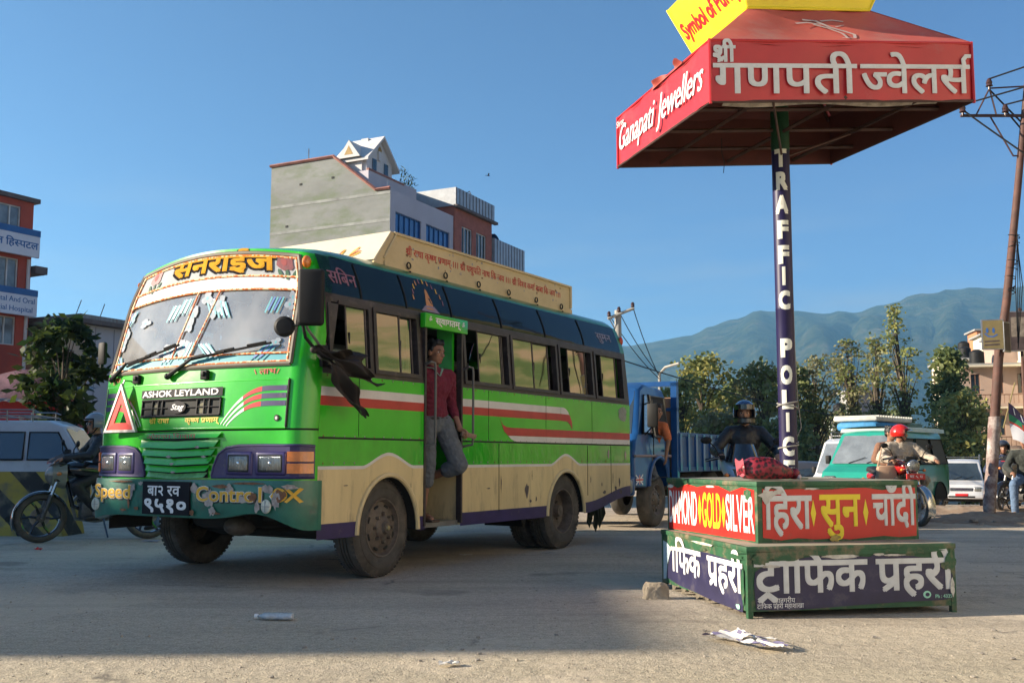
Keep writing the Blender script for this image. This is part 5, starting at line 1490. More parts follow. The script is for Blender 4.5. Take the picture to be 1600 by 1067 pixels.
def add_hand(b, w, d, palm, side, grip=0.0, spread=.25, s=1.0):
    """w wrist, d along the hand, palm = way the palm faces, side = +1 when the thumb is on palm x d side"""
    w = V(w); d = V(d).normalized(); p = V(palm); p = (p - d * p.dot(d)).normalized(); t = d.cross(p) * side
    R3 = Matrix((d, t, p)).transposed()
    elli(b, w + d * .045 * s, (.052 * s, .040 * s, .017 * s), R3)
    caps(b, w - d * .01, w + d * .03 * s, .026 * s, .026 * s, 8)
    ln = (.068, .078, .073, .058)
    for i in range(4):
        o = (1.5 - i) * .0195 * s
        base = w + d * (.082 - .006 * abs(i - 1.2)) * s + t * o
        a = grip * (.95 + .08 * i); l = ln[i] * s
        d1 = (d * math.cos(a) + p * math.sin(a) + t * (1.5 - i) * .06 * spread).normalized()
        a2 = a * 2.05 + .12; d2 = (d * math.cos(a2) + p * math.sin(a2)).normalized()
        k1 = base + d1 * l * .52; k2 = k1 + d2 * l * .5
        caps(b, base - d * .02 * s, k1, .0100 * s, .0092 * s, 8); caps(b, k1, k2, .0090 * s, .0072 * s, 8)
    tb = w + d * .022 * s + t * .030 * s
    td = (d * .75 + t * .75 * (1 - .5 * grip) + p * (.35 + .5 * grip)).normalized()
    t2 = (d * .95 + p * (.3 + .6 * grip) + t * (.15 - .4 * grip)).normalized()
    caps(b, tb - t * .012 * s, tb + td * .036 * s, .0125 * s, .0105 * s, 8); caps(b, tb + td * .036 * s, tb + td * .036 * s + t2 * .030 * s, .0100 * s, .0080 * s, 8)
def person(label, J, loc, rz=0, look=None, group=None):
    """J: joints in local metres (+x ahead, +y the person's left). look: colours and garments"""
    th = thing("person", label, "person", loc, rz, group)
    L = dict(skin=SKIN, shirt=None, trousers=None, shoes=None, sleeve=1.0, leg=1.0, hair=True, helmet=None, voxel=.010, face=True, yaw=0, pitch=0, roll=0, shirt_r=.018, trouser_r=.016, hands=True, wr=.006, build=1.0, low=None)
    L.update(look or {})
    g = {k: V(v) for k, v in J.items() if not k.startswith("hand")}
    H = head_frame(L["yaw"], L["pitch"], L["roll"])
    bs = L["build"]
    across = (g["shL"] - g["shR"]).normalized(); spine = (g["neck"] - g["hips"]).normalized(); fwd = across.cross(spine).normalized()
    T3 = Matrix((fwd, across, spine)).transposed()
    hipa = (g["hipL"] - g["hipR"]).normalized(); P3 = Matrix((hipa.cross(V((0, 0, 1))), hipa, V((0, 0, 1)))).transposed()
    chest = g["hips"].lerp(g["neck"], .66); belly = g["hips"].lerp(g["neck"], .33)
    def torso(b, e):
        elli(b, chest, ((.105 + e) * bs, (.158 + e) * bs, .175 + e), T3)
        elli(b, belly, ((.098 + e) * bs, (.138 + e) * bs, .15 + e), T3)
        for s in ("L", "R"):
            caps(b, g["neck"].lerp(chest, .25), g["sh" + s], .060 + e * .6, .050 + e)
            caps(b, chest.lerp(belly, .4) + (g["sh" + s] - chest) * .45, g["sh" + s], .085 + e, .052 + e)
    def pelvis(b, e): elli(b, g["hips"] + V((0, 0, .01)), ((.11 + e) * bs, (.155 + e) * bs, .125 + e), P3)
    b = bmesh.new()
    torso(b, 0); pelvis(b, 0)
    caps(b, g["neck"] - spine * .03, g["head"] - H @ V((.015, 0, .05)), .058, .052)
    add_head(b, g["head"], H)
    for s in ("L", "R"):
        caps(b, g["sh" + s], g["el" + s], .047, .038); caps(b, g["el" + s], g["wr" + s], .038, .026)
        if L["hands"]:
            d, palm, grip = J.get("hand" + s, ((g["wr" + s] - g["el" + s]), V((0, 0, -1)), .5))
            add_hand(b, g["wr" + s], d, palm, 1 if s == "L" else -1, grip)
        caps(b, g["hip" + s], g["kn" + s], .080, .053); caps(b, g["kn" + s], g["an" + s], .052, .036)
        toe = g["to" + s]
        caps(b, g["an" + s] - V((0, 0, .02)), toe, .034, .028); elli(b, g["an" + s] - V((0, 0, .03)), (.04, .034, .03))
    body = fuse(b, "body", L["skin"], th, L["voxel"], 3)
    if L["face"]: face_parts(g["head"], H, th)
    if L["shirt"]:
        b = bmesh.new(); e = L["shirt_r"]
        torso(b, e); elli(b, g["hips"].lerp(g["neck"], .16), ((.112 + e) * bs, (.148 + e) * bs, .11), T3)
        if L.get("collar", True): caps(b, g["neck"] - spine * .05, g["neck"] + spine * .005, .075, .066)
        for s in ("L", "R"):
            t = L["sleeve"]
            if t <= .5: caps(b, g["sh" + s], g["sh" + s].lerp(g["el" + s], t * 2), .052 + e, .047 + e)
            else:
                caps(b, g["sh" + s], g["el" + s], .052 + e, .043 + e); caps(b, g["el" + s], g["el" + s].lerp(g["wr" + s], (t - .5) * 2), .043 + e, .031 + e * .7)
        fuse(b, "shirt", L["shirt"], th, L["voxel"] * 1.1, 3, L["wr"], 1)
    if L["trousers"]:
        b = bmesh.new(); e = L["trouser_r"]
        pelvis(b, e * .8)
        for s in ("L", "R"):
            caps(b, g["hip" + s], g["kn" + s], .086 + e, .060 + e); t = L["leg"]
            caps(b, g["kn" + s], g["kn" + s].lerp(g["an" + s], t), .060 + e, .046 + e * 1.1 + .012 * (1 - t))
        fuse(b, "trousers", L["trousers"], th, L["voxel"] * 1.1, 3, L["wr"], 2)
    if L["shoes"]:
        for s in ("L", "R"):
            b = bmesh.new(); a = g["an" + s]; toe = g["to" + s]
            caps(b, a - V((0, 0, .03)), toe, .046, .037); caps(b, a + V((0, 0, .02)), a - V((0, 0, .03)), .045, .046)
            fuse(b, "shoe", L["shoes"], th, .010, 3)
    P = lambda f, l, u: g["head"] + H @ V((f, l, u))
    if L["hair"] and not L["helmet"]:
        b = bmesh.new()
        elli(b, P(-.026, 0, .048), (.098, .081, .086), H); elli(b, P(-.062, 0, .0), (.050, .076, .066), H)
        elli(b, P(.030, 0, .098), (.052, .064, .030), H)
        for s_ in (1, -1): elli(b, P(.012, .074 * s_, .032), (.016, .010, .028), H)
        for i in range(22):
            a = 2 * PI * i / 22; elli(b, P(-.02 + .072 * math.cos(a), .060 * math.sin(a), .092 + .03 * (i % 3) / 2), (.022, .020, .020), H)
        if L.get("longhair"): caps(b, P(-.08, 0, .0), P(-.09, 0, -.22), .07, .05); 
        fuse(b, "hair", HAIR, th, .008, 2)
    if L["helmet"]:
        hm, kind = L["helmet"]
        k = MB()
        M4 = Matrix.Translation(P(0, 0, .02)) @ H.to_4x4()
        low = -1.15 if kind == "full" else -.35
        prof = [(math.cos(a), math.sin(a)) for a in lin(-.62 if kind == "full" else -.42, PI / 2, 12)]
        def hp(r, z, an):
            return M4 @ V((.152 * r * math.cos(an) - .008, .132 * r * math.sin(an), .142 * z))
        n = 32
        for (r0, z0), (r1, z1) in zip(prof, prof[1:]):
            for i in range(n):
                a0, a1 = 2 * PI * i / n - PI, 2 * PI * (i + 1) / n - PI; am = (a0 + a1) / 2
                zc = (z0 + z1) / 2
                if abs(am) < .95 and zc < (.38 if kind == "full" else .30): continue
                k.quad(hp(r0, z0, a0), hp(r0, z0, a1), hp(r1, z1, a1), hp(r1, z1, a0), hm)
        rim = [hp(1.0, lerp(-.58, .36, sstep(t)), -.97) for t in lin(0, 1, 6)] + [hp(1.0, .37, a) for a in lin(-.9, .9, 10)] + [hp(1.0, lerp(.36, -.58, sstep(t)), .97) for t in lin(0, 1, 6)]
        k.tube(rim, .008, BLACKP, 6)
        if kind == "full":
            k.grid(lambda a, z: hp(1.0 + .12 * math.cos(a) ** 2 , z, a), lin(-1.05, 1.05, 10), [-.92, -.7, -.5], mat("helmet_dark_chin", (.02, .02, .022), .3, coat=.5))
            k.tube([hp(1.12, -.5, a) for a in lin(-1.05, 1.05, 10)], .008, BLACKP, 6); k.tube([hp(1.10, -.92, a) for a in lin(-1.05, 1.05, 10)], .01, BLACKP, 6)
        ho = k.build("helmet", th, 60)
        if kind == "full":
            v = MB(); v.grid(lambda a, z: hp(1.06, z, a), lin(-.98, .98, 12), [.20, .42, .60], mat("helmet_visor", (.012, .012, .014), .08, coat=1)); v.build("visor", ho, 60)
        elif kind == "peak":
            v = MB(); v.grid(lambda a, r: hp(r, .36 - .25 * (r - 1), a), lin(-.85, .85, 10), [1.0, 1.25, 1.42], mat("helmet_visor", (.012, .012, .014), .08, coat=1)); v.build("peak", ho, 60)
        k = MB(); k.tube([P(.0, .085, -.03), P(.045, .05, -.105), P(.055, 0, -.118), P(.045, -.05, -.105), P(.0, -.085, -.03)], .008, BLACKP, 6); k.build("chin_strap", th)
    if L.get("glasses"):
        k = MB()
        for s in (1, -1): k.ell(P(.088, .032 * s, .008), (.006, .026, .019), mat("sunglass_lens", (.008, .008, .009), .1, coat=1), None, 12, H)
        k.tube([P(.078, .07, .012), P(.092, .03, .014), P(.094, 0, .014), P(.092, -.03, .014), P(.078, -.07, .012)], .003, BLACKP, 6)
        k.build("sunglasses", th, 60)
    return th
def seated(lean=.18, hip=.80, hand_x=.52, hand_z=.98, hand_y=.33, foot_x=.02, foot_z=.30, knee_x=.40, knee_z=.72, knee_y=.24, sw=.20, th=.0):
    """riding pose astride a saddle; origin on the ground below the hips"""
    n = V((lean, 0, hip + .52)); d = {}
    d["hips"] = V((0, 0, hip + .06)); d["neck"] = n; d["head"] = n + V((.035, 0, .155))
    for s, k in (("L", 1), ("R", -1)):
        sh = n + V((-.0, sw * k, -.055)); wr = V((hand_x, hand_y * k, hand_z))
        mid = (sh + wr) / 2 + V((-.07, .11 * k, -.08))
        d["sh" + s] = sh; d["el" + s] = mid; d["wr" + s] = wr
        d["hip" + s] = V((.03, .095 * k, hip + .03)); d["kn" + s] = V((knee_x, knee_y * k, knee_z)); d["an" + s] = V((foot_x, .20 * k, foot_z + .08)); d["to" + s] = V((foot_x + .17, .21 * k, foot_z + .03))
    return d
# ------------------------------------------------------------------ motorcycles (local +x ahead)
BIKEBLK = mat("gloss_black_paint", (.012, .012, .014), .18, var=.2, coat=.8)
ENG = mat("engine_metal", (.09, .088, .085), .5, metal=.6, var=.4, scale=20)
ALLOY = mat("alloy_grey", (.28, .28, .28), .35, metal=.8, var=.25, scale=12)
def moto(label, loc, rz, kind="naked", paint=None, lean=0.0, group=None, steer=0.0, rimm=None):
    th = thing("motorcycle", label, "motorcycle", loc, rz, group)
    th.rotation_euler = (lean, 0, rz)
    paint = paint or BIKEBLK; rimm = rimm or BIKEBLK
    R_, FX, RX = .31, .66, -.63
    head = V((.44, 0, .93)); fa = V((FX, 0, R_)); ax = (head - fa).normalized()
    SM_ = Matrix.Translation(head) @ Matrix.Rotation(steer, 4, ax) @ Matrix.Translation(-head)
    def wheel(c, w, Mt=Matrix()):
        Mx = Mt @ Matrix.Translation(c) @ Matrix.Rotation(PI / 2, 4, 'X')
        e = bpy.data.objects.new("wheel", None); COL.objects.link(e); e.parent = th
        t = MB(); t.lathe([(.235, w * .8), (.265, w), (.292, w * .8), (.306, w * .45), (.31, .004), (.303, .002), (.303, -.002), (.31, -.004), (.306, -w * .45), (.292, -w * .8), (.265, -w), (.235, -w * .8)], TYRE, 48, Mx); t.build("tyre", e, 40)
        r = MB(); r.lathe([(.238, w * .8), (.222, w * .6), (.214, 0), (.222, -w * .6), (.238, -w * .8)], rimm if kind != "classic" else CHROME, 40, Mx)
        r.lathe([(0, .05), (.05, .05), (.055, .03), (.055, -.03), (.05, -.05), (0, -.05)], ENG, 16, Mx)
        if kind == "classic":
            for i in range(28):
                a = 2 * PI * i / 28; b = a + (.35 if i % 2 else -.35)
                r.tube([Mx @ V((.05 * math.cos(b), .05 * math.sin(b), .025 if i % 4 < 2 else -.025)), Mx @ V((.22 * math.cos(a), .22 * math.sin(a), 0))], .0022, CHROME, 4)
        else:
            for i in range(6):
                a = 2 * PI * i / 6
                r.tube([Mx @ V((.04 * math.cos(a), .04 * math.sin(a), 0)), Mx @ V((.135 * math.cos(a + .12), .135 * math.sin(a + .12), 0)), Mx @ V((.222 * math.cos(a), .222 * math.sin(a), 0))], [.02, .015, .018], rimm, 6)
        r.lathe([(.06, .045), (.12, .045), (.12, .041), (.06, .041)], ALLOY, 28, Mx, closed=True)
        r.build("rim", e, 40)
    wheel(fa, .048, SM_); wheel(V((RX, 0, R_)), .058)
    k = MB()
    for s in (1, -1):
        k.tube([SM_ @ (fa + V((0, .075 * s, 0))), SM_ @ (fa + V((0, .075 * s, 0)) + ax * .30)], .030, ENG if kind != "classic" else ALLOY, 10)
        k.tube([SM_ @ (fa + V((0, .075 * s, 0)) + ax * .28), SM_ @ (head + V((0, .075 * s, .03)))], .019, CHROME, 10)
    k.tube([SM_ @ (fa + V((0, -.08, 0))), SM_ @ (fa + V((0, .08, 0)))], .012, STEEL, 8)
    k.rbox((-.05, -.11, -.02), (.05, .11, .02), .01, BIKEBLK, SM_ @ Matrix.Translation(head + V((0, 0, .03)))); k.rbox((-.05, -.11, -.02), (.05, .11, .02), .01, BIKEBLK, SM_ @ Matrix.Translation(head - ax * .16))
    k.build("fork", th)
    for c, a0, a1, m_, w, Mt in ((fa, -25, 150, paint if kind != "classic" else CHROME, .062, SM_), (V((RX, 0, R_)), 20, 165, BIKEBLK, .075, Matrix())):
        k = MB(); k.grid(lambda a, y: Mt @ (c + V((.335 * math.cos(a), y, .335 * math.sin(a) - .10 * (y / w) ** 2 * .3))), [rad(a0 + (a1 - a0) * i / 16) for i in range(17)], [-w, -w * .6, 0, w * .6, w], m_)
        k.build("mudguard", th, 60)
    k = MB()
    k.tube([V((.40, 0, .84)), V((.30, 0, .45)), V((.05, 0, .33)), V((-.25, 0, .38)), V((-.30, 0, .72)), V((.38, 0, .88))], .028, BIKEBLK, 8)
    k.tube([V((-.25, .1, .38)), V((RX, .1, R_))], .025, BIKEBLK, 8); k.tube([V((-.25, -.1, .38)), V((RX, -.1, R_))], .025, BIKEBLK, 8)
    k.tube([V((-.30, .09, .72)), V((-.75, .09, .82))], .016, BIKEBLK, 8); k.tube([V((-.30, -.09, .72)), V((-.75, -.09, .82))], .016, BIKEBLK, 8)
    for s in (1, -1): k.tube([V((RX + .03, .11 * s, R_ + .02)), V((-.45, .11 * s, .76))], .024, ENG if kind == "sport" else STEEL, 8)
    k.build("frame", th)
    k = MB()
    k.rbox((-.16, -.12, .27), (.22, .12, .50), .05, ENG); k.tube([V((.08, 0, .45)), V((.16, 0, .70))], [.10, .085], ENG, 12)
    for i in range(6): k.lathe([(.115, .006), (.115, -.006), (.0, -.006), (0, .006)], ENG, 16, frame(V((.095 + i * .011, 0, .50 + i * .034)), (1, 0, -.4), (0, 1, 0)))
    for s in (1, -1): k.lathe([(0, .03), (.085, .026), (.10, 0)], ALLOY, 20, frame((-.02, .12 * s, .37), (1, 0, 0), (0, 0, -1 * s)))
    k.rbox((-.32, -.13, .42), (-.14, .13, .70), .04, BIKEBLK)
    k.build("engine", th)
    k = MB()
    k.tube([V((.20, -.06, .60)), V((.30, -.08, .48)), V((.24, -.12, .28)), V((.0, -.15, .24)), V((-.25, -.17, .28))], .024, STEEL, 8)
    k.tube([V((-.22, -.17, .28)), V((-.40, -.18, .33)), V((-.80, -.19, .42))], [.035, .055, .05], BIKEBLK if kind == "naked" else CHROME, 12); k.build("exhaust", th)
    b = bmesh.new(); bmesh.ops.create_uvsphere(b, u_segments=24, v_segments=16, radius=1)
    for v in b.verts:
        x, y, z = v.co
        taper = 1 - .40 * max(0, -x)
        v.co = (.17 + x * .27, math.copysign(abs(y) ** .8, y) * .15 * taper, .885 + z * .125 * (1 if z > 0 else .9) + .03 * x)
    k = MB(); k.bm(b, paint); k.lathe([(0, .012), (.035, .01), (.04, 0)], CHROME, 14, Matrix.Translation((.22, 0, 1.01)))
    k.build("fuel_tank", th, 60)
    b = bmesh.new(); bmesh.ops.create_cube(b, size=1); bmesh.ops.subdivide_edges(b, edges=b.edges[:], cuts=5, use_grid_fill=True)
    for v in b.verts:
        x, y, z = v.co
        X = -.42 + x * .72; w = .13 * (1 - .25 * max(0, x + .1)); v.co = (X, y * 2 * w * (1 - .2 * max(0, z)), .80 + z * .09 + .07 * sstep((-x) * 2.2) - .02 * (2 * y) ** 2 * (z > 0))
    k = MB(); k.bm(b, mat("black_saddle", (.016, .016, .016), .5, bump=.3, bscale=60)); k.build("seat", th, 60)
    k = MB(); k.rbox((-.86, -.11, .68), (-.40, .11, .80), .05, paint); k.ell((-.87, 0, .77), (.04, .08, .04), mat("red_lens", (.5, .02, .015), .2, coat=.5)); k.build("tail_panel", th, 50)
    k = MB(); hb = [(.30, .37, 1.02), (.34, .27, 1.05), (.41, .12, 1.00), (.42, 0, .99), (.41, -.12, 1.00), (.34, -.27, 1.05), (.30, -.37, 1.02)]
    k.tube([SM_ @ V(p) for p in hb], .012, BIKEBLK if kind != "classic" else CHROME, 8)
    for s in (1, -1):
        k.tube([SM_ @ V((.35, .26 * s, 1.045)), SM_ @ V((.29, .39 * s, 1.015))], .018, BLACKP, 10); k.tube([SM_ @ V((.37, .22 * s, 1.05)), SM_ @ V((.40, .30 * s, 1.04)), SM_ @ V((.36, .40 * s, 1.01))], .006, STEEL, 6)
        k.rbox((-.02, -.03, -.02), (.03, .03, .025), .008, BLACKP, SM_ @ Matrix.Translation((.36, .22 * s, 1.05)))
    k.rbox((.40, -.10, 1.0), (.48, .10, 1.07), .025, BLACKP, SM_)
    k.build("handlebar", th)
    for s in (1, -1):
        k = MB(); k.tube([SM_ @ V((.36, .24 * s, 1.05)), SM_ @ V((.38, .30 * s, 1.16)), SM_ @ V((.36, .36 * s, 1.22))], .007, BLACKP, 6)
        k.ell(SM_ @ V((.355, .39 * s, 1.235)), (.022, .062, .040), BLACKP, None, 14); k.build("mirror", th, 60)
        k = MB(); k.tube([SM_ @ V((.50, .06 * s, .86)), SM_ @ V((.50, .17 * s, .86))], .008, BLACKP, 6); k.ell(SM_ @ V((.51, .19 * s, .86)), (.032, .028, .024), AMBER, None, 12); k.build("indicator", th, 60)
        k = MB(); k.tube([V((-.80, .06 * s, .70)), V((-.80, .16 * s, .70))], .008, BLACKP, 6); k.ell((-.80, .175 * s, .70), (.03, .026, .022), AMBER, None, 12); k.build("indicator", th, 60)
    if kind == "classic":
        k = MB(); M4 = SM_ @ frame((.47, 0, .92), (0, 1, 0), (0, 0, 1)); k.lathe([(.0, .115), (.06, .11), (.09, .085), (.10, .07)], LENS, 28, M4); k.lathe([(.10, .07), (.105, .06), (.10, .0), (.06, -.06), (0, -.075)], CHROME, 28, M4); k.build("headlight", th, 60)
        k = MB(); k.rbox((-.012, -.16, -.045), (.012, .16, .045), .008, RED, SM_ @ Matrix.Translation((.58, 0, .76))); 
        text(k, "बा ५ प", .06, lambda x, y, q: SM_ @ V((.5935 + q, x, .742 + y)), WHITEP, bold=0, w=.22, align='c'); k.build("number_plate", th, None)
        k = MB()
        for s in (1, -1): k.tube([V((.32, .07 * s, .50)), V((.36, .24 * s, .48)), V((.34, .26 * s, .30)), V((.24, .08 * s, .28))], .014, CHROME, 8)
        k.build("crash_guard", th)
    elif kind == "naked":
        k = MB(); M4 = SM_ @ frame((.52, 0, .86), (0, 1, 0), (0, 0, 1))
        k.grid(lambda a, r: M4 @ V((.125 * r * math.sin(a) * (1 + .15 * math.cos(a)), .15 * r * math.cos(a) - .02, .10 * (1 - r * r) + .02)), lin(0, 2 * PI, 22), [0, .4, .7, .88], LENS)
        k.grid(lambda a, r: M4 @ V((.125 * r * math.sin(a) * (1 + .15 * math.cos(a)), .15 * r * math.cos(a) - .02, .045 - (r - .88) * .5)), lin(0, 2 * PI, 22), [.88, .96, 1.1, 1.2], mat("silver_fairing", (.24, .25, .20), .3, coat=.5)); k.build("headlight", th, 60)
        k = MB(); k.grid(lambda y, t: SM_ @ V((.60 - .16 * t - .25 * abs(y) ** 1.5, y * .9, .99 + .11 * t)), lin(-.13, .13, 8), [0, .5, 1], BLACKP); k.grid(lambda y, t: SM_ @ V((.612 - .1 * t - .25 * abs(y) ** 1.5, y, .985 + .05 * t)), lin(-.10, .10, 6), [0, 1], RED); k.build("fly_screen", th, 60)
    else:
        k = MB()
        k.grid(lambda a, t: SM_ @ V((lerp(.74, .42, t ** 1.3) - .30 * (1 - math.cos(a)) * (1 - .2 * t), math.sin(a) * lerp(.10, .23, sstep(t * 1.3)), lerp(.66, 1.05, t))), [rad(d) for d in range(-95, 96, 10)], lin(0, 1, 8), paint)
        k.build("fairing", th, 60)
        k = MB(); k.grid(lambda a, t: SM_ @ V((lerp(.575, .45, t) - .26 * (1 - math.cos(a)) + .004, math.sin(a) * lerp(.205, .15, t), lerp(1.0, 1.20, t))), [rad(d) for d in range(-70, 71, 10)], lin(0, 1, 5), mat("smoked_screen", (.012, .014, .02), .06, coat=1.0)); k.build("wind_screen", th, 60)
        k = MB()
        k.grid(lambda a, t: SM_ @ V((lerp(.735, .575, t) - .28 * (1 - math.cos(a)), math.sin(a) * lerp(.105, .185, t), lerp(.76, .93, t))), [rad(d) for d in range(-52, 53, 8)], lin(0, 1, 4), LENS); k.build("headlight", th, 60)
    k = MB(); k.rbox((-.95, -.09, .55), (-.935, .09, .67), .005, RED); k.tube([V((-.85, 0, .70)), V((-.94, 0, .62))], .012, BLACKP, 6); k.build("rear_plate", th)
    k = MB(); k.tube([V((-.05, .12, .30)), V((-.10, .22, .05 if lean == 0 else .02))], .012, BIKEBLK, 6); k.build("side_stand", th)
    return th
# ------------------------------------------------------------------ other vehicles (local +x ahead, +y its left)
WHITEV = mat("white_car_paint", (.52, .53, .54), .28, var=.10, scale=2, coat=.5, dirt=((.36, .33, .28), .58, .8, 3))
SILV = mat("silver_grey_paint", (.36, .38, .42), .3, var=.10, scale=2, coat=.5, dirt=((.28, .26, .24), .55, .8, 3))
BLUEV = mat("truck_blue_paint", (.012, .075, .24), .3, var=.25, scale=2.5, coat=.5, bump=.12, bscale=5, dirt=((.12, .13, .15), .6, .8, 4))
BLUEBED = mat("faded_blue_steel", (.045, .12, .27), .55, var=.3, scale=5, dirt=((.13, .10, .08), .52, .72, 5))
TEAL = mat("teal_green_paint", (.015, .26, .19), .3, var=.12, scale=3, coat=.4)
MINT = mat("pale_mint_paint", (.42, .52, .44), .4, var=.12, scale=4, coat=.3, dirt=((.3, .28, .22), .58, .8, 4))
CARGLASS = mat("car_window_glass", (.03, .04, .045), .05, var=.5, scale=1.2, spec=1.0, coat=1.0)
WSG2 = mat("sky_sheen_windscreen", (.17, .19, .20), .10, var=.3, scale=3, spec=1.0, coat=1.0)  # grey base paints in the sky's reflection
def small_wheel(parent, x, y, r, w, flip, m=None):
    e = bpy.data.objects.new("wheel", None); COL.objects.link(e); e.parent = parent
    e.matrix_local = Matrix.Translation((x, y, r)) @ Matrix.Rotation(PI if flip else 0, 4, 'Z')
    Mx = Matrix.Rotation(-PI / 2, 4, 'X'); h = w / 2
    t = MB(); t.lathe([(r * .58, h - .01), (r * .70, h), (r * .9, h - .006), (r * .98, h - .03), (r, h - .05), (r, -h + .05), (r * .98, -h + .03), (r * .7, -h), (r * .58, -h + .01)], TYRE, 40, Mx); t.build("tyre", e, 40)
    k = MB(); k.lathe([(r * .60, h - .012), (r * .57, h - .004), (r * .53, h - .03), (r * .45, h - .05), (r * .25, h - .03), (r * .2, h - .01), (0, h)], m or RIMM, 28, Mx)
    for i in range(8):
        a = 2 * PI * i / 8
        k.lathe([(0, .012), (.012, .010), (.014, -.01)], STEEL, 6, Mx @ Matrix.Translation((r * .30 * math.cos(a), r * .30 * math.sin(a), h - .025)))
        k.lathe([(0, .004), (r * .07, .003), (r * .075, -.004)], SEAM, 10, Mx @ Matrix.Translation((r * .44 * math.cos(a + .39), r * .44 * math.sin(a + .39), h - .045)))
    k.build("rim", e, 40)
def loft_body(mb, prof, W, m, crown=.06, inset=None, n=9):
    """closed side outline [(x, z)] spread across the width W, rounding the long edges"""
    zs = [p[1] for p in prof]; lo, hi = min(zs), max(zs)
    inset = inset or (lambda z: .10 * sstep((z - lo - (hi - lo) * .5) / ((hi - lo) * .5)))
    cx = sum(p[0] for p in prof) / len(prof); cz = sum(zs) / len(zs)
    rows = []
    for s in (-1, -.97, -.9, -.5, 0, .5, .9, .97, 1):
        k = {1: .955, .97: .985, .9: 1.0, .5: 1.0, 0: 1.0}[abs(s)]
        rows.append([(cx + (x - cx) * k, s * (W / 2 - inset(z)), cz + (z - cz) * k + crown * (1 - s * s) * (1 if z > lo + (hi - lo) * .85 else 0)) for x, z in prof])
    N_ = len(prof)
    vs = [p for r in rows for p in r]; fs = []
    for j in range(len(rows) - 1):
        for i in range(N_):
            i2 = (i + 1) % N_; fs.append((j * N_ + i, j * N_ + i2, (j + 1) * N_ + i2, (j + 1) * N_ + i))
    fs.append(tuple(range(N_ - 1, -1, -1))); fs.append(tuple((len(rows) - 1) * N_ + i for i in range(N_)))
    mb.add(vs, fs, m); return inset
def side_panes(th, panes, W, inset, m=CARGLASS, fm=BLACKP, name="side_window", off=.012, sides=(1, -1)):
    for s in sides:
        for q in panes:
            Y = lambda z: s * (W / 2 - inset(z) + off)
            k = MB(); ps = [V((x, Y(z), z)) for x, z in q]
            k.poly(ps if s < 0 else ps[::-1], m)
            o = k.build(name, th, None)
            f = MB(); f.tube([p + V((0, s * .002, 0)) for p in ps + ps[:1]], .016, fm, 6); f.build("window_trim", o)
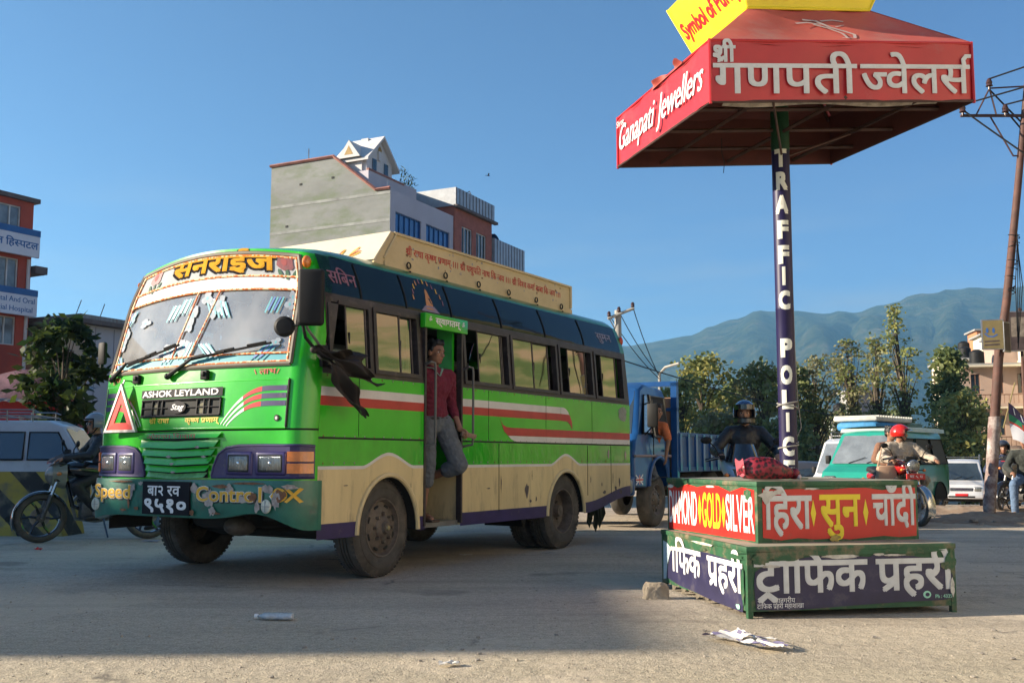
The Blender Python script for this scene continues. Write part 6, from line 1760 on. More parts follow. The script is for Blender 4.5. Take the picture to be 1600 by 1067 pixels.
def van(label, loc, rz, paint, L=3.4, W=1.5, Hh=1.75, hood=.55, group=None, rack=None, grille_m=BLACKP, glass=CARGLASS, front_glass=None):
    th = thing("van", label, "van", loc, rz, group)
    f, b = L / 2, -L / 2
    b0 = MB()
    prof = [(b + .05, .34), (f - .12, .32), (f, .42), (f + .0, .70), (f - .10, .86), (f - hood + .02, 1.0), (f - hood - .38, Hh - .10), (f - hood - .62, Hh), (b + .35, Hh), (b + .10, Hh - .10), (b, .95), (b, .42)]
    ins = loft_body(b0, prof, W, paint, .03, lambda z: .13 * sstep((z - .85) / .9))
    b0.build("body", th, 30)
    x0 = f - hood - .10; zt = Hh - .20; zb = 1.02
    side_panes(th, [[(x0 - .06, zb), (x0 - .34, zt), (x0 - .82, zt), (x0 - .82, zb)], [(x0 - .90, zb), (x0 - .90, zt), (x0 - 1.62, zt), (x0 - 1.62, zb)], [(x0 - 1.70, zb), (x0 - 1.70, zt), (b + .22, zt), (b + .12, zb)]], W, ins, glass)
    k = MB(); P = lambda y, t: V((lerp(f - hood + .035, f - hood - .345, t) , y * (W / 2 - .10 - .13 * sstep(t)), lerp(1.03, Hh - .13, t)))
    k.grid(P, lin(-1, 1, 6), lin(0, 1, 3), front_glass or glass, flip=True); ws_ = k.build("windscreen", th, 60)
    k = MB()
    for y in (-.45, .12): k.tube([P(y, .02) + V((.02, 0, 0)), P(y + .5, .22) + V((.03, 0, 0))], .008, BLACKP, 6)
    k.build("wiper", ws_)
    for s in (1, -1):
        k = MB(); k.rbox((f - .13, s * (W / 2 - .34), .60), (f + .012, s * (W / 2 - .08), .78), .035, LENS) if s > 0 else k.rbox((f - .13, -(W / 2 - .08), .60), (f + .012, -(W / 2 - .34), .78), .035, LENS); k.build("headlight", th, 50)
        k = MB(); ya = s * (W / 2 + .04); k.rbox((x0 - .16, min(ya, ya + s * .10), 1.02), (x0 - .06, max(ya, ya + s * .10), 1.20), .02, BLACKP); k.build("side_mirror", th)
    k = MB(); k.rbox((f - .04, -(W / 2 - .38), .62), (f + .016, W / 2 - .38, .74), .02, grille_m)
    for z in (.65, .68, .71): k.tube([(f + .018, -(W / 2 - .40), z), (f + .018, W / 2 - .40, z)], .006, CHROME, 5)
    k.build("grille", th)
    k = MB(); k.rbox((f - .10, -W / 2 + .02, .33), (f + .07, W / 2 - .02, .55), .05, paint); k.rbox((f + .0, -W / 2 + .3, .37), (f + .075, W / 2 - .3, .45), .02, BLACKP); k.build("bumper", th, 50)
    k = MB(); k.rbox((f + .07, -.22, .44), (f + .085, .22, .53), .005, RED); k.build("number_plate", th)
    k = MB(); k.box((b + .1, -W / 2 + .1, .22), (f - .2, W / 2 - .1, .36), UNDER); k.build("underbody", th)
    for x in (f - .62, b + .62):
        small_wheel(th, x, W / 2 - .10, .28, .16, False, ALLOY); small_wheel(th, x, -W / 2 + .10, .28, .16, True, ALLOY)
        for s in (1, -1):
            k = MB(); pts = [(x + .36 * math.cos(a), s * (W / 2 + .006), .27 + .36 * math.sin(a)) for a in lin(0, PI, 14)]
            k.tube(pts, .015, SEAM, 6); k.poly([(x + .34 * math.cos(a), s * (W / 2 + .003), .27 + .34 * math.sin(a)) for a in lin(0, PI, 14)], SEAM); k.build("wheel_arch", th)
    if rack:
        k = MB()
        for s in (1, -1):
            for dz in (.10, .20): k.tube([(f - hood - .8, s * (W / 2 - .16), Hh + dz * .8), (f - hood - .9, s * (W / 2 - .14), Hh + dz), (b + .3, s * (W / 2 - .14), Hh + dz)], .013, STEEL, 6)
            for i in range(5): x = lerp(f - hood - .9, b + .35, i / 4); k.tube([(x, s * (W / 2 - .16), Hh - .04), (x, s * (W / 2 - .14), Hh + .20)], .012, STEEL, 6)
        for i in range(7): x = lerp(f - hood - .85, b + .3, i / 6); k.tube([(x, -(W / 2 - .14), Hh + .10), (x, W / 2 - .14, Hh + .10)], .012, STEEL, 6)
        k.build("roof_rack", th)
    return th
def truck():
    th = thing("truck", "blue flatbed truck with ribbed steel sides waiting behind the bus", "truck", (1.39, 15.89, 0), rad(-119.0))
    W = 1.95
    # cab: front at +1.0
    k = MB()
    prof = [(-.62, .62), (-.62, 2.02), (-.50, 2.14), (.30, 2.18), (.48, 2.10), (.80, 1.42), (.92, 1.28), (.96, .95), (.96, .62), (.40, .60), (.30, .90), (.14, 1.0), (-.02, 1.03), (-.18, 1.0), (-.34, .90), (-.44, .60)]
    ins = loft_body(k, prof, W, BLUEV, .03, lambda z: .09 * sstep((z - 1.3) / .8))
    k.build("cab", th, 30)
    side_panes(th, [[(.60, 1.42), (.38, 2.0), (.20, 2.02), (.20, 1.42)]], W, ins, WSG2, BLACKP, "quarter_window", .014)
    for s in (1, -1):
        k = MB(); Y = lambda z, o=.013: s * (W / 2 - ins(z) + o)
        ps = [V((.15, Y(1.38), 1.38)), V((.15, Y(2.0), 2.0)), V((-.48, Y(2.0), 2.0)), V((-.48, Y(1.38), 1.38))]
        k.poly(ps if s < 0 else ps[::-1], mat("cab_shade_panel", (.012, .012, .012), .7))  # flat dark panel stands in for the shaded cab interior
        k.tube([p + V((0, s * .003, 0)) for p in ps + ps[:1]], .022, STEEL, 6)
        k.tube([V((.19, Y(1.36), 1.36)), V((.19, Y(.7), .75)), V((-.52, Y(.7), .75)), V((-.52, Y(1.36), 1.36))], .008, SEAM, 6)
        k.rbox((-.42, s * (W / 2) - .02, 1.15), (-.28, s * (W / 2) + .03, 1.18), .008, CHROME)
        k.build("door", th)
        k = MB(); ya = s * (W / 2 + .16); k.tube([V((.42, s * (W / 2 - .05), 1.85)), V((.60, ya, 1.9)), V((.60, ya, 1.52)), V((.5, s * (W / 2), 1.4))], .012, BLACKP, 6); k.rbox((.57, ya - .085, 1.50), (.63, ya + .085, 1.86), .025, BLACKP); k.build("side_mirror", th)
    k = MB(); k.grid(lambda y, t: V((lerp(.815, .50, t), y * (W / 2 - .10 - .06 * t), lerp(1.40, 2.06, t))), lin(-1, 1, 6), lin(0, 1, 3), CARGLASS, flip=True); k.build("windscreen", th, 60)
    k = MB(); k.rbox((.90, -W / 2, .50), (1.04, W / 2, .78), .04, BLUEV); k.build("bumper", th, 50)
    for s in (1, -1):
        k = MB(); k.lathe([(0, .03), (.07, .02), (.09, 0)], LENS, 20, frame((.965, s * .72, .98), (0, 1, 0), (0, 0, 1))); k.build("headlight", th, 60)
    # flag sticker on the sill, written as plain coloured crossing bars
    k = MB()
    for s in (1,):
        Y = W / 2 + .008
        k.add([(x, Y, z) for x, z in ((.64, .66), (.92, .66), (.92, .80), (.64, .80))], [(0, 1, 2, 3)], DBLUE)
        for (x0, z0, x1, z1, w_, m_, o) in ((.64, .66, .92, .80, .026, WHITEP, .002), (.64, .80, .92, .66, .026, WHITEP, .003), (.64, .73, .92, .73, .045, WHITEP, .004), (.78, .66, .78, .80, .045, WHITEP, .005), (.64, .73, .92, .73, .022, RED, .006), (.78, .66, .78, .80, .022, RED, .007)):
            p2 = stroke2d([(x0, z0), (x1, z1)], w_); k.add([(a, Y + o, b) for a, b in p2[0]], p2[1], m_)
    k.build("flag_sticker", th, None)
    k = MB(); k.tube([V((-.02 + .42 * math.cos(a), W / 2 + .012, .58 + .48 * math.sin(a))) for a in lin(0.1, PI - .1, 14)], .03, BLUEV, 8); k.build("wheel_arch", th)
    k = MB(); k.tube([V((.19, W / 2 + .012, 1.08)), V((-.55, W / 2 + .012, 1.08))], .02, mat("faded_trim_band", (.3, .22, .2), .5), 6); k.tube([V((.95, W / 2 + .012, 1.08)), V((.19, W / 2 + .012, 1.08))], .02, mat("faded_trim_band", (.3, .22, .2), .5), 6); k.build("trim_band", th)
    # cargo bed
    k = MB(); bl = -4.0
    k.box((bl, -1.0, .82), (-.72, 1.0, .92), BLUEBED)
    for s in (1, -1):
        y0, y1 = (1.0, 1.04) if s > 0 else (-1.04, -1.0)
        k.box((bl, y0, .86), (-.76, y1, 1.42), BLUEBED)
        k.rbox((bl, y0 - .02, 1.40), (-.76, y1 + .02, 1.46), .01, BLUEBED); k.rbox((bl, y0 - .02, .82), (-.76, y1 + .02, .90), .01, BLUEBED)
        for i in range(9): x = lerp(-.82, bl + .06, i / 8); k.box((x - .045, y0 - .035 if s < 0 else y1, .84), (x + .045, y0 if s < 0 else y1 + .035, 1.44), BLUEV)
    k.box((bl, -1.0, .86), (bl + .05, 1.0, 1.42), BLUEBED)
    k.build("cargo_bed", th, None)
    k = MB()
    k.box((-.76, -1.0, .86), (-.72, 1.0, 2.02), mat("plywood_headboard", (.30, .17, .10), .8, var=.3))
    for y in (-1.0, 1.0): k.box((-.79, y - .05, .60), (-.69, y + .05, 2.26), BLUEV)
    k.box((-.79, -1.05, 2.20), (-.69, 1.05, 2.28), BLUEV); k.box((-.79, -1.05, 1.80), (-.69, 1.05, 1.85), BLUEV)
    k.build("headboard", th, None)
    k = MB(); k.box((-3.9, .3, .55), (.8, .42, .82), UNDER); k.box((-3.9, -.42, .55), (.8, -.3, .82), UNDER); k.box((-.6, -.9, .55), (.15, .9, .68), UNDER); k.box((-3.6, .75, .35), (-3.4, 1.0, .8), UNDER); k.rbox((-1.9, .55, .42), (-1.2, .95, .8), .06, UNDER); k.build("chassis", th)
    for x in (-.02, -2.9):
        small_wheel(th, x, W / 2 - .13, .41, .22, False); small_wheel(th, x, -W / 2 + .13, .41, .22, True)
    return th
# ------------------------------------------------------------------ buildings standing round the square
RED_W = mat("red_brown_wall_paint", (.42, .075, .045), .8, var=.18, scale=.7, dirt=((.25, .05, .04), .5, .75, .6))
WHITE_W = mat("off_white_wall", (.58, .56, .54), .85, var=.10, scale=.6, dirt=((.36, .34, .32), .58, .8, .7))
LILAC_W = mat("lilac_grey_wall", (.46, .43, .46), .85, var=.08, scale=.6)
CREAM_W = mat("cream_wall", (.64, .57, .43), .85, var=.12, scale=.5, dirt=((.36, .32, .24), .58, .8, .6))
BRICK_W = mat("brick_red_cladding", (.34, .11, .075), .85, var=.22, scale=2.2)
PINK_W = mat("dull_pink_wall", (.40, .29, .23), .85, var=.15, scale=.5)
TIN = mat("tin_sheet", (.22, .22, .22), .5, metal=.4, var=.3, scale=1.5, dirt=((.16, .09, .06), .55, .75, 1.2), bump=.4, bscale=2, stretch=(6, 1, 1))
SLAB = mat("dark_eaves", (.12, .10, .095), .85, var=.3)
SIGNW = mat("pale_signboard", (.62, .63, .68), .5, var=.06)
SIGNB = mat("signboard_blue", (.02, .11, .30), .5)
# hospital block, far left
hl = 12.0
wz = [(10.95, 12.0), (8.6, 9.85), (6.35, 7.5), (3.6, 4.8)]
wins = []
for z0, z1 in wz:
    for s in (.55, 2.6, 4.8, 7.0, 9.2):
        wins.append((hl - s - 1.35, z0, hl - s, z1, ROOM_GLASS))
hosp = box_house("hospital_building", "red painted hospital block with pale signboards between its window rows", "building", (-25.6, 29.6, -.84), rad(60), hl, 9, 12.25, wins, RED_W, gm=ROOM_GLASS, roof_m=SLAB, over=.18, nx=3)
FH = lambda x0, z0, y: (lambda a, b, q: V((x0 + a, y - q, z0 + b)))
for i, (z0, z1, l1, l2, dv) in enumerate(((9.92, 11.02, "सहज डेन्टल", "", 1), (7.52, 8.58, "Sahaj Dental And Oral", "Maxillofacial Hospital", 0))):
    k = MB(); k.box((hl - 4.6, -.55, z0), (hl - .02, -.42, z1), SIGNW); k.box((hl - 4.61, -.562, z1 - .25), (hl - .01, -.54, z1 + .01), SIGNB)
    for x in (hl - 4, hl - .4): k.box((x, -.42, z0 + .2), (x + .06, 0, z0 + .26), STEEL)
    so = k.build("signboard", hosp, None)
    k = MB()
    if dv: text(k, "महाराज डे{न}टल िह{स}पटल", .40, FH(hl - .10, z0 + .32, -.551), SIGNB, bold=2, bw=.02, w=3.9, align='r')
    else:
        text(k, "Maharaj Dental And Oral", .30, FH(hl - .12, z0 + .50, -.551), SIGNB, bold=1, bw=.015, w=3.0, align='r'); text(k, "Maxillofacial Hospital", .30, FH(hl - .2, z0 + .14, -.551), SIGNB, bold=1, bw=.015, w=2.6, align='r')
    k.build("lettering", so, None)
k = MB(); k.tube([(hl - .14, -.05, .2), (hl - .14, -.05, 9.9)], .07, WHITE_W); k.build("drain_pipe", hosp)
for z in (9.35, 6.8):
    k = MB(); k.box((hl + .002, -.3, z), (hl + .55, 3, z + .3), SLAB); k.build("balcony_slab", hosp, None)
# tin roofed shop below it
SHOPR = mat("shop_red_panel", (.40, .035, .04), .6, var=.25, scale=1.2, dirt=((.45, .30, .30), .6, .78, 2.5))
shop = box_house("roadside_shop", "low red panelled shop with sagging tin roof beneath the hospital", "shop", (-17.5, 28.6, -.38), rad(8), 4.2, 3.5, 3.25, [(2.75, .4, 3.95, 2.0, DARK_GLASS), (.3, .4, 2.4, 2.0, DARK_GLASS)], SHOPR, roof=False, fm=FRAME_B)
k = MB()
k.grid(lambda u, v: (lerp(-.5, 4.5, u), lerp(-1.0, 3.8, v), 3.05 + .75 * v + .02 * math.sin(u * 90) + .05 * math.sin(u * 6)), lin(0, 1, 90), lin(0, 1, 5), TIN); k.build("tin_roof", shop, 80)
k = MB(); k.grid(lambda u, v: (lerp(.2, 3.9, u), -.75 + .5 * v, 3.12 + .75 * v + .12 * math.sin(u * 9) * v), lin(0, 1, 14), lin(0, 1, 4), mat("rumpled_tarpaulin", (.24, .12, .14), .7, var=.5, scale=2.5, bump=.6, bscale=5)); k.build("tarpaulin", shop, 60)
k = MB(); text(k, "Coca", .5, lambda x, y, q: V((2.9 + x, -.02 - q, 2.35 + y)), WHITEP, bold=0, shear=.3, w=.9) if 0 else None
for i in range(3):
    p2 = stroke2d([(3.1 + .12 * math.sin(t * 3 + i) + t * .22, 2.35 + .12 * i + .08 * math.cos(t * 2.3)) for t in lin(0, 3.2, 10)], .05, .03); k.add([(a, -.012, b) for a, b in p2[0]], p2[1], mat("washed_out_white", (.5, .4, .4), .7))
k.build("painted_advert", shop, None)
for i, (x, z, c) in enumerate(((1.6, 1.4, (.4, .03, .08)), (2.2, .9, (.35, .22, .12)), (3.2, .8, (.25, .2, .14)))):
    k = MB(); k.rbox((-.45, -.3, 0), (.45, .3, .5), .08, mat("stall_bundle_%s" % "abc"[i], c, .8, var=.3)); o = k.build("stall_bundle", None); o.location = (-17.5 + x, 27.5 + .14 * x, -.34)
    tag(o, ("crimson cloth bundle stacked before the red tin roofed shop", "brown sack stacked before the red tin roofed shop", "dull olive sack stacked before the red tin roofed shop")[i], "bundle")
# white house behind the broad leaved tree
GREYP = mat("pale_panel_wall", (.42, .42, .45), .7, var=.06, scale=.8)
wh = thing("house", "white low house with dark eaves behind the broad leaved tree", "house", (-17.2, 40, -.84), rad(63.8))
k = MB(); wall_holes(k, (0, 0, 0), (1, 0, 0), 6, 7.25, [], GREYP); P = wall_holes(k, (0, 5, 0), (0, -1, 0), 5, 7.25, [(3.3, 4.4, 4.3, 6.2)], CREAM_W); wall_holes(k, (6, 0, 0), (0, 1, 0), 5, 7.25, [], GREYP)
for i in range(6): k.box((.4 + i * .95, -.012, 0), (.43 + i * .95, .0, 7.2), mat("panel_joint", (.2, .2, .22), .8))
k.build("wall", wh, None); add_window(wh, P, (3.3, 4.4, 4.3, 6.2), FRAME_B, DARK_GLASS)
k = MB(); k.box((-.9, -.5, 7.25), (6.5, 5.9, 7.42), SLAB); k.box((-.6, -.3, 7.42), (6.2, 5.5, 7.62), TIN)
for x in (.2, 1.4): k.tube([(x, 1, 7.6), (x + .3, 1, 8.4)], .02, STEEL, 5)
k.rbox((-.4, 3.6, 7.6), (.4, 4.4, 8.5), .2, WHITE_W); k.build("roof", wh, None)
# grey gabled building above the bus
gb = thing("gabled_building", "tall grey building with bare plaster gable, blue windows and rooftop cabin", "building", (-5.62, 45, -1.04), rad(63.8))
B0 = 1.04
def rel(z): return z + B0
PLAST = mat("mossy_grey_plaster", (.215, .225, .21), .92, var=.22, scale=.45, bump=.7, bscale=1.2, dirt=((.15, .18, .12), .47, .62, .55), stretch=(1, .6, 1.6))
k = MB()
gp = [(0, 0), (7, 0), (7, rel(15.34)), (3.22, rel(15.34)), (.78, rel(13.42)), (0, rel(13.44))]
k.poly([(0, y, z) for y, z in gp[::-1]], PLAST)
for z in (3.4, 6.6, 9.8, rel(11.9), rel(13.2)): k.box((-.012, .0, z), (0, 7.0, z + .14), mat("plaster_band", (.25, .26, .24), .9, var=.3, scale=1.2))
for i, (y, z) in enumerate(((5.1, rel(14.2)), (3.2, rel(14.3)), (5.9, rel(12.2)))): k.box((-.02, y, z), (-.001, y + .14, z + .10), SEAM)
k.build("gable_wall", gb, None)
k = MB(); wn = [(.45, 10.2, 2.75, rel(12.45), BLUE_GLASS), (3.2, 10.2, 5.5, rel(12.45), BLUE_GLASS)] + [(x, z, x + 2.3, z + 2.1, BLUE_GLASS) for z in (6.6, 3.4) for x in (.45, 3.2)]
P = wall_holes(k, (0, 0, 0), (1, 0, 0), 6.0, rel(13.42), wn, LILAC_W)
k.quad((6, 0, 0), (6, 7, 0), (6, 7, rel(15.34)), (6, 0, rel(13.4)), PLAST); k.quad((6, 7, 0), (0, 7, 0), (0, 7, rel(15.34)), (6, 7, rel(15.34)), PLAST)
k.build("front_wall", gb, None)
for q in wn: add_window(gb, P, q, mat("deep_blue_frame", (.02, .08, .22), .4), BLUE_GLASS, 5, 2)
k = MB()
CAP = mat("terracotta_coping", (.30, .13, .10), .8, var=.3)
k.tube([(-.05, 0, rel(13.46)), (-.05, .78, rel(13.46)), (-.05, 3.22, rel(15.38)), (-.05, 7.05, rel(15.38))], .08, CAP, 4)
k.quad((0, .78, rel(13.42)), (6, .78, rel(13.42)), (6, 3.22, rel(15.34)), (0, 3.22, rel(15.34)), CAP); k.quad((0, 3.22, rel(15.34)), (6, 3.22, rel(15.34)), (6, 7, rel(15.34)), (0, 7, rel(15.34)), CONC); k.quad((0, 0, rel(13.40)), (6, 0, rel(13.4)), (6, .8, rel(13.4)), (0, .8, rel(13.4)), CONC)
k.build("roof", gb, None)
k = MB()           # terrace walls below the cabin
k.box((.1, 1.3, rel(13.4)), (3.2, 3.2, rel(14.5)), LILAC_W); k.box((3.2, 1.5, rel(13.4)), (4.7, 3.0, rel(14.7)), LILAC_W); k.box((.1, 1.28, rel(14.5)), (3.2, 1.42, rel(14.6)), CAP)
k.box((4.75, 1.7, rel(13.4)), (6.2, 4.0, rel(14.1)), WHITE_W); k.box((6.3, 2.2, rel(13.9)), (9, 4.0, rel(14.3)), mat("pale_stair_wall", (.62, .58, .50), .8))
k.build("terrace_wall", gb, None)
k = MB()
cx0, cx1, cy0, cy1, ez = .36, 2.55, 1.6, 3.1, 15.3
k.box((cx0, cy0, rel(14.4)), (cx1, cy1, rel(ez)), WHITE_W)
k.add([(cx0, cy0, rel(ez)), (cx1, cy0, rel(ez)), ((cx0 + cx1) / 2, cy0, rel(ez + 1.05))], [(0, 1, 2)], WHITE_W); k.add([(cx0, cy1, rel(ez)), (cx1, cy1, rel(ez)), ((cx0 + cx1) / 2, cy1, rel(ez + 1.05))], [(2, 1, 0)], WHITE_W)
for a, b in ((cx0 - .28, (cx0 + cx1) / 2), (cx1 + .28, (cx0 + cx1) / 2)):
    za, zb2 = rel(ez - .28), rel(ez + 1.10)
    k.add([(a, cy0 - .28, za), (b, cy0 - .28, zb2), (b, cy1 + .3, zb2), (a, cy1 + .3, za), (a, cy0 - .28, za + .13), (b, cy0 - .28, zb2 + .13), (b, cy1 + .3, zb2 + .13), (a, cy1 + .3, za + .13)], [(3, 2, 1, 0), (4, 5, 6, 7), (0, 1, 5, 4), (1, 2, 6, 5), (2, 3, 7, 6), (3, 0, 4, 7)], WHITE_W)
# small cross gable towards the plaster wall
gx0, gx1 = cy0 + .1, cy1 - .1; xm = cx0 - .4
k.add([(xm, gx0, rel(ez - .1)), (xm, gx1, rel(ez - .1)), (xm, (gx0 + gx1) / 2, rel(ez + .75)), (cx0 + 1.1, gx0, rel(ez - .1)), (cx0 + 1.1, gx1, rel(ez - .1)), (cx0 + 1.1, (gx0 + gx1) / 2, rel(ez + .75))], [(0, 2, 1), (0, 3, 5, 2), (1, 2, 5, 4)], WHITE_W)
k.box((xm + .3, gx0 + .1, rel(14.4)), (cx0, gx1 - .1, rel(ez - .1)), WHITE_W)
for i in range(7): y = lerp(gx0, gx1, i / 6); z = ez + .45 + .75 * (1 - abs(2 * i / 6 - 1)); k.box((cx0 + .9, y - .2, rel(ez)), (cx0 + 1.1, y + .2, rel(z)), WHITE_W)
cab = k.build("rooftop_cabin", gb, None)
for x in (1.0, 2.0):
    k = MB(); k.box((x - .17, cy0 - .03, rel(14.65)), (x + .17, cy0 - .01, rel(15.3)), DARK_GLASS); k.build("cabin_window", cab, None)
k = MB(); k.poly([((cx0 + cx1) / 2 + a, cy0 - .02, rel(ez + .55) + b * .7) for a, b in ((-.12, -.25), (.12, -.25), (.16, .05), (0, .3), (-.16, .05))], mat("ochre_crest", (.35, .22, .06), .7)); k.poly([(xm - .01, (gx0 + gx1) / 2 + a, rel(ez + .22) + b * .7) for a, b in ((-.25, -.25), (.25, -.25), (0, .38))], mat("ochre_crest", (.35, .22, .06), .7)); k.build("crest", cab, None)
k = MB()
for i, (x, y) in enumerate(((.4, .4), (.6, 5.2))): k.tube([(x, y, rel(15.3) if i else rel(13.4)), (x, y, rel(16.2) if i else rel(13.9))], .03, STEEL, 5)
k.build("roof_rod", gb, None)
rg = random.Random(3); k = MB()
PLANT = mat("terrace_plant_leaf", (.04, .07, .03), .7, var=.4)
for i in range(90):
    c = V((3.2 + rg.uniform(0, 1.5), 1.5 + rg.uniform(0, .4), rel(14.7) + rg.uniform(0, .9) ** 1.3)); d = V((rg.uniform(-1, 1), rg.uniform(-1, 1), rg.uniform(.2, 1))).normalized() * .2; e = V((rg.uniform(-1, 1), rg.uniform(-1, 1), 0)).normalized() * .04
    k.quad(c - e, c + e, c + d + e * .4, c + d - e * .4, PLANT)
pl = k.build("terrace_plants", gb, None)
# red clad building beyond it, metal parapet
rb = box_house("clad_building", "brick red clad building with a grey metal parapet beside the gabled block", "building", (-2.95, 50.25, -1.24), rad(63.8), 4.15, 6, 15.2, [(.75, 10.2, 1.9, 14.3, DARK_GLASS), (2.35, 10.2, 3.5, 14.3, DARK_GLASS)] + [(x, z, x + 1.3, z + 1.9, DARK_GLASS) for z in (6.6, 3.0) for x in (.6, 2.3)], BRICK_W, roof=False, nx=3)
k = MB(); METP = mat("grey_metal_parapet", (.34, .36, .38), .45, metal=.3, var=.15)
k.box((-.1, -.12, 15.2), (4.25, 6, 16.15), METP)
for i in range(12): k.box((i * .36 - .06, -.14, 15.2), (i * .36 - .03, -.12, 16.15), SLAB)
k.box((-.15, -.25, 15.1), (4.45, -.02, 15.24), SLAB)
k.build("metal_parapet", rb, None)
k = MB(); M4 = Matrix.Translation((3.4, 1.0, 16.45)) @ Matrix.Rotation(PI / 2, 4, 'Y'); k.lathe([(0, -.5), (.25, -.5), (.28, -.45), (.28, .45), (.25, .5), (0, .5)], WHITE_W, 16, M4); k.tube([(2.6, 1, 16.5), (3.4, 1, 16.9), (3.9, 1, 16.5)], .03, STEEL, 5); k.build("water_heater", rb)
k = MB(); k.grid(lambda u, v: (4.3 + .9 * math.sin(v * 1.5), -.1 + 1.6 * u, 14.6 - 1.0 * (1 - math.cos(v * 1.5))), [0, 1], lin(0, 1, 6), mat("blue_awning", (.03, .10, .30), .6)); k.build("awning", rb, None)
k = MB(); k.box((4.15, .3, 14.3), (4.6, 2, 14.8), BRICK_W); k.build("side_ledge", rb, None)
lb = box_house("low_annex", "grey metal topped annex at the far end of the red clad building", "building", (-1.05, 54.1, -1.24), rad(63.8), 3.75, 5, 13.0, [], mat("slate_grey_wall", (.22, .23, .27), .7, var=.1), roof=False)
k = MB(); k.box((-.08, -.10, 13.0), (3.85, 5, 14.35), METP)
for i in range(11): k.box((i * .36 - .06, -.12, 13.0), (i * .36 - .03, -.10, 14.35), SLAB)
k.build("metal_parapet", lb, None)
# buildings on the right
def flats(label, loc, rz, w, d, floors, fh, wm, seed, bal=True, gm=DARK_GLASS, cat="building", name="apartment_building", step=2.2):
    wins = []; n = int(w // step); m_ = (w - n * step) / 2
    for f_ in range(floors):
        for i in range(n): wins.append((m_ + i * step + .45, f_ * fh + .95, m_ + (i + 1) * step - .45, f_ * fh + fh - .55))
    sw = []; n2 = int(d // step)
    for f_ in range(floors):
        for i in range(n2): sw.append((i * step + .6, f_ * fh + .95, (i + 1) * step - .5, f_ * fh + fh - .55))
    root = box_house(name, label, cat, loc, rz, w, d, floors * fh, wins, wm, side_wins=sw, left_wins=sw, fm=FRAME_B, gm=gm, over=.3, roof_m=CONC)
    if bal:
        for f_ in range(1, floors + 1):
            k = MB(); z = f_ * fh - .12
            k.box((-.2, -1.0, z), (w + .2, .0, z + .12), CREAM_W); 
            if f_ < floors:
                k.box((-.2, -1.0, z + .12), (w + .2, -.93, z + .35), wm); k.tube([(-.2, -.96, z + .95), (w + .2, -.96, z + .95)], .03, FRAME_B, 4)
                for i in range(int(w / .3)): k.box((i * .3, -.975, z + .3), (i * .3 + .03, -.945, z + .95), FRAME_B)
            k.build("balcony", root, None)
    k = MB(); k.box((w * .55, d * .3, floors * fh + .18), (w * .95, d * .8, floors * fh + 2.3), wm); k.box((w * .5, d * .25, floors * fh + 2.3), (w * 1.0, d * .85, floors * fh + 2.45), CONC); k.build("stair_tower", root, None)
    k = MB(); k.lathe([(0, 0), (.5, 0), (.52, .2), (.5, 1.0), (.2, 1.2), (0, 1.2)], BLACKP, 14, Matrix.Translation((w * .3, d * .3, floors * fh + .18))); k.build("water_tank", root)
    return root
flats("cream apartment block with long balconies right behind the leaning pole", (34.6, 66, -1.24), rad(-18), 9, 8, 4, 2.75, CREAM_W, 1, step=1.75)
flats("dull pink house with ledges between the cream block and dark tree", (31.8, 70, -1.24), rad(-14), 4.6, 7, 3, 2.9, PINK_W, 2, step=1.5)
flats("cream upper house standing higher behind the dull pink one", (37.0, 84, -1.24), rad(-12), 6, 7, 3, 3.5, CREAM_W, 3, step=1.9)
flats("grey house with flat roof seen between the feathery tree trunks", (25.6, 80, -1.24), rad(8), 5, 5, 2, 2.7, CONC, 4, bal=False, name="house", cat="house")
flats("orange brown flat roofed house highest on the slope behind the pole", (39.2, 88, -1.24), rad(-10), 4.6, 6, 4, 2.85, mat("orange_house_wall", (.40, .17, .08), .85, var=.15, scale=.5), 9, step=1.5)
STALLS = [("small white stall left of the green microbus", 21.6, 72, 3.0, WHITE_W), ("pinkish low shop behind the white stall", 19.4, 78, 3.6, PINK_W), ("tiny cream hut in the far traffic haze beside lettered pole", 18.2, 66, 2.0, CREAM_W)]
for i, (lab, x, y, w, m_) in enumerate(STALLS):
    flats(lab, (x, y, -1.24), rad(-6 + 5 * i), w, 3, 1, 2.9, m_, 5 + i, bal=False, name="stall", cat="stall", step=1.4)
# building outside the frame on the left: it throws the long shade over the road
ob = box_house("corner_building", "plain plastered building beyond the left edge shading the road", "building", (-26.5, 4.65, 0), rad(90), 18, 8, 8.68, [(1 + 2.6 * i, z, 2.6 + 2.6 * i, z + 1.5) for i in range(6) for z in (1.2, 4.6)], WHITE_W, roof_m=CONC, over=.45, rt=.22)
k = MB(); k.box((-.45, -.45, 8.9), (3.0, 1, 9.85), WHITE_W); k.box((3.3, -.45, 8.9), (18.4, 1, 9.85), WHITE_W); k.build("roof_shade_blocks", ob, None)  # raised roof blocks added to set how far the shade reaches
# pale unseen row added on the right to bounce sunlight into the shaded square
for i, (x, y, w, h) in enumerate(((13.5, 7.0, 13, 12.0), (14.5, -7.5, 15, 14.0), (14.0, -24, 16, 12.5))):
    box_house("added_fill_building", ("unseen cream building added beyond the right edge to bounce sunlight", "unseen tall white building added behind the viewer to bounce sunlight", "unseen pale building added farthest behind to bounce sunlight")[i], "building", (x, y, 0), rad(-90), w, 7, h, [(1.2 + 3.4 * a, 1.2 + 3.6 * b, 2.9 + 3.4 * a, 2.9 + 3.6 * b) for a in range(int(w // 3.6)) for b in range(3)], (CREAM_W, WHITE_W, CREAM_W)[i], roof_m=CONC)
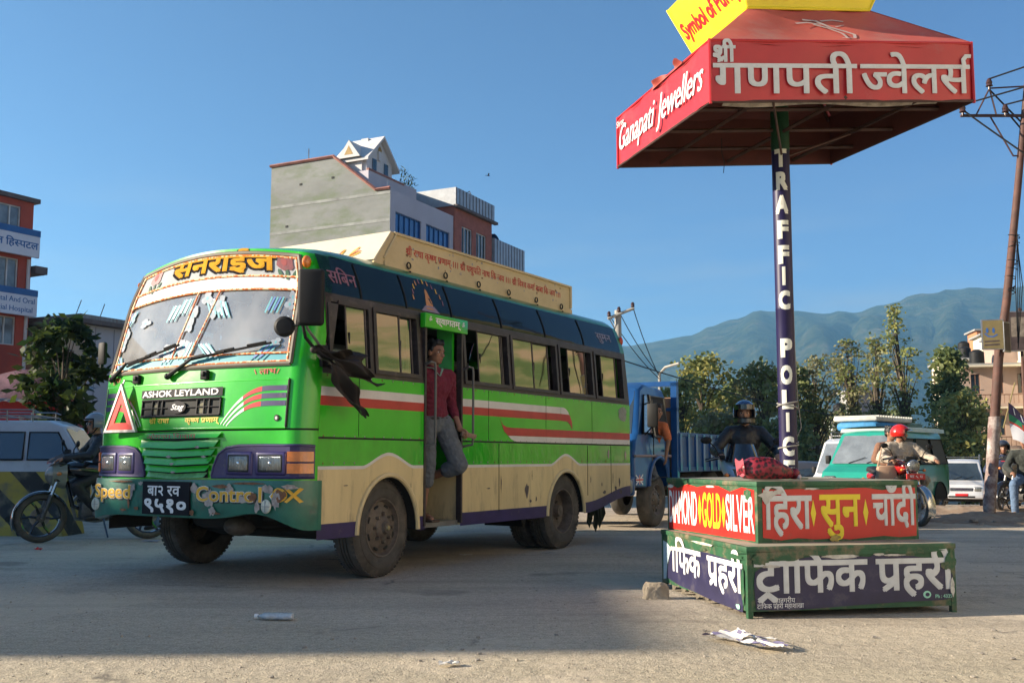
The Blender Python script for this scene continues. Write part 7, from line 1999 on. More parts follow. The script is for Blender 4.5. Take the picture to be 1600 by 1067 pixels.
# grassy bank outside the frame on the right, seen only in the bus glass
def bank_mat():
    m, nt, b, out = node_mat("grassy_bank")
    N, L = nt.nodes, nt.links; tc = N.new("ShaderNodeTexCoord"); mp = N.new("ShaderNodeMapping"); mp.inputs["Scale"].default_value = (.5, .3, 2.2); L.new(tc.outputs["Object"], mp.inputs[0])
    n = N.new("ShaderNodeTexNoise"); n.inputs["Scale"].default_value = .9; n.inputs["Detail"].default_value = 8; L.new(mp.outputs[0], n.inputs["Vector"])
    r = N.new("ShaderNodeValToRGB"); L.new(n.outputs["Fac"], r.inputs[0]); e = r.color_ramp.elements
    e[0].position = .38; e[0].color = (.06, .09, .025, 1); e[1].position = .60; e[1].color = (.24, .17, .10, 1); k_ = e.new(.5); k_.color = (.15, .14, .06, 1)
    L.new(r.outputs[0], b.inputs["Base Color"]); b.inputs["Roughness"].default_value = .95; return m
k = MB(); k.grid(lambda x, y: (x + 1.2 * math.sin(y * .3), y, gz(y) + sstep((x - 16.5) / 9) * (14 + 1.2 * math.sin(y * .21 + 1) + .6 * math.sin(y * .6)) + .25 * noise.noise(V((x * .6, y * .6, 0)))), lin(15.5, 46, 40), lin(-12, 27, 40), bank_mat())
tag(k.build("bank", smooth=60), kind="structure")
# ------------------------------------------------------------------ trees
def leaf_mat(name, col, var=.35):
    if name in MATS: return MATS[name]
    m, nt, b, out = node_mat(name)
    N, L = nt.nodes, nt.links
    tc = N.new("ShaderNodeTexCoord"); n = N.new("ShaderNodeTexNoise"); n.inputs["Scale"].default_value = 1.1; n.inputs["Detail"].default_value = 3; L.new(tc.outputs["Object"], n.inputs["Vector"])
    mr = N.new("ShaderNodeMapRange"); mr.inputs["From Min"].default_value = .3; mr.inputs["From Max"].default_value = .7; mr.inputs["To Min"].default_value = 1 - var; mr.inputs["To Max"].default_value = 1 + var; L.new(n.outputs["Fac"], mr.inputs["Value"])
    mx = N.new("ShaderNodeMix"); mx.data_type = 'RGBA'; mx.blend_type = 'MULTIPLY'; mx.inputs["Factor"].default_value = 1; mx.inputs["A"].default_value = (*col, 1); L.new(mr.outputs[0], mx.inputs["B"])
    L.new(mx.outputs["Result"], b.inputs["Base Color"]); b.inputs["Roughness"].default_value = .5; b.inputs["Specular IOR Level"].default_value = .35
    tr = N.new("ShaderNodeBsdfTranslucent"); L.new(mx.outputs["Result"], tr.inputs[0]); ms = N.new("ShaderNodeMixShader"); ms.inputs[0].default_value = .45
    L.new(b.outputs[0], ms.inputs[1]); L.new(tr.outputs[0], ms.inputs[2]); L.new(ms.outputs[0], out.inputs[0]); MATS[name] = m; return m
BARK = mat("grey_brown_bark", (.09, .07, .05), .95, var=.35, scale=4)
L_MID = leaf_mat("mid_green_leaf", (.22, .25, .085)); L_YEL = leaf_mat("yellow_green_leaf", (.34, .32, .10)); L_DRK = leaf_mat("dark_green_leaf", (.13, .17, .07)); L_OLV = leaf_mat("olive_leaf", (.24, .23, .12))
def tree(name, label, loc, h, r, seed, base=.3, clumps=70, per=46, leaf=.30,  mats=(L_MID, L_YEL), shape="round", trunk=.16, lean=(0, 0), group="trees along the far side of the square", csz=.8, aspect=.45, cat="tree"):
    rg = random.Random(seed)
    if group: per = int(per * .85); r *= 1.0; h *= 1.03; csz *= 1.05
    th = thing(name, label, cat, loc, rg.uniform(0, 6), group)
    t = MB(); top = V((lean[0], lean[1], h * .86))
    tp = [V((0, 0, -.2)), V((lean[0] * .2 + rg.uniform(-.1, .1), lean[1] * .2, h * .25)), V((lean[0] * .55 + rg.uniform(-.2, .2), lean[1] * .5 + rg.uniform(-.2, .2), h * .55)), top]
    t.tube(tp, [trunk * 1.25, trunk, trunk * .65, trunk * .15], BARK, 8)
    def on_trunk(s):
        s *= 3; i = min(2, int(s)); return tp[i].lerp(tp[i + 1], s - i)
    c = MB(); cents = []
    for i in range(clumps):
        u = (i + rg.random()) / clumps
        z = h * lerp(base, 1.0, u); e = (z / h - base) / (1 - base)
        if shape == "round": rr = r * math.sqrt(max(.04, 1 - (2 * e - 1) ** 2)) * (1.0 if e > .3 else .9)
        elif shape == "cone": rr = r * (1 - e) ** .7 * (.5 + .5 * min(1, e * 5)) + .15
        elif shape == "flat": rr = r * (.35 + .65 * sstep(e * 1.6)) * math.sqrt(max(.1, 1 - max(0, e - .55) ** 2 * 4))
        else: rr = r * (.55 + .45 * math.sin(e * 9 + seed)) * math.sqrt(max(.08, 1 - e ** 2))
        a = rg.uniform(0, 2 * PI); q = rr * (rg.random() ** .45)
        s0 = on_trunk(min(.97, max(.2, z / h * .85 - .1)))
        p = V((lean[0] * e + q * math.cos(a), lean[1] * e + q * math.sin(a), z)); cents.append(p)
        if i % 2 == 0 or shape == "wispy":
            mid = s0.lerp(p, .5) + V((0, 0, .12 * (p - s0).length))
            t.tube([s0, mid, p], [trunk * .34, trunk * .2, trunk * .06], BARK, 5, caps=False)
    for p in cents:
        m_ = mats[0] if rg.random() < .62 else mats[1]
        cs = csz * rg.uniform(.6, 1.25); fl = rg.uniform(.45, .8)
        for j in range(int(per * rg.uniform(.6, 1.2))):
            d = V((rg.gauss(0, 1), rg.gauss(0, 1), rg.gauss(0, 1))); d.normalize(); d *= cs * rg.random() ** .5; d.z *= fl
            q = p + d
            a = V((rg.uniform(-1, 1), rg.uniform(-1, 1), rg.uniform(-.7, .4))).normalized() * leaf * rg.uniform(.6, 1.3)
            b_ = a.cross(V((rg.uniform(-1, 1), rg.uniform(-1, 1), rg.uniform(-1, 1)))).normalized() * leaf * aspect
            c.quad(q - b_ * .4, q + a * .5 - b_, q + a, q + a * .5 + b_, m_ if rg.random() < .85 else mats[1])
    t.build("trunk", th, 60); c.build("crown", th, None)
    return th
def tpos(px, Y): return ((px - 800) / 1555.6 * Y * 1.0, Y, gz(Y))
TS_ = "trees along the far side of the square"
tree("tree", "bushy yellow green tree just right of the blue truck's headboard", tpos(1062, 58), 6.6, 1.7, 1, .12, 60, 50, .28)
tree("tree", "taller bushy yellow green tree behind the gap beside the blue truck", tpos(1102, 62), 8.3, 2.2, 2, .12, 90, 52, .30)
tree("tree", "dark green rounded tree directly behind the black helmeted rider", tpos(1150, 66), 6.9, 1.9, 3, .1, 70, 50, .30, (L_MID, L_DRK))
tree("tree", "broad mid green tree touching the left edge of the lettered pole", tpos(1190, 60), 7.6, 2.0, 4, .12, 80, 52, .30, (L_MID, L_OLV))
tree("tree", "dark round tree touching the right edge of the lettered pole", tpos(1235, 64), 7.9, 1.9, 5, .15, 80, 50, .30, (L_DRK, L_MID))
tree("tree", "flat topped spreading tree with bare fine branches right of the lettered pole", tpos(1275, 66), 8.6, 2.9, 6, .45, 70, 42, .24, (L_OLV, L_MID), "flat", .2)
tree("tree", "feathery olive tree left of the pair above the green microbus", tpos(1336, 62), 9.4, 1.7, 7, .25, 60, 34, .22, (L_OLV, L_MID), "wispy", .15, (.5, 0), csz=.6)
tree("tree", "feathery olive tree right of the pair above the green microbus", tpos(1374, 60), 9.3, 1.6, 8, .2, 64, 34, .22, (L_OLV, L_MID), "wispy", .15, (.7, 0), csz=.6)
tree("tree", "tallest thin wispy tree bending in the wind above the microbus roof", tpos(1418, 58), 10.9, 1.5, 9, .3, 56, 26, .22, (L_MID, L_YEL), "wispy", .16, (.6, 0), csz=.55)
tree("tree", "dense dark conical tree in front of the dull pink house", tpos(1484, 56), 8.0, 1.75, 10, .06, 110, 60, .28, (L_DRK, L_MID), "cone")
tree("tree", "bright yellow green leaning tree below the dense dark conical one", tpos(1505, 48), 5.1, 1.5, 11, .06, 80, 60, .24, (L_YEL, L_MID), "round", .1)
tree("tree", "low dark tree filling the gap above the red helmeted rider", tpos(1310, 70), 5.2, 2.3, 12, .1, 70, 50, .3, (L_DRK, L_OLV))
tree("tree", "low olive tree behind the roof of the white and orange minibus", tpos(1400, 72), 5.4, 2.0, 13, .1, 60, 50, .3, (L_OLV, L_DRK))
tree("tree", "low mid green bush tree behind the flatbed truck's cargo sides", tpos(1125, 52), 4.4, 1.8, 14, .05, 70, 50, .26, (L_MID, L_OLV))
tree("tree", "low dark bush tree at the foot of the lettered pole", tpos(1222, 50), 3.9, 1.9, 15, .05, 70, 50, .26, (L_DRK, L_MID))
tree("tree", "broad leaved dark tree beside the white house at left", (-12.7, 28.0, gz(28)), 5.3, 1.0, 21, .30, 46, 34, .34, (leaf_mat("glossy_dark_leaf", (.018, .040, .012)), leaf_mat("glossy_mid_leaf", (.05, .075, .015))), "round", .09, group=None, csz=.42, aspect=.30)
tree("shrub", "pale yellow green shrub against the foot of the hospital block", (-14.8, 33.0, gz(33)), 4.6, .7, 22, .35, 22, 30, .24, (L_YEL, L_MID), "round", .05, group=None, csz=.35, cat="shrub")
# ------------------------------------------------------------------ poles and wires
POLEB = mat("rust_brown_pole", (.095, .042, .03), .75, var=.35, scale=5, dirt=((.08, .05, .04), .5, .7, 7))
up = thing("utility_pole", "leaning rust brown utility pole with crossarm and paper wrapped foot", "utility pole", (8.05, 17, gz(17)))
k = MB(); k.tube([(0, 0, -.2), (.15, 0, 1.4), (.30, 0, 2.75), (.48, 0, 3.7), (.77, 0, 5.66), (1.15, 0, 8.4)], [.085, .082, .077, .070, .062, .05], POLEB, 14); k.build("shaft", up)
k = MB(); PAP = mat("layered_posters", (.36, .31, .28), .8, var=.5, scale=7, dirt=((.16, .09, .08), .40, .58, 6), bump=.5, bscale=14)
k.grid(lambda a, z: V((.11 * z - .0 + (.098 + .02 * noise.noise(V((math.cos(a) * 2, math.sin(a) * 2, z * 4)))) * math.cos(a), (.098 + .02 * noise.noise(V((math.cos(a) * 2, math.sin(a) * 2, z * 4 + 5)))) * math.sin(a), z)), lin(0, 2 * PI, 20), lin(.05, 1.75, 20), PAP); k.build("paper_wrap", up, 70)
k = MB()
def xat(z): return .137 * z
AZ = 7.03
k.box((-.16, -.03, AZ - .02), (2.1, .02, AZ + .02), CANFR)
for p, q in (((.10, AZ), (.36, 7.52)), ((.36, 7.52), (.46, AZ)), ((.34, AZ), (.72, 6.30)), ((.72, 6.30), (1.0, 6.30)), ((.36, 7.52), (1.05, 7.56))): k.tube([(p[0], -.02, p[1]), (q[0], -.02, q[1])], .015, CANFR, 5)
k.build("crossarm", up)
INS = mat("brown_insulator", (.06, .03, .025), .25)
PINS = [(-.13, AZ), (.62, AZ), (.36, 7.50), (1.6, AZ)]
for x, z in PINS:
    k = MB(); k.lathe([(.02, 0), (.02, .05), (.06, .06), (.045, .10), (.055, .12), (.04, .17), (.02, .20), (0, .20)], INS, 12, Matrix.Translation((x, -.02, z))); k.build("insulator", up)
def wire(p, q, sag, r=.016, n=14, lab=None, grp="overhead wires", m=BLACKP, name="overhead_wire"):
    p, q = V(p), V(q); k = MB()
    k.tube([p.lerp(q, t) - V((0, 0, sag * 4 * t * (1 - t))) for t in lin(0, 1, n)], r, m, 5)
    return tag(k.build(name), lab, "wire", grp)
o_ = V((8.05, 17, 0))
wl = "thin dark overhead wire running from the leaning pole's crossarm"
for i, ((x, z), q) in enumerate(zip(PINS, ((16.5, 8.0, 8.6), (17.5, 8.0, 8.4), (17.0, 8.0, 9.6), (18.5, 9.0, 8.6)))):
    wire(o_ + V((x, -.02, z + .19)), q, .25, lab="thin dark overhead wire rising from the leaning pole's crossarm", grp="wires rising from the leaning pole")
wire(o_ + V((-.13, -.02, AZ + .1)), (11.5, 15.0, 3.4), .12, lab="slack wire dropping from the outer insulator past the leaning pole")
wire(o_ + V((.36, -.02, 7.5)), (14, 19, 4.2), .3, lab="upper slack wire dropping behind the leaning pole", grp="slack wires behind the leaning pole")
wire(o_ + V((.62, -.02, AZ + .1)), (14, 19.5, 3.9), .3, lab="upper slack wire dropping behind the leaning pole", grp="slack wires behind the leaning pole")
k = MB(); rg = random.Random(8)
for i in range(9):
    z = rg.uniform(3.9, 4.9); k.tube([(xat(z) + .085 * math.cos(t) + .02 * rg.random(), .085 * math.sin(t), z + .05 * math.sin(t * .5 + i)) for t in lin(0, 2 * PI, 14)], .008, BLACKP, 5)
for i in range(4): k.tube([(xat(5), -.09, 4.9 - i * .1), (xat(4.4) - .02 + .04 * i, -.14, 4.0), (xat(3.6) + .1, -.10, 3.2 - i * .1)], .008, BLACKP, 5)
k.build("cable_tangle", up)
def board(label, c, w, h, rz, face_m, marks, tilt=0.0):
    th = thing("signboard", label, "signboard", c, rz); th.rotation_euler = (0, tilt, rz)
    k = MB(); k.rbox((-w / 2, -.02, -h / 2), (w / 2, .02, h / 2), .006, STEEL); k.build("backing", th)
    k = MB(); k.quad((-w / 2 + .02, -.0225, -h / 2 + .02), (w / 2 - .02, -.0225, -h / 2 + .02), (w / 2 - .02, -.0225, h / 2 - .02), (-w / 2 + .02, -.0225, h / 2 - .02), face_m); marks(k); k.build("face", th, None)
OCH = mat("ochre_board", (.21, .165, .07), .6, var=.2, scale=5); BRN = mat("brown_board", (.07, .05, .05), .6, var=.4, scale=6)
def mk1(k):
    for x in (-.09, .01): k.add([(x + a, -.0245, .07 + b) for a, b in blob2d(0, 0, .022, .05, 5, 12, .1)], [tuple(range(12))], DBLUE)
    p2 = stroke2d([(-.13, .02), (-.08, -.03), (0, -.04), (.07, .0)], .022); k.add([(a, -.0245, b) for a, b in p2[0]], p2[1], DBLUE)
    for z in (-.12, -.18): p2 = stroke2d([(-.14, z), (.1, z + .01)], .025); k.add([(a, -.0245, b) for a, b in p2[0]], p2[1], BRN)
board("small ochre board with blue marks fixed to the leaning pole", (8.20, 16.86, 3.14), .36, .52, rad(-12), OCH, mk1)
board("dark brown board at right angles beside the small ochre board", (8.44, 16.88, 3.10), .22, .52, rad(38), BRN, lambda k: None)
board("dark picture board cut by the photo's right edge beyond the pole", (9.05, 17.5, 3.28), .55, .72, rad(-10), BRN, lambda k: k.quad((-.2, -.0245, -.1), (.2, -.0245, -.1), (.2, -.0245, .25), (-.2, -.0245, .25), mat("faded_portrait", (.24, .20, .16), .6, var=.5, scale=12)))
k = MB(); k.tube([(9.05, 17.56, gz(17)), (9.05, 17.56, 3.7)], .03, POLEB); tag(k.build("sign_post"), "thin post carrying the dark picture board beyond the leaning pole", "post")
# campaign banner on a stick
bn = thing("banner", "white and purple cloth banner with green band slung from the leaning pole", "banner", (8.36, 16.8, 1.0))
k = MB(); k.tube([(-.06, .05, .55), (.16, .02, 1.32)], .012, OCH, 6); k.build("stick", bn)
def bfn(u, v): return V((lerp(.02, .72, u) + .05 * v, .05 * math.sin(u * 6 + v * 3), lerp(.98, .30, u) - lerp(0, .62, v) * (1 - .25 * u) + .04 * math.sin(u * 8)))
def bmat(u, v):
    if v < .30: return PURPLE
    if v < .50: return mat("banner_green", (.02, .22, .10), .7)
    if v < .56: return RED
    return mat("banner_white", (.62, .62, .64), .8, var=.1)
k = MB(); k.grid(bfn, lin(0, 1, 20), [0, .06, .12, .18, .24, .30, .4, .5, .56, .7, .85, 1], bmat)
for c in ((.35, .43), (.72, .43)): k.add([bfn(c[0] + .08 * math.cos(t), c[1] + .10 * math.sin(t)) - V((0, .012, 0)) for t in lin(0, 2 * PI, 14)[:-1]], [tuple(range(14))], RED)
for i in range(5): k.quad(*[bfn(.12 + i * .17 + a, .06 + b) - V((0, .010, 0)) for a, b in ((0, 0), (.03, 0), (.05, .18), (.02, .18))], WHITEP)
k.build("cloth", bn, 70)
# small concrete pole behind the bus
sp = thing("power_pole", "grey concrete power pole with tilted crossarm rising behind the bus tail", "utility pole", (3.22, 30, gz(30)))
CPOL = mat("pale_concrete_pole", (.36, .34, .30), .85, var=.2)
k = MB(); k.tube([(0, 0, -.2), (0, 0, 5.95)], [.17, .10], CPOL, 10); k.build("shaft", sp)
k = MB(); k.tube([(-.32, -.12, 5.68), (.48, -.12, 6.0)], .05, CPOL, 6); k.tube([(-.28, -.12, 5.7), (0, 0, 5.2)], .02, STEEL, 5); k.build("crossarm", sp)
for x, z in ((-.28, 5.72), (.02, 5.86), (.44, 6.0)):
    k = MB(); k.lathe([(.02, 0), (.06, .05), (.05, .1), (.06, .12), (.03, .18), (0, .18)], INS, 10, Matrix.Translation((x, -.12, z))); k.build("insulator", sp)
k = MB(); k.tube([(5.05, 34, gz(34)), (5.05, 34, 3.9), (5.2, 33.6, 4.1), (5.6, 33.2, 4.2)], .05, CPOL, 6); tag(k.build("street_lamp_post"), "thin bent lamp post among the trees right of the bus tail", "lamp post")
for i, (x, z) in enumerate(((.02, 5.9), (.44, 6.05), (-.28, 5.8))):
    wire(V((3.22 + x, 29.88, gz(30) + z)), (5.05, 34, 3.9 - i * .08), .15, .014, lab="thin wire sloping from the concrete power pole to the bent lamp post", grp="wires from the concrete power pole")
wire((3.3, 30, 4.0), (24, 60, 3.2), .5, .02, lab="long low cable strung from the concrete power pole across the trees")
# ------------------------------------------------------------------ traffic
truck()
van("silver grey van with roof rack parked at the left edge", (-8.95, 18.3, 0), rad(7), SILV, 3.5, 1.5, 1.70, .5, rack=True)
gv = van("green and white microbus with full windscreen driving up", (8.0, 21.4, gz(21.4)), rad(-133), TEAL, 3.1, 1.55, 1.74, .42, glass=mat("interior_shade_pane", (.02, .022, .02), .6), front_glass=WSG2)  # flat dark side panes stand in for the unlit interior
k = MB(); k.grid(lambda u, v: V((lerp(-1.47, .60, u), lerp(-.70, .70, v), 1.755 + .05 * math.sin(PI * v) ** .5)), lin(0, 1, 10), lin(0, 1, 12), MINT)
k.grid(lambda u, v: V((lerp(.60, .66, v), lerp(-.70, .70, u), lerp(1.76, 1.68, v))), lin(0, 1, 6), [0, 1], MINT)
for s in (1, -1): k.grid(lambda u, v: V((lerp(-1.47, .60, u), s * lerp(.70, .715, v), lerp(1.765, 1.68, v))), lin(0, 1, 6), [0, 1], MINT)
k.build("roof_skin", gv, 60)
mb_ = van("white and orange minibus with loaded roof behind the green microbus", (10.75, 29.3, gz(29)), rad(-133), WHITEV, 5.2, 1.9, 1.98, .35, rack=True, front_glass=WSG2)
k = MB(); k.box((2.52, -.96, .62), (2.64, .96, .86), mat("minibus_orange", (.55, .12, .02), .4)); k.build("orange_band", mb_, None)
LOADS = [("blue tarpaulin bundle", (.9, .1), (1.7, 1.2, .26), (.03, .20, .40)), ("pale ridged sheet bundle", (.3, 0), (2.6, 1.3, .14), (.5, .5, .44)), ("dull green sack bundle", (-1.2, .1), (1.2, 1.1, .3), (.10, .16, .10))]
Mv = Matrix.Translation((10.75, 29.3, gz(29))) @ Matrix.Rotation(rad(-133), 4, 'Z')
for i, (lb_, (x, y), s, c) in enumerate(LOADS):
    k = MB(); m_ = mat("load_cover_%s" % "abc"[i], c, .7, var=.3, scale=3, bump=.5, bscale=5); k.rbox((-s[0] / 2, -s[1] / 2, 0), (s[0] / 2, s[1] / 2, s[2]), .12, m_)
    if i == 1:
        for j in range(14): k.tube([(-1.2 + j * .18, -.66, .14), (-1.2 + j * .18, .66, .14)], .03, m_, 5)
    o = k.build("roof_load"); o.matrix_world = Mv @ Matrix.Translation((x, y, 2.19 if i != 1 else 2.47)); tag(o, lb_ + " tied on the minibus roof rack", "bundle", None)
van("white van with chrome grille and roof rack coming up the far road", (17.75, 39.5, gz(39.5)), rad(-116), WHITEV, 3.4, 1.55, 1.80, .55, rack=True)
van("dark hatchback van half hidden left of the green microbus", (9.6, 33.5, gz(33.5)), rad(-100), mat("dark_car_paint", (.05, .05, .055), .3, coat=.5), 3.4, 1.5, 1.5, .7)
van("small red van far back left of the green microbus", (12.6, 44, gz(44)), rad(-100), mat("maroon_car_paint", (.22, .03, .03), .35, coat=.4), 3.4, 1.5, 1.6, .6)
# concrete barrier
bar = thing("traffic_barrier", "black and yellow concrete traffic barrier in front of the silver van", "barrier", (-6.72, 13.9, 0), rad(-4))
BY = mat("barrier_yellow", (.40, .29, .045), .8, var=.3, scale=6, dirt=((.16, .13, .08), .5, .7, 5), bump=.3, bscale=14); BBK = mat("barrier_black", (.03, .03, .028), .8, var=.5, scale=6, dirt=((.12, .11, .09), .55, .75, 6))
BST, nt, b_, out_ = node_mat("black_yellow_diagonal_paint")
N, L = nt.nodes, nt.links; tc = N.new("ShaderNodeTexCoord"); wv = N.new("ShaderNodeTexWave"); wv.inputs["Scale"].default_value = .85; wv.inputs["Distortion"].default_value = .5; wv.bands_direction = 'DIAGONAL'; wv.inputs["Detail"].default_value = 2
L.new(tc.outputs["Object"], wv.inputs["Vector"]); cr = N.new("ShaderNodeValToRGB"); L.new(wv.outputs["Fac"], cr.inputs[0]); cr.color_ramp.elements[0].position = .48; cr.color_ramp.elements[0].color = (.03, .03, .028, 1); cr.color_ramp.elements[1].position = .52; cr.color_ramp.elements[1].color = (.36, .27, .05, 1)
gn = N.new("ShaderNodeTexNoise"); gn.inputs["Scale"].default_value = 6; gn.inputs["Detail"].default_value = 8; L.new(tc.outputs["Object"], gn.inputs["Vector"]); gr_ = N.new("ShaderNodeMapRange"); gr_.inputs["From Min"].default_value = .5; gr_.inputs["From Max"].default_value = .72; L.new(gn.outputs["Fac"], gr_.inputs["Value"])
gm_ = N.new("ShaderNodeMix"); gm_.data_type = 'RGBA'; L.new(gr_.outputs[0], gm_.inputs["Factor"]); L.new(cr.outputs[0], gm_.inputs["A"]); gm_.inputs["B"].default_value = (.15, .13, .09, 1); L.new(gm_.outputs["Result"], b_.inputs["Base Color"]); b_.inputs["Roughness"].default_value = .85
k = MB()
zs_ = [0, .12, .25, .38, .50, .62, .74, .86]
def bw(z): return lerp(.30, .12, sstep(z / .55))
def bx(z): return lerp(.70, .60, z / .86)
for s in (1, -1):
    k.grid(lambda x, z: V((x * bx(z), -s * bw(z), z)), lin(-1, 1, 14), zs_, BST, flip=s < 0)
    k.grid(lambda y, z: V((s * bx(z), y * bw(z), z)), [-1, 0, 1], zs_, BST, flip=s < 0)
k.quad((-.6, -.12, .86), (.6, -.12, .86), (.6, .12, .86), (-.6, .12, .86), BBK)
k.build("block", bar, None)
k = MB()
for x, z in ((.35, .66), (-.1, .22), (.1, .04)): k.mark(); k.lathe([(0, .01), (.045, .01), (.05, 0)], SEAM, 12, frame((x, -bw(z) - .004, z), (1, 0, 0), (0, 0, 1)) @ Matrix.Diagonal((1, 1, 1, 1)))
k.split("lifting_hole", bar)
# ------------------------------------------------------------------ riders and people
BLKJ = cloth_mat("black_jacket", (.014, .014, .016), .5); JEANS = cloth_mat("grey_jeans", (.10, .115, .13)); BJEANS = cloth_mat("blue_jeans", (.10, .16, .26)); MAROON = cloth_mat("maroon_sweater", (.13, .012, .03), .9, 30); BEIGE = cloth_mat("beige_jacket", (.42, .36, .28)); ORANGE = cloth_mat("orange_shirt", (.62, .16, .05)); DKSH = cloth_mat("dark_olive_top", (.03, .035, .03)); SHOE = mat("black_shoe", (.016, .014, .013), .5)
SAGE = cloth_mat("sage_shirt", (.22, .36, .28)); KHAKI = cloth_mat("khaki_trousers", (.26, .22, .16))
# left rider
mx, my, mrz = -5.30, 12.86, math.atan2(-.52, -.86)
moto("black motorcycle with silver headlamp cowl ridden beside the bus", (mx, my, 0), mrz, "naked", BIKEBLK, steer=rad(6))
person("rider in black leather jacket, grey helmet and sunglasses beside the bus", seated(.10, .80, .52, 1.04, .36, .05, .26, .36, .70, .22), (mx - .2 - .25 * math.cos(mrz), my - .25 * math.sin(mrz), 0), mrz,
       dict(shirt=BLKJ, trousers=BLKJ, shoes=SHOE, helmet=(mat("silver_grey_helmet", (.22, .24, .27), .25, coat=.6), "open"), glasses=True, yaw=rad(18), skin=SKIN2))
# middle rider
mx, my, mrz = 2.66, 11.30, math.atan2(-.97, -.13)
moto("blue motorcycle with dark windscreen behind the police stand", (mx - .09, my, .0), mrz, "sport", mat("metallic_blue_paint", (.32, .46, .62), .3, metal=.1, coat=.7), steer=rad(3))
person("rider in black jacket and dark blue full face helmet behind the stand", seated(.02, .88, .50, 1.08, .31, .05, .26, .36, .72, .24, .175), (mx - .28 * math.cos(mrz), my - .28 * math.sin(mrz), 0), mrz,
       dict(shirt=BLKJ, trousers=BLKJ, shoes=SHOE, helmet=(mat("dark_blue_helmet", (.015, .04, .12), .15, coat=.9), "full"), yaw=rad(-6), skin=SKIN2, shirt_r=.020))
# right rider with passenger
mx, my, mrz = 6.20, 16.15, math.atan2(-1, .12)
moto("red motorcycle with round chrome headlamp coming towards the square", (mx, my, 0), mrz, "classic", mat("dark_red_paint", (.35, .015, .015), .22, coat=.7), steer=rad(4))
rx_, ry_ = mx - .22 * math.cos(mrz), my - .22 * math.sin(mrz)
person("rider in beige jacket and red helmet looking aside on red motorcycle", seated(.12, .76, .50, 1.02, .37, .05, .26, .40, .70, .26), (rx_ + .12, ry_, 0), mrz,
       dict(shirt=BEIGE, trousers=KHAKI, shoes=SHOE, helmet=(mat("bright_red_helmet", (.60, .02, .012), .2, coat=.8), "peak"), yaw=rad(58), skin=SKIN2, shirt_r=.035, wr=.010))
person("passenger in brown top sitting behind the red helmeted rider", seated(.05, .78, .30, .95, .22, -.02, .30, .34, .66, .22), (rx_ + .24 - .48 * math.cos(mrz), ry_ - .48 * math.sin(mrz), 0), mrz,
       dict(shirt=cloth_mat("brown_top", (.20, .10, .06)), trousers=KHAKI, shoes=SHOE, yaw=rad(20), voxel=.013))
k = MB(); k.rbox((-.16, -.07, -.13), (.16, .07, .13), .06, mat("tan_bag_cloth", (.42, .27, .18), .8, var=.2)); k.tube([(-.14, 0, .1), (-.05, .02, .42), (.12, .04, .30), (.14, 0, .1)], .012, mat("tan_bag_cloth", (.42, .27, .18), .8)); o = k.build("shoulder_bag"); o.location = (5.96, 15.95, .80); tag(o, "tan shoulder bag hanging at the beige jacketed rider's side", "bag")
# parked bikes and idlers at the right edge
moto("dark parked motorcycle nearest the foot of the leaning pole", (9.55, 18.6, 0), rad(-150), "naked", BIKEBLK, group="motorcycles parked at the right edge")
moto("maroon parked motorcycle beyond the dark one at the right edge", (10.5, 19.2, gz(19.2)), rad(-140), "classic", mat("maroon_tank_paint", (.20, .01, .03), .25, coat=.6), group="motorcycles parked at the right edge")
moto("grey parked motorcycle farthest back at the right edge", (11.4, 20.6, gz(20.6)), rad(-150), "naked", mat("grey_tank_paint", (.16, .16, .17), .3, coat=.6), group="motorcycles parked at the right edge")
person("man in dark top and pale blue jeans perched on parked motorcycle", seated(.14, .66, .34, .80, .22, .30, .02, .40, .58, .20), (9.25, 18.0, 0), rad(-120), dict(shirt=DKSH, trousers=BJEANS, shoes=SKIN, yaw=rad(-20), voxel=.012))
person("helmeted man in navy top sitting low behind the leaning pole", seated(.18, .60, .36, .78, .22, .25, .03, .40, .56, .18), (9.75, 19.9, gz(19.9)), rad(-110), dict(shirt=cloth_mat("navy_top", (.02, .03, .07)), trousers=BLKJ, shoes=SHOE, helmet=(mat("scuffed_dark_helmet", (.03, .035, .05), .3, coat=.5), "open"), voxel=.013))
def standing(h=1.0):
    return {k_: V(v) * h for k_, v in dict(hips=(0, 0, .93), neck=(.02, 0, 1.43), head=(.05, 0, 1.585), shL=(0, .19, 1.38), shR=(0, -.19, 1.38), elL=(-.03, .25, 1.10), elR=(.0, -.25, 1.10), wrL=(.08, .25, .88), wrR=(.14, -.24, .90), hipL=(0, .09, .90), hipR=(0, -.09, .90), knL=(.10, .10, .50), knR=(-.02, -.10, .50), anL=(.02, .10, .10), anR=(-.18, -.10, .13), toL=(.15, .11, .03), toR=(-.05, -.11, .03)).items()}
person("pedestrian in blue trousers walking behind the bus", standing(), (-5.25, 14.9, 0), rad(200), dict(shirt=DKSH, trousers=BJEANS, shoes=SHOE, voxel=.013))
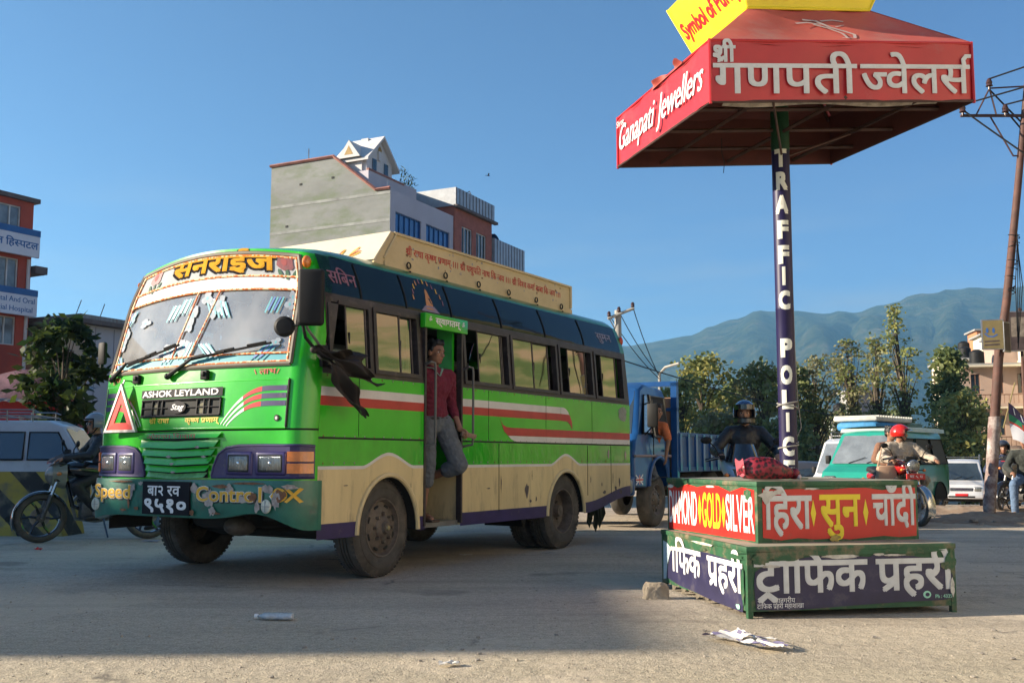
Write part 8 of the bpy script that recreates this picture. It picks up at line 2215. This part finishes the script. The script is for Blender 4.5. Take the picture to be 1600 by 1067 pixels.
# conductor in the bus doorway
def bus_at(x, y, z): return BUS_M @ V((x, y, z))
J = dict(hips=(-.03, .0, .95), neck=(.0, -.03, 1.46), head=(.035, -.025, 1.615), shL=(.02, .165, 1.405), shR=(-.03, -.215, 1.405), elL=(-.04, .24, 1.14), wrL=(.13, .215, .88), elR=(-.12, -.27, 1.15), wrR=(-.02, -.29, .98),
         hipL=(0, .10, .93), hipR=(-.02, -.10, .93), knL=(.17, .17, .53), anL=(-.20, .06, .40), toL=(-.22, .06, .28), knR=(.05, -.13, .52), anR=(-.01, -.14, .09), toR=(.14, -.15, .03), handL=(V((.55, .5, -.4)), V((.1, -.6, -.7)), 1.0), handR=(V((.3, 0, -.9)), V((.9, .3, .2)), .9))
cond_p = bus_at(.97, .12, .447)
cond = person("bus conductor in maroon sweater and rolled grey trousers leaning in the doorway", J, cond_p, BUS_RZ + rad(-104), dict(shirt=MAROON, trousers=JEANS, shoes=None, sleeve=.74, leg=.32, yaw=rad(8), pitch=rad(5), roll=rad(-3), voxel=.0065, skin=SKIN, trouser_r=.024, wr=.007, shirt_r=.016))
k = MB()
H = head_frame(0)
k.tube([(.0, .075, 1.475), (.055, .045, 1.465), (.098, -.015, 1.39)], [.012, .013, .006], SAGE, 8, flat=.5); k.tube([(.0, -.12, 1.475), (.06, -.075, 1.465), (.098, -.022, 1.39)], [.012, .013, .006], SAGE, 8, flat=.5)
k.build("collar", cond, 60)
for s, a in (("R", (-.01, -.14, .045)),):
    k = MB(); k.rbox((-.07, -.19, .0), (.20, -.09, .022), .01, mat("brown_sandal", (.07, .045, .03), .7)); k.tube([(.06, -.19, .02), (.08, -.14, .075), (.10, -.09, .02)], .012, mat("brown_sandal", (.07, .045, .03), .7)); k.build("sandal", cond)
k = MB(); bl_ = [(-.005, .168, .945), (.10, .10, .955), (.115, -.05, .955), (.06, -.16, .945)]; k.tube([(x - .03, y, z + .03) for x, y, z in bl_], .016, mat("dark_belt", (.02, .016, .014), .5), 8); k.build("belt", cond)
cm = Matrix.Translation(cond_p) @ Matrix.Rotation(BUS_RZ + rad(-104), 4, 'Z')
k = MB()
for i in range(7): k.rbox((-.075, -.036, -.022 + i * .0062), (.075, .036, -.0175 + i * .0062), .002, mat("pink_banknote", (.45, .24, .18), .7, var=.3, scale=30) if i % 2 else mat("tan_banknote", (.42, .32, .22), .7, var=.3, scale=30))
o = k.build("banknote_bundle"); o.matrix_world = cm @ Matrix.Translation((.185, .275, .825)) @ Matrix.Rotation(rad(62), 4, 'Z') @ Matrix.Rotation(rad(14), 4, 'Y'); tag(o, "folded bundle of banknotes in the conductor's hand", "banknotes")
# woman at the window, driver
J = seated(.02, .50, .18, .93, .12, .30, .03, .40, .50, .10); J["wrL"] = V((.10, .03, 1.06)); J["elL"] = V((.16, .22, .86)); J["handL"] = (V((-.1, -.2, .9)), V((-1, 0, 0)), .6)
person("woman in black sitting at the window behind the doorway", J, bus_at(1.70, .50, .93), BUS_RZ + PI, dict(shirt=BLKJ, trousers=cloth_mat("ochre_skirt", (.38, .20, .05)), shoes=SHOE, longhair=True, yaw=rad(35), voxel=.010, skin=SKIN2))
person("bus driver in dark shirt behind the windscreen", seated(.02, .55, .42, .95, .20, .38, .03, .42, .55, .14), bus_at(.02, 1.9, .93), BUS_RZ + PI, dict(shirt=cloth_mat("dark_red_shirt", (.12, .03, .04)), trousers=JEANS, shoes=SHOE, voxel=.013))
TM = Matrix.Translation((1.39, 15.89, 0)) @ Matrix.Rotation(rad(-119), 4, 'Z')
J = seated(.02, .42, .36, .92, .22, .30, .03, .40, .45, .12); J["neck"] = V((.02, .10, .94)); J["head"] = V((.05, .17, 1.09)); J["elL"] = V((.12, .37, .66)); J["wrL"] = V((.18, .35, .42)); J["handL"] = (V((.1, .05, -1)), V((0, -1, .1)), .4); J["shL"] = V((.03, .27, .88)); J["shR"] = V((.02, -.09, .88))
person("truck driver in orange shirt resting his arm out of the window", J, TM @ V((-.16, .77, .66)), rad(-119), dict(shirt=ORANGE, trousers=JEANS, shoes=SHOE, sleeve=.42, yaw=rad(25), voxel=.012))
# ------------------------------------------------------------------ things hung on the bus
TRW = mat("worn_silver_edge", (.50, .50, .48), .4, metal=.4, var=.3, scale=12, dirt=((.28, .26, .22), .5, .7, 9))
tg = thing("warning_triangle", "red warning triangle with silver rim hung on the bus front", "warning triangle", (-1.156, 8.795, 0), BUS_RZ)
def tri_loop(s):
    c = (2.04, 1.415); return [(c[0] + (a - c[0]) * s, c[1] + (b - c[1]) * s) for a, b in ((2.06, 1.715), (2.285, 1.275), (1.80, 1.275))]
def fpt(w, z, off): a = frontP(2.04, 1.3, 0); p = frontP(w, z, 0); return V((lerp(p.x, a.x - .02, .5) - off, p.y, z))
k = MB()
def band(s0, s1, o0, o1, m_):
    A, B = tri_loop(s0), tri_loop(s1)
    for i in range(3):
        j = (i + 1) % 3
        k.add([fpt(*A[i], o1), fpt(*A[j], o1), fpt(*B[j], o1), fpt(*B[i], o1), fpt(*A[i], o0), fpt(*A[j], o0), fpt(*B[j], o0), fpt(*B[i], o0)], [(0, 1, 2, 3), (7, 6, 5, 4), (0, 4, 5, 1), (2, 6, 7, 3)], m_)
band(1.0, .84, .05, .075, TRW); k.build("rim", tg, None); k = MB(); band(.838, .40, .055, .068, mat("triangle_red", (.62, .03, .02), .35, var=.12, scale=12)); k.build("red_face", tg, None)
k = MB(); k.tube([fpt(2.06, 1.68, .06), fpt(2.06, 1.74, .04), frontP(2.06, 1.74, .0)], .008, STEEL, 6); k.build("hook", tg)
fl = thing("black_cloth", "ragged black cloth flag tied to the bus mirror arm", "cloth", (-1.156, 8.795, 0), BUS_RZ)
BCL = mat("faded_black_cloth", (.020, .016, .016), .8, var=.4, scale=6)
def streamer(pts, ws, seed, fray, name):
    k = MB(); n = len(pts)
    def pf(t):
        s = t * (n - 1); i = min(n - 2, int(s)); return V(pts[i]).lerp(V(pts[i + 1]), s - i)
    def wf(t):
        s = t * (n - 1); i = min(n - 2, int(s)); return lerp(ws[i], ws[i + 1], s - i)
    U = lin(0, 1, 26)
    def g(v, u):
        p = pf(u); d = (pf(min(1, u + .02)) - pf(max(0, u - .02))).normalized(); side = V((d.z, 0, -d.x))
        fold = math.sin(v * 5 + u * 9 + seed)
        q = p + side * wf(u) * (v - .5) + V((0, -.06 * fold * min(1, u * 3) - .02 - .02 * math.sin(v * 13 + u * 5), .012 * math.sin(u * 17 + v * 4)))
        if u > .93: q += d * fray * (.5 + .5 * math.sin(v * 21 + seed)) * (1 if u > .97 else .4)
        return q
    k.grid(g, lin(0, 1, 22), U, BCL); k.build(name, fl, 80)
streamer([(-.98, -.13, 1.90), (-.86, -.16, 1.80), (-.68, -.18, 1.62), (-.52, -.18, 1.46)], [.05, .12, .13, .10], 1, .10, "tail_strip")
streamer([(-1.0, -.12, 1.91), (-.86, -.20, 1.83), (-.62, -.22, 1.76), (-.36, -.18, 1.69), (-.26, -.16, 1.68)], [.05, .09, .11, .07, .04], 2.2, .03, "side_strip")
streamer([(-1.0, -.12, 1.92), (-.82, -.15, 1.88), (-.60, -.17, 1.86), (-.50, -.15, 1.86)], [.05, .07, .11, .17], 3.6, .02, "curled_strip")
k = MB(); k.ell((-1.0, -.12, 1.905), (.035, .03, .03), BCL); k.build("knot", fl)
# ------------------------------------------------------------------ litter, stones, mound, bird
def crumple(name, label, cat, loc, rz, w, d, h, m, seed, cut=.35, n=26, m2=None):
    rg = random.Random(seed); o2 = V((rg.uniform(0, 50), rg.uniform(0, 50), 0)); k = MB()
    def g(u, v):
        z = h * (.5 + .5 * noise.noise(V((u * 4, v * 4, 0)) + o2)) + h * .3 * abs(noise.noise(V((u * 11, v * 9, 3)) + o2))
        e = 1 + .18 * noise.noise(V((u * 3 + v * 5, 7, 0)) + o2)
        return V(((u - .5) * w * e, (v - .5) * d * (1 + .4 * noise.noise(V((u * 5, 2, 1)) + o2)), z + .003))
    def sk(u, v): return noise.noise(V((u * 3, v * 3, 9)) + o2) > cut or min(u, 1 - u) < .12 * (1 + noise.noise(V((v * 9, 0, 0)) + o2)) * .8
    k.grid(g, lin(0, 1, n), lin(0, 1, n // 2), (lambda u, v: m2 if m2 and noise.noise(V((u * 5, v * 5, 4)) + o2) > .15 else m), skip=sk)
    o = k.build(name, None, 30); o.location = loc; o.rotation_euler = (0, 0, rz); return tag(o, label, cat)
PAPW = mat("dirty_white_paper", (.58, .56, .52), .75, var=.2, scale=9)
crumple("torn_poster", "torn white and violet poster lying crumpled before the police stand", "litter", (1.34, 5.76, .0), rad(-62), .62, .22, .06, PAPW, 3, .30, 34, mat("poster_violet", (.16, .14, .24), .7))
crumple("paper_scrap", "small white paper scrap near the bottom edge of the road", "litter", (-.32, 5.18, 0), .3, .13, .06, .03, PAPW, 5, .5)
crumple("red_scrap", "tiny red wrapper on the road left of the bus", "litter", (-5.32, 11.34, 0), 0, .08, .07, .06, RED, 7, .6, 12)
crumple("pale_wrapper", "flat pale wrapper on the road near the black motorcycle", "litter", (-4.55, 12.7, 0), 0, .25, .12, .02, mat("lilac_wrapper", (.30, .30, .42), .6), 9, .5, 14)
crumple("white_wrapper", "white wrapper lying under the bus doorway", "litter", (-.5, 10.9, 0), 0, .16, .08, .02, PAPW, 12, .5, 14)
bt_ = thing("plastic_bottle", "flattened clear plastic bottle lying on the shaded road", "bottle", (-1.55, 6.63, 0), rad(-6))
PET = mat("clear_crushed_plastic", (.42, .45, .47), .18, var=.2, scale=20, bump=.6, bscale=40, spec=.8)
k = MB(); k.tube([(x, .004 * math.sin(x * 60), .024) for x in lin(-.115, .125, 16)], [.012, .014, .022, .038] + [.042 + .003 * (i % 2) for i in range(12)] + [.04], PET, 14, flat=.55); k.build("shell", bt_, 60)
k = MB(); k.lathe([(0, .012), (.015, .012), (.016, 0), (.016, -.01)], WHITEP, 12, frame((-.122, .0, .022), (0, 1, 0), (0, 0, 1))); k.build("cap", bt_)
rg = random.Random(17)
GRV = mat("loose_grit", (.33, .29, .23), .9, var=.4, scale=30)
gb_ = bmesh.new(); bmesh.ops.create_icosphere(gb_, subdivisions=1, radius=1); gv_ = [v.co.copy() for v in gb_.verts]; gf_ = [[v.index for v in f.verts] for f in gb_.faces]; gb_.free()
k = MB()
for i in range(1500):
    y = 4.5 + 8 * rg.random() ** 1.9; x = rg.uniform(-.56, .56) * y * 1.05; s = rg.uniform(.002, .0065) * (1.9 if rg.random() < .06 else 1)
    if abs(x - 2.2) < 1.2 and 6.5 < y < 8.6: continue
    q = V((rg.uniform(.7, 1.4), rg.uniform(.7, 1.3), rg.uniform(.5, .9)))
    k.add([(x + p.x * s * q.x, y + p.y * s * q.y, s * .35 + p.z * s * q.z) for p in gv_], gf_, GRV)
tag(k.build("gravel", None, None), "loose grit scattered over the dusty road", "gravel", None, "stuff")
PEB = mat("grey_pebble", (.24, .215, .18), .9, var=.35, scale=20)
for i in range(46):
    if i < 26: x, y = rg.uniform(-1.2, 3.2), rg.uniform(4.6, 6.4)
    else: x, y = rg.uniform(6.8, 9.6), rg.uniform(15.4, 17.2)
    s = rg.uniform(.006, .014) if i < 26 else rg.uniform(.02, .06)
    rock("pebble", "small grey pebble scattered on the dusty road in front" if i < 26 else "stone lying in the rubble at the leaning pole's foot", "stone", (x, y, .002 if i < 26 else .03), (s * 1.3, s, s * .8), PEB, 30 + i, "pebbles on the near road" if i < 26 else "stones at the leaning pole's foot")
DIRT = mat("brown_dirt", (.26, .18, .12), .95, var=.3, scale=2.5, bump=.9, bscale=7, dirt=((.36, .30, .22), .5, .7, 4))
k = MB(); k.grid(lambda u, v: V((lerp(6.3, 13, u), lerp(15.6, 21, v), -.03 + gz(lerp(15.6, 21, v)) + .22 * math.sin(PI * min(1, v * 1.0)) ** .7 * sstep(u * 4) * (.6 + .6 * noise.noise(V((u * 7, v * 6, 1)))) + .06 * abs(noise.noise(V((u * 24, v * 18, 4)))))), lin(0, 1, 70), lin(0, 1, 50), DIRT)
tag(k.build("dirt_mound", smooth=60), kind="structure")
k = MB(); BRD = mat("dark_bird", (.02, .02, .02), .8)
k.ell((0, 0, 0), (.22, .06, .06), BRD, None, 10); k.ell((.22, 0, .03), (.07, .045, .045), BRD, None, 8)
for s in (1, -1): k.grid(lambda u, v: V((.10 - .18 * v - .1 * u, s * .62 * u, .16 * math.sin(u * 2) )), lin(0, 1, 5), [0, 1], BRD)
k.add([(-.2, 0, 0), (-.40, .08, .01), (-.40, -.08, .01)], [(0, 1, 2)], BRD)
o = k.build("bird", None, 60); o.scale = (.5, .5, .5); o.location = (-1.6, 65, 19.8); o.rotation_euler = (0, 0, .4); tag(o, "dark bird flying in the sky above the bus", "bird")
build_haze()
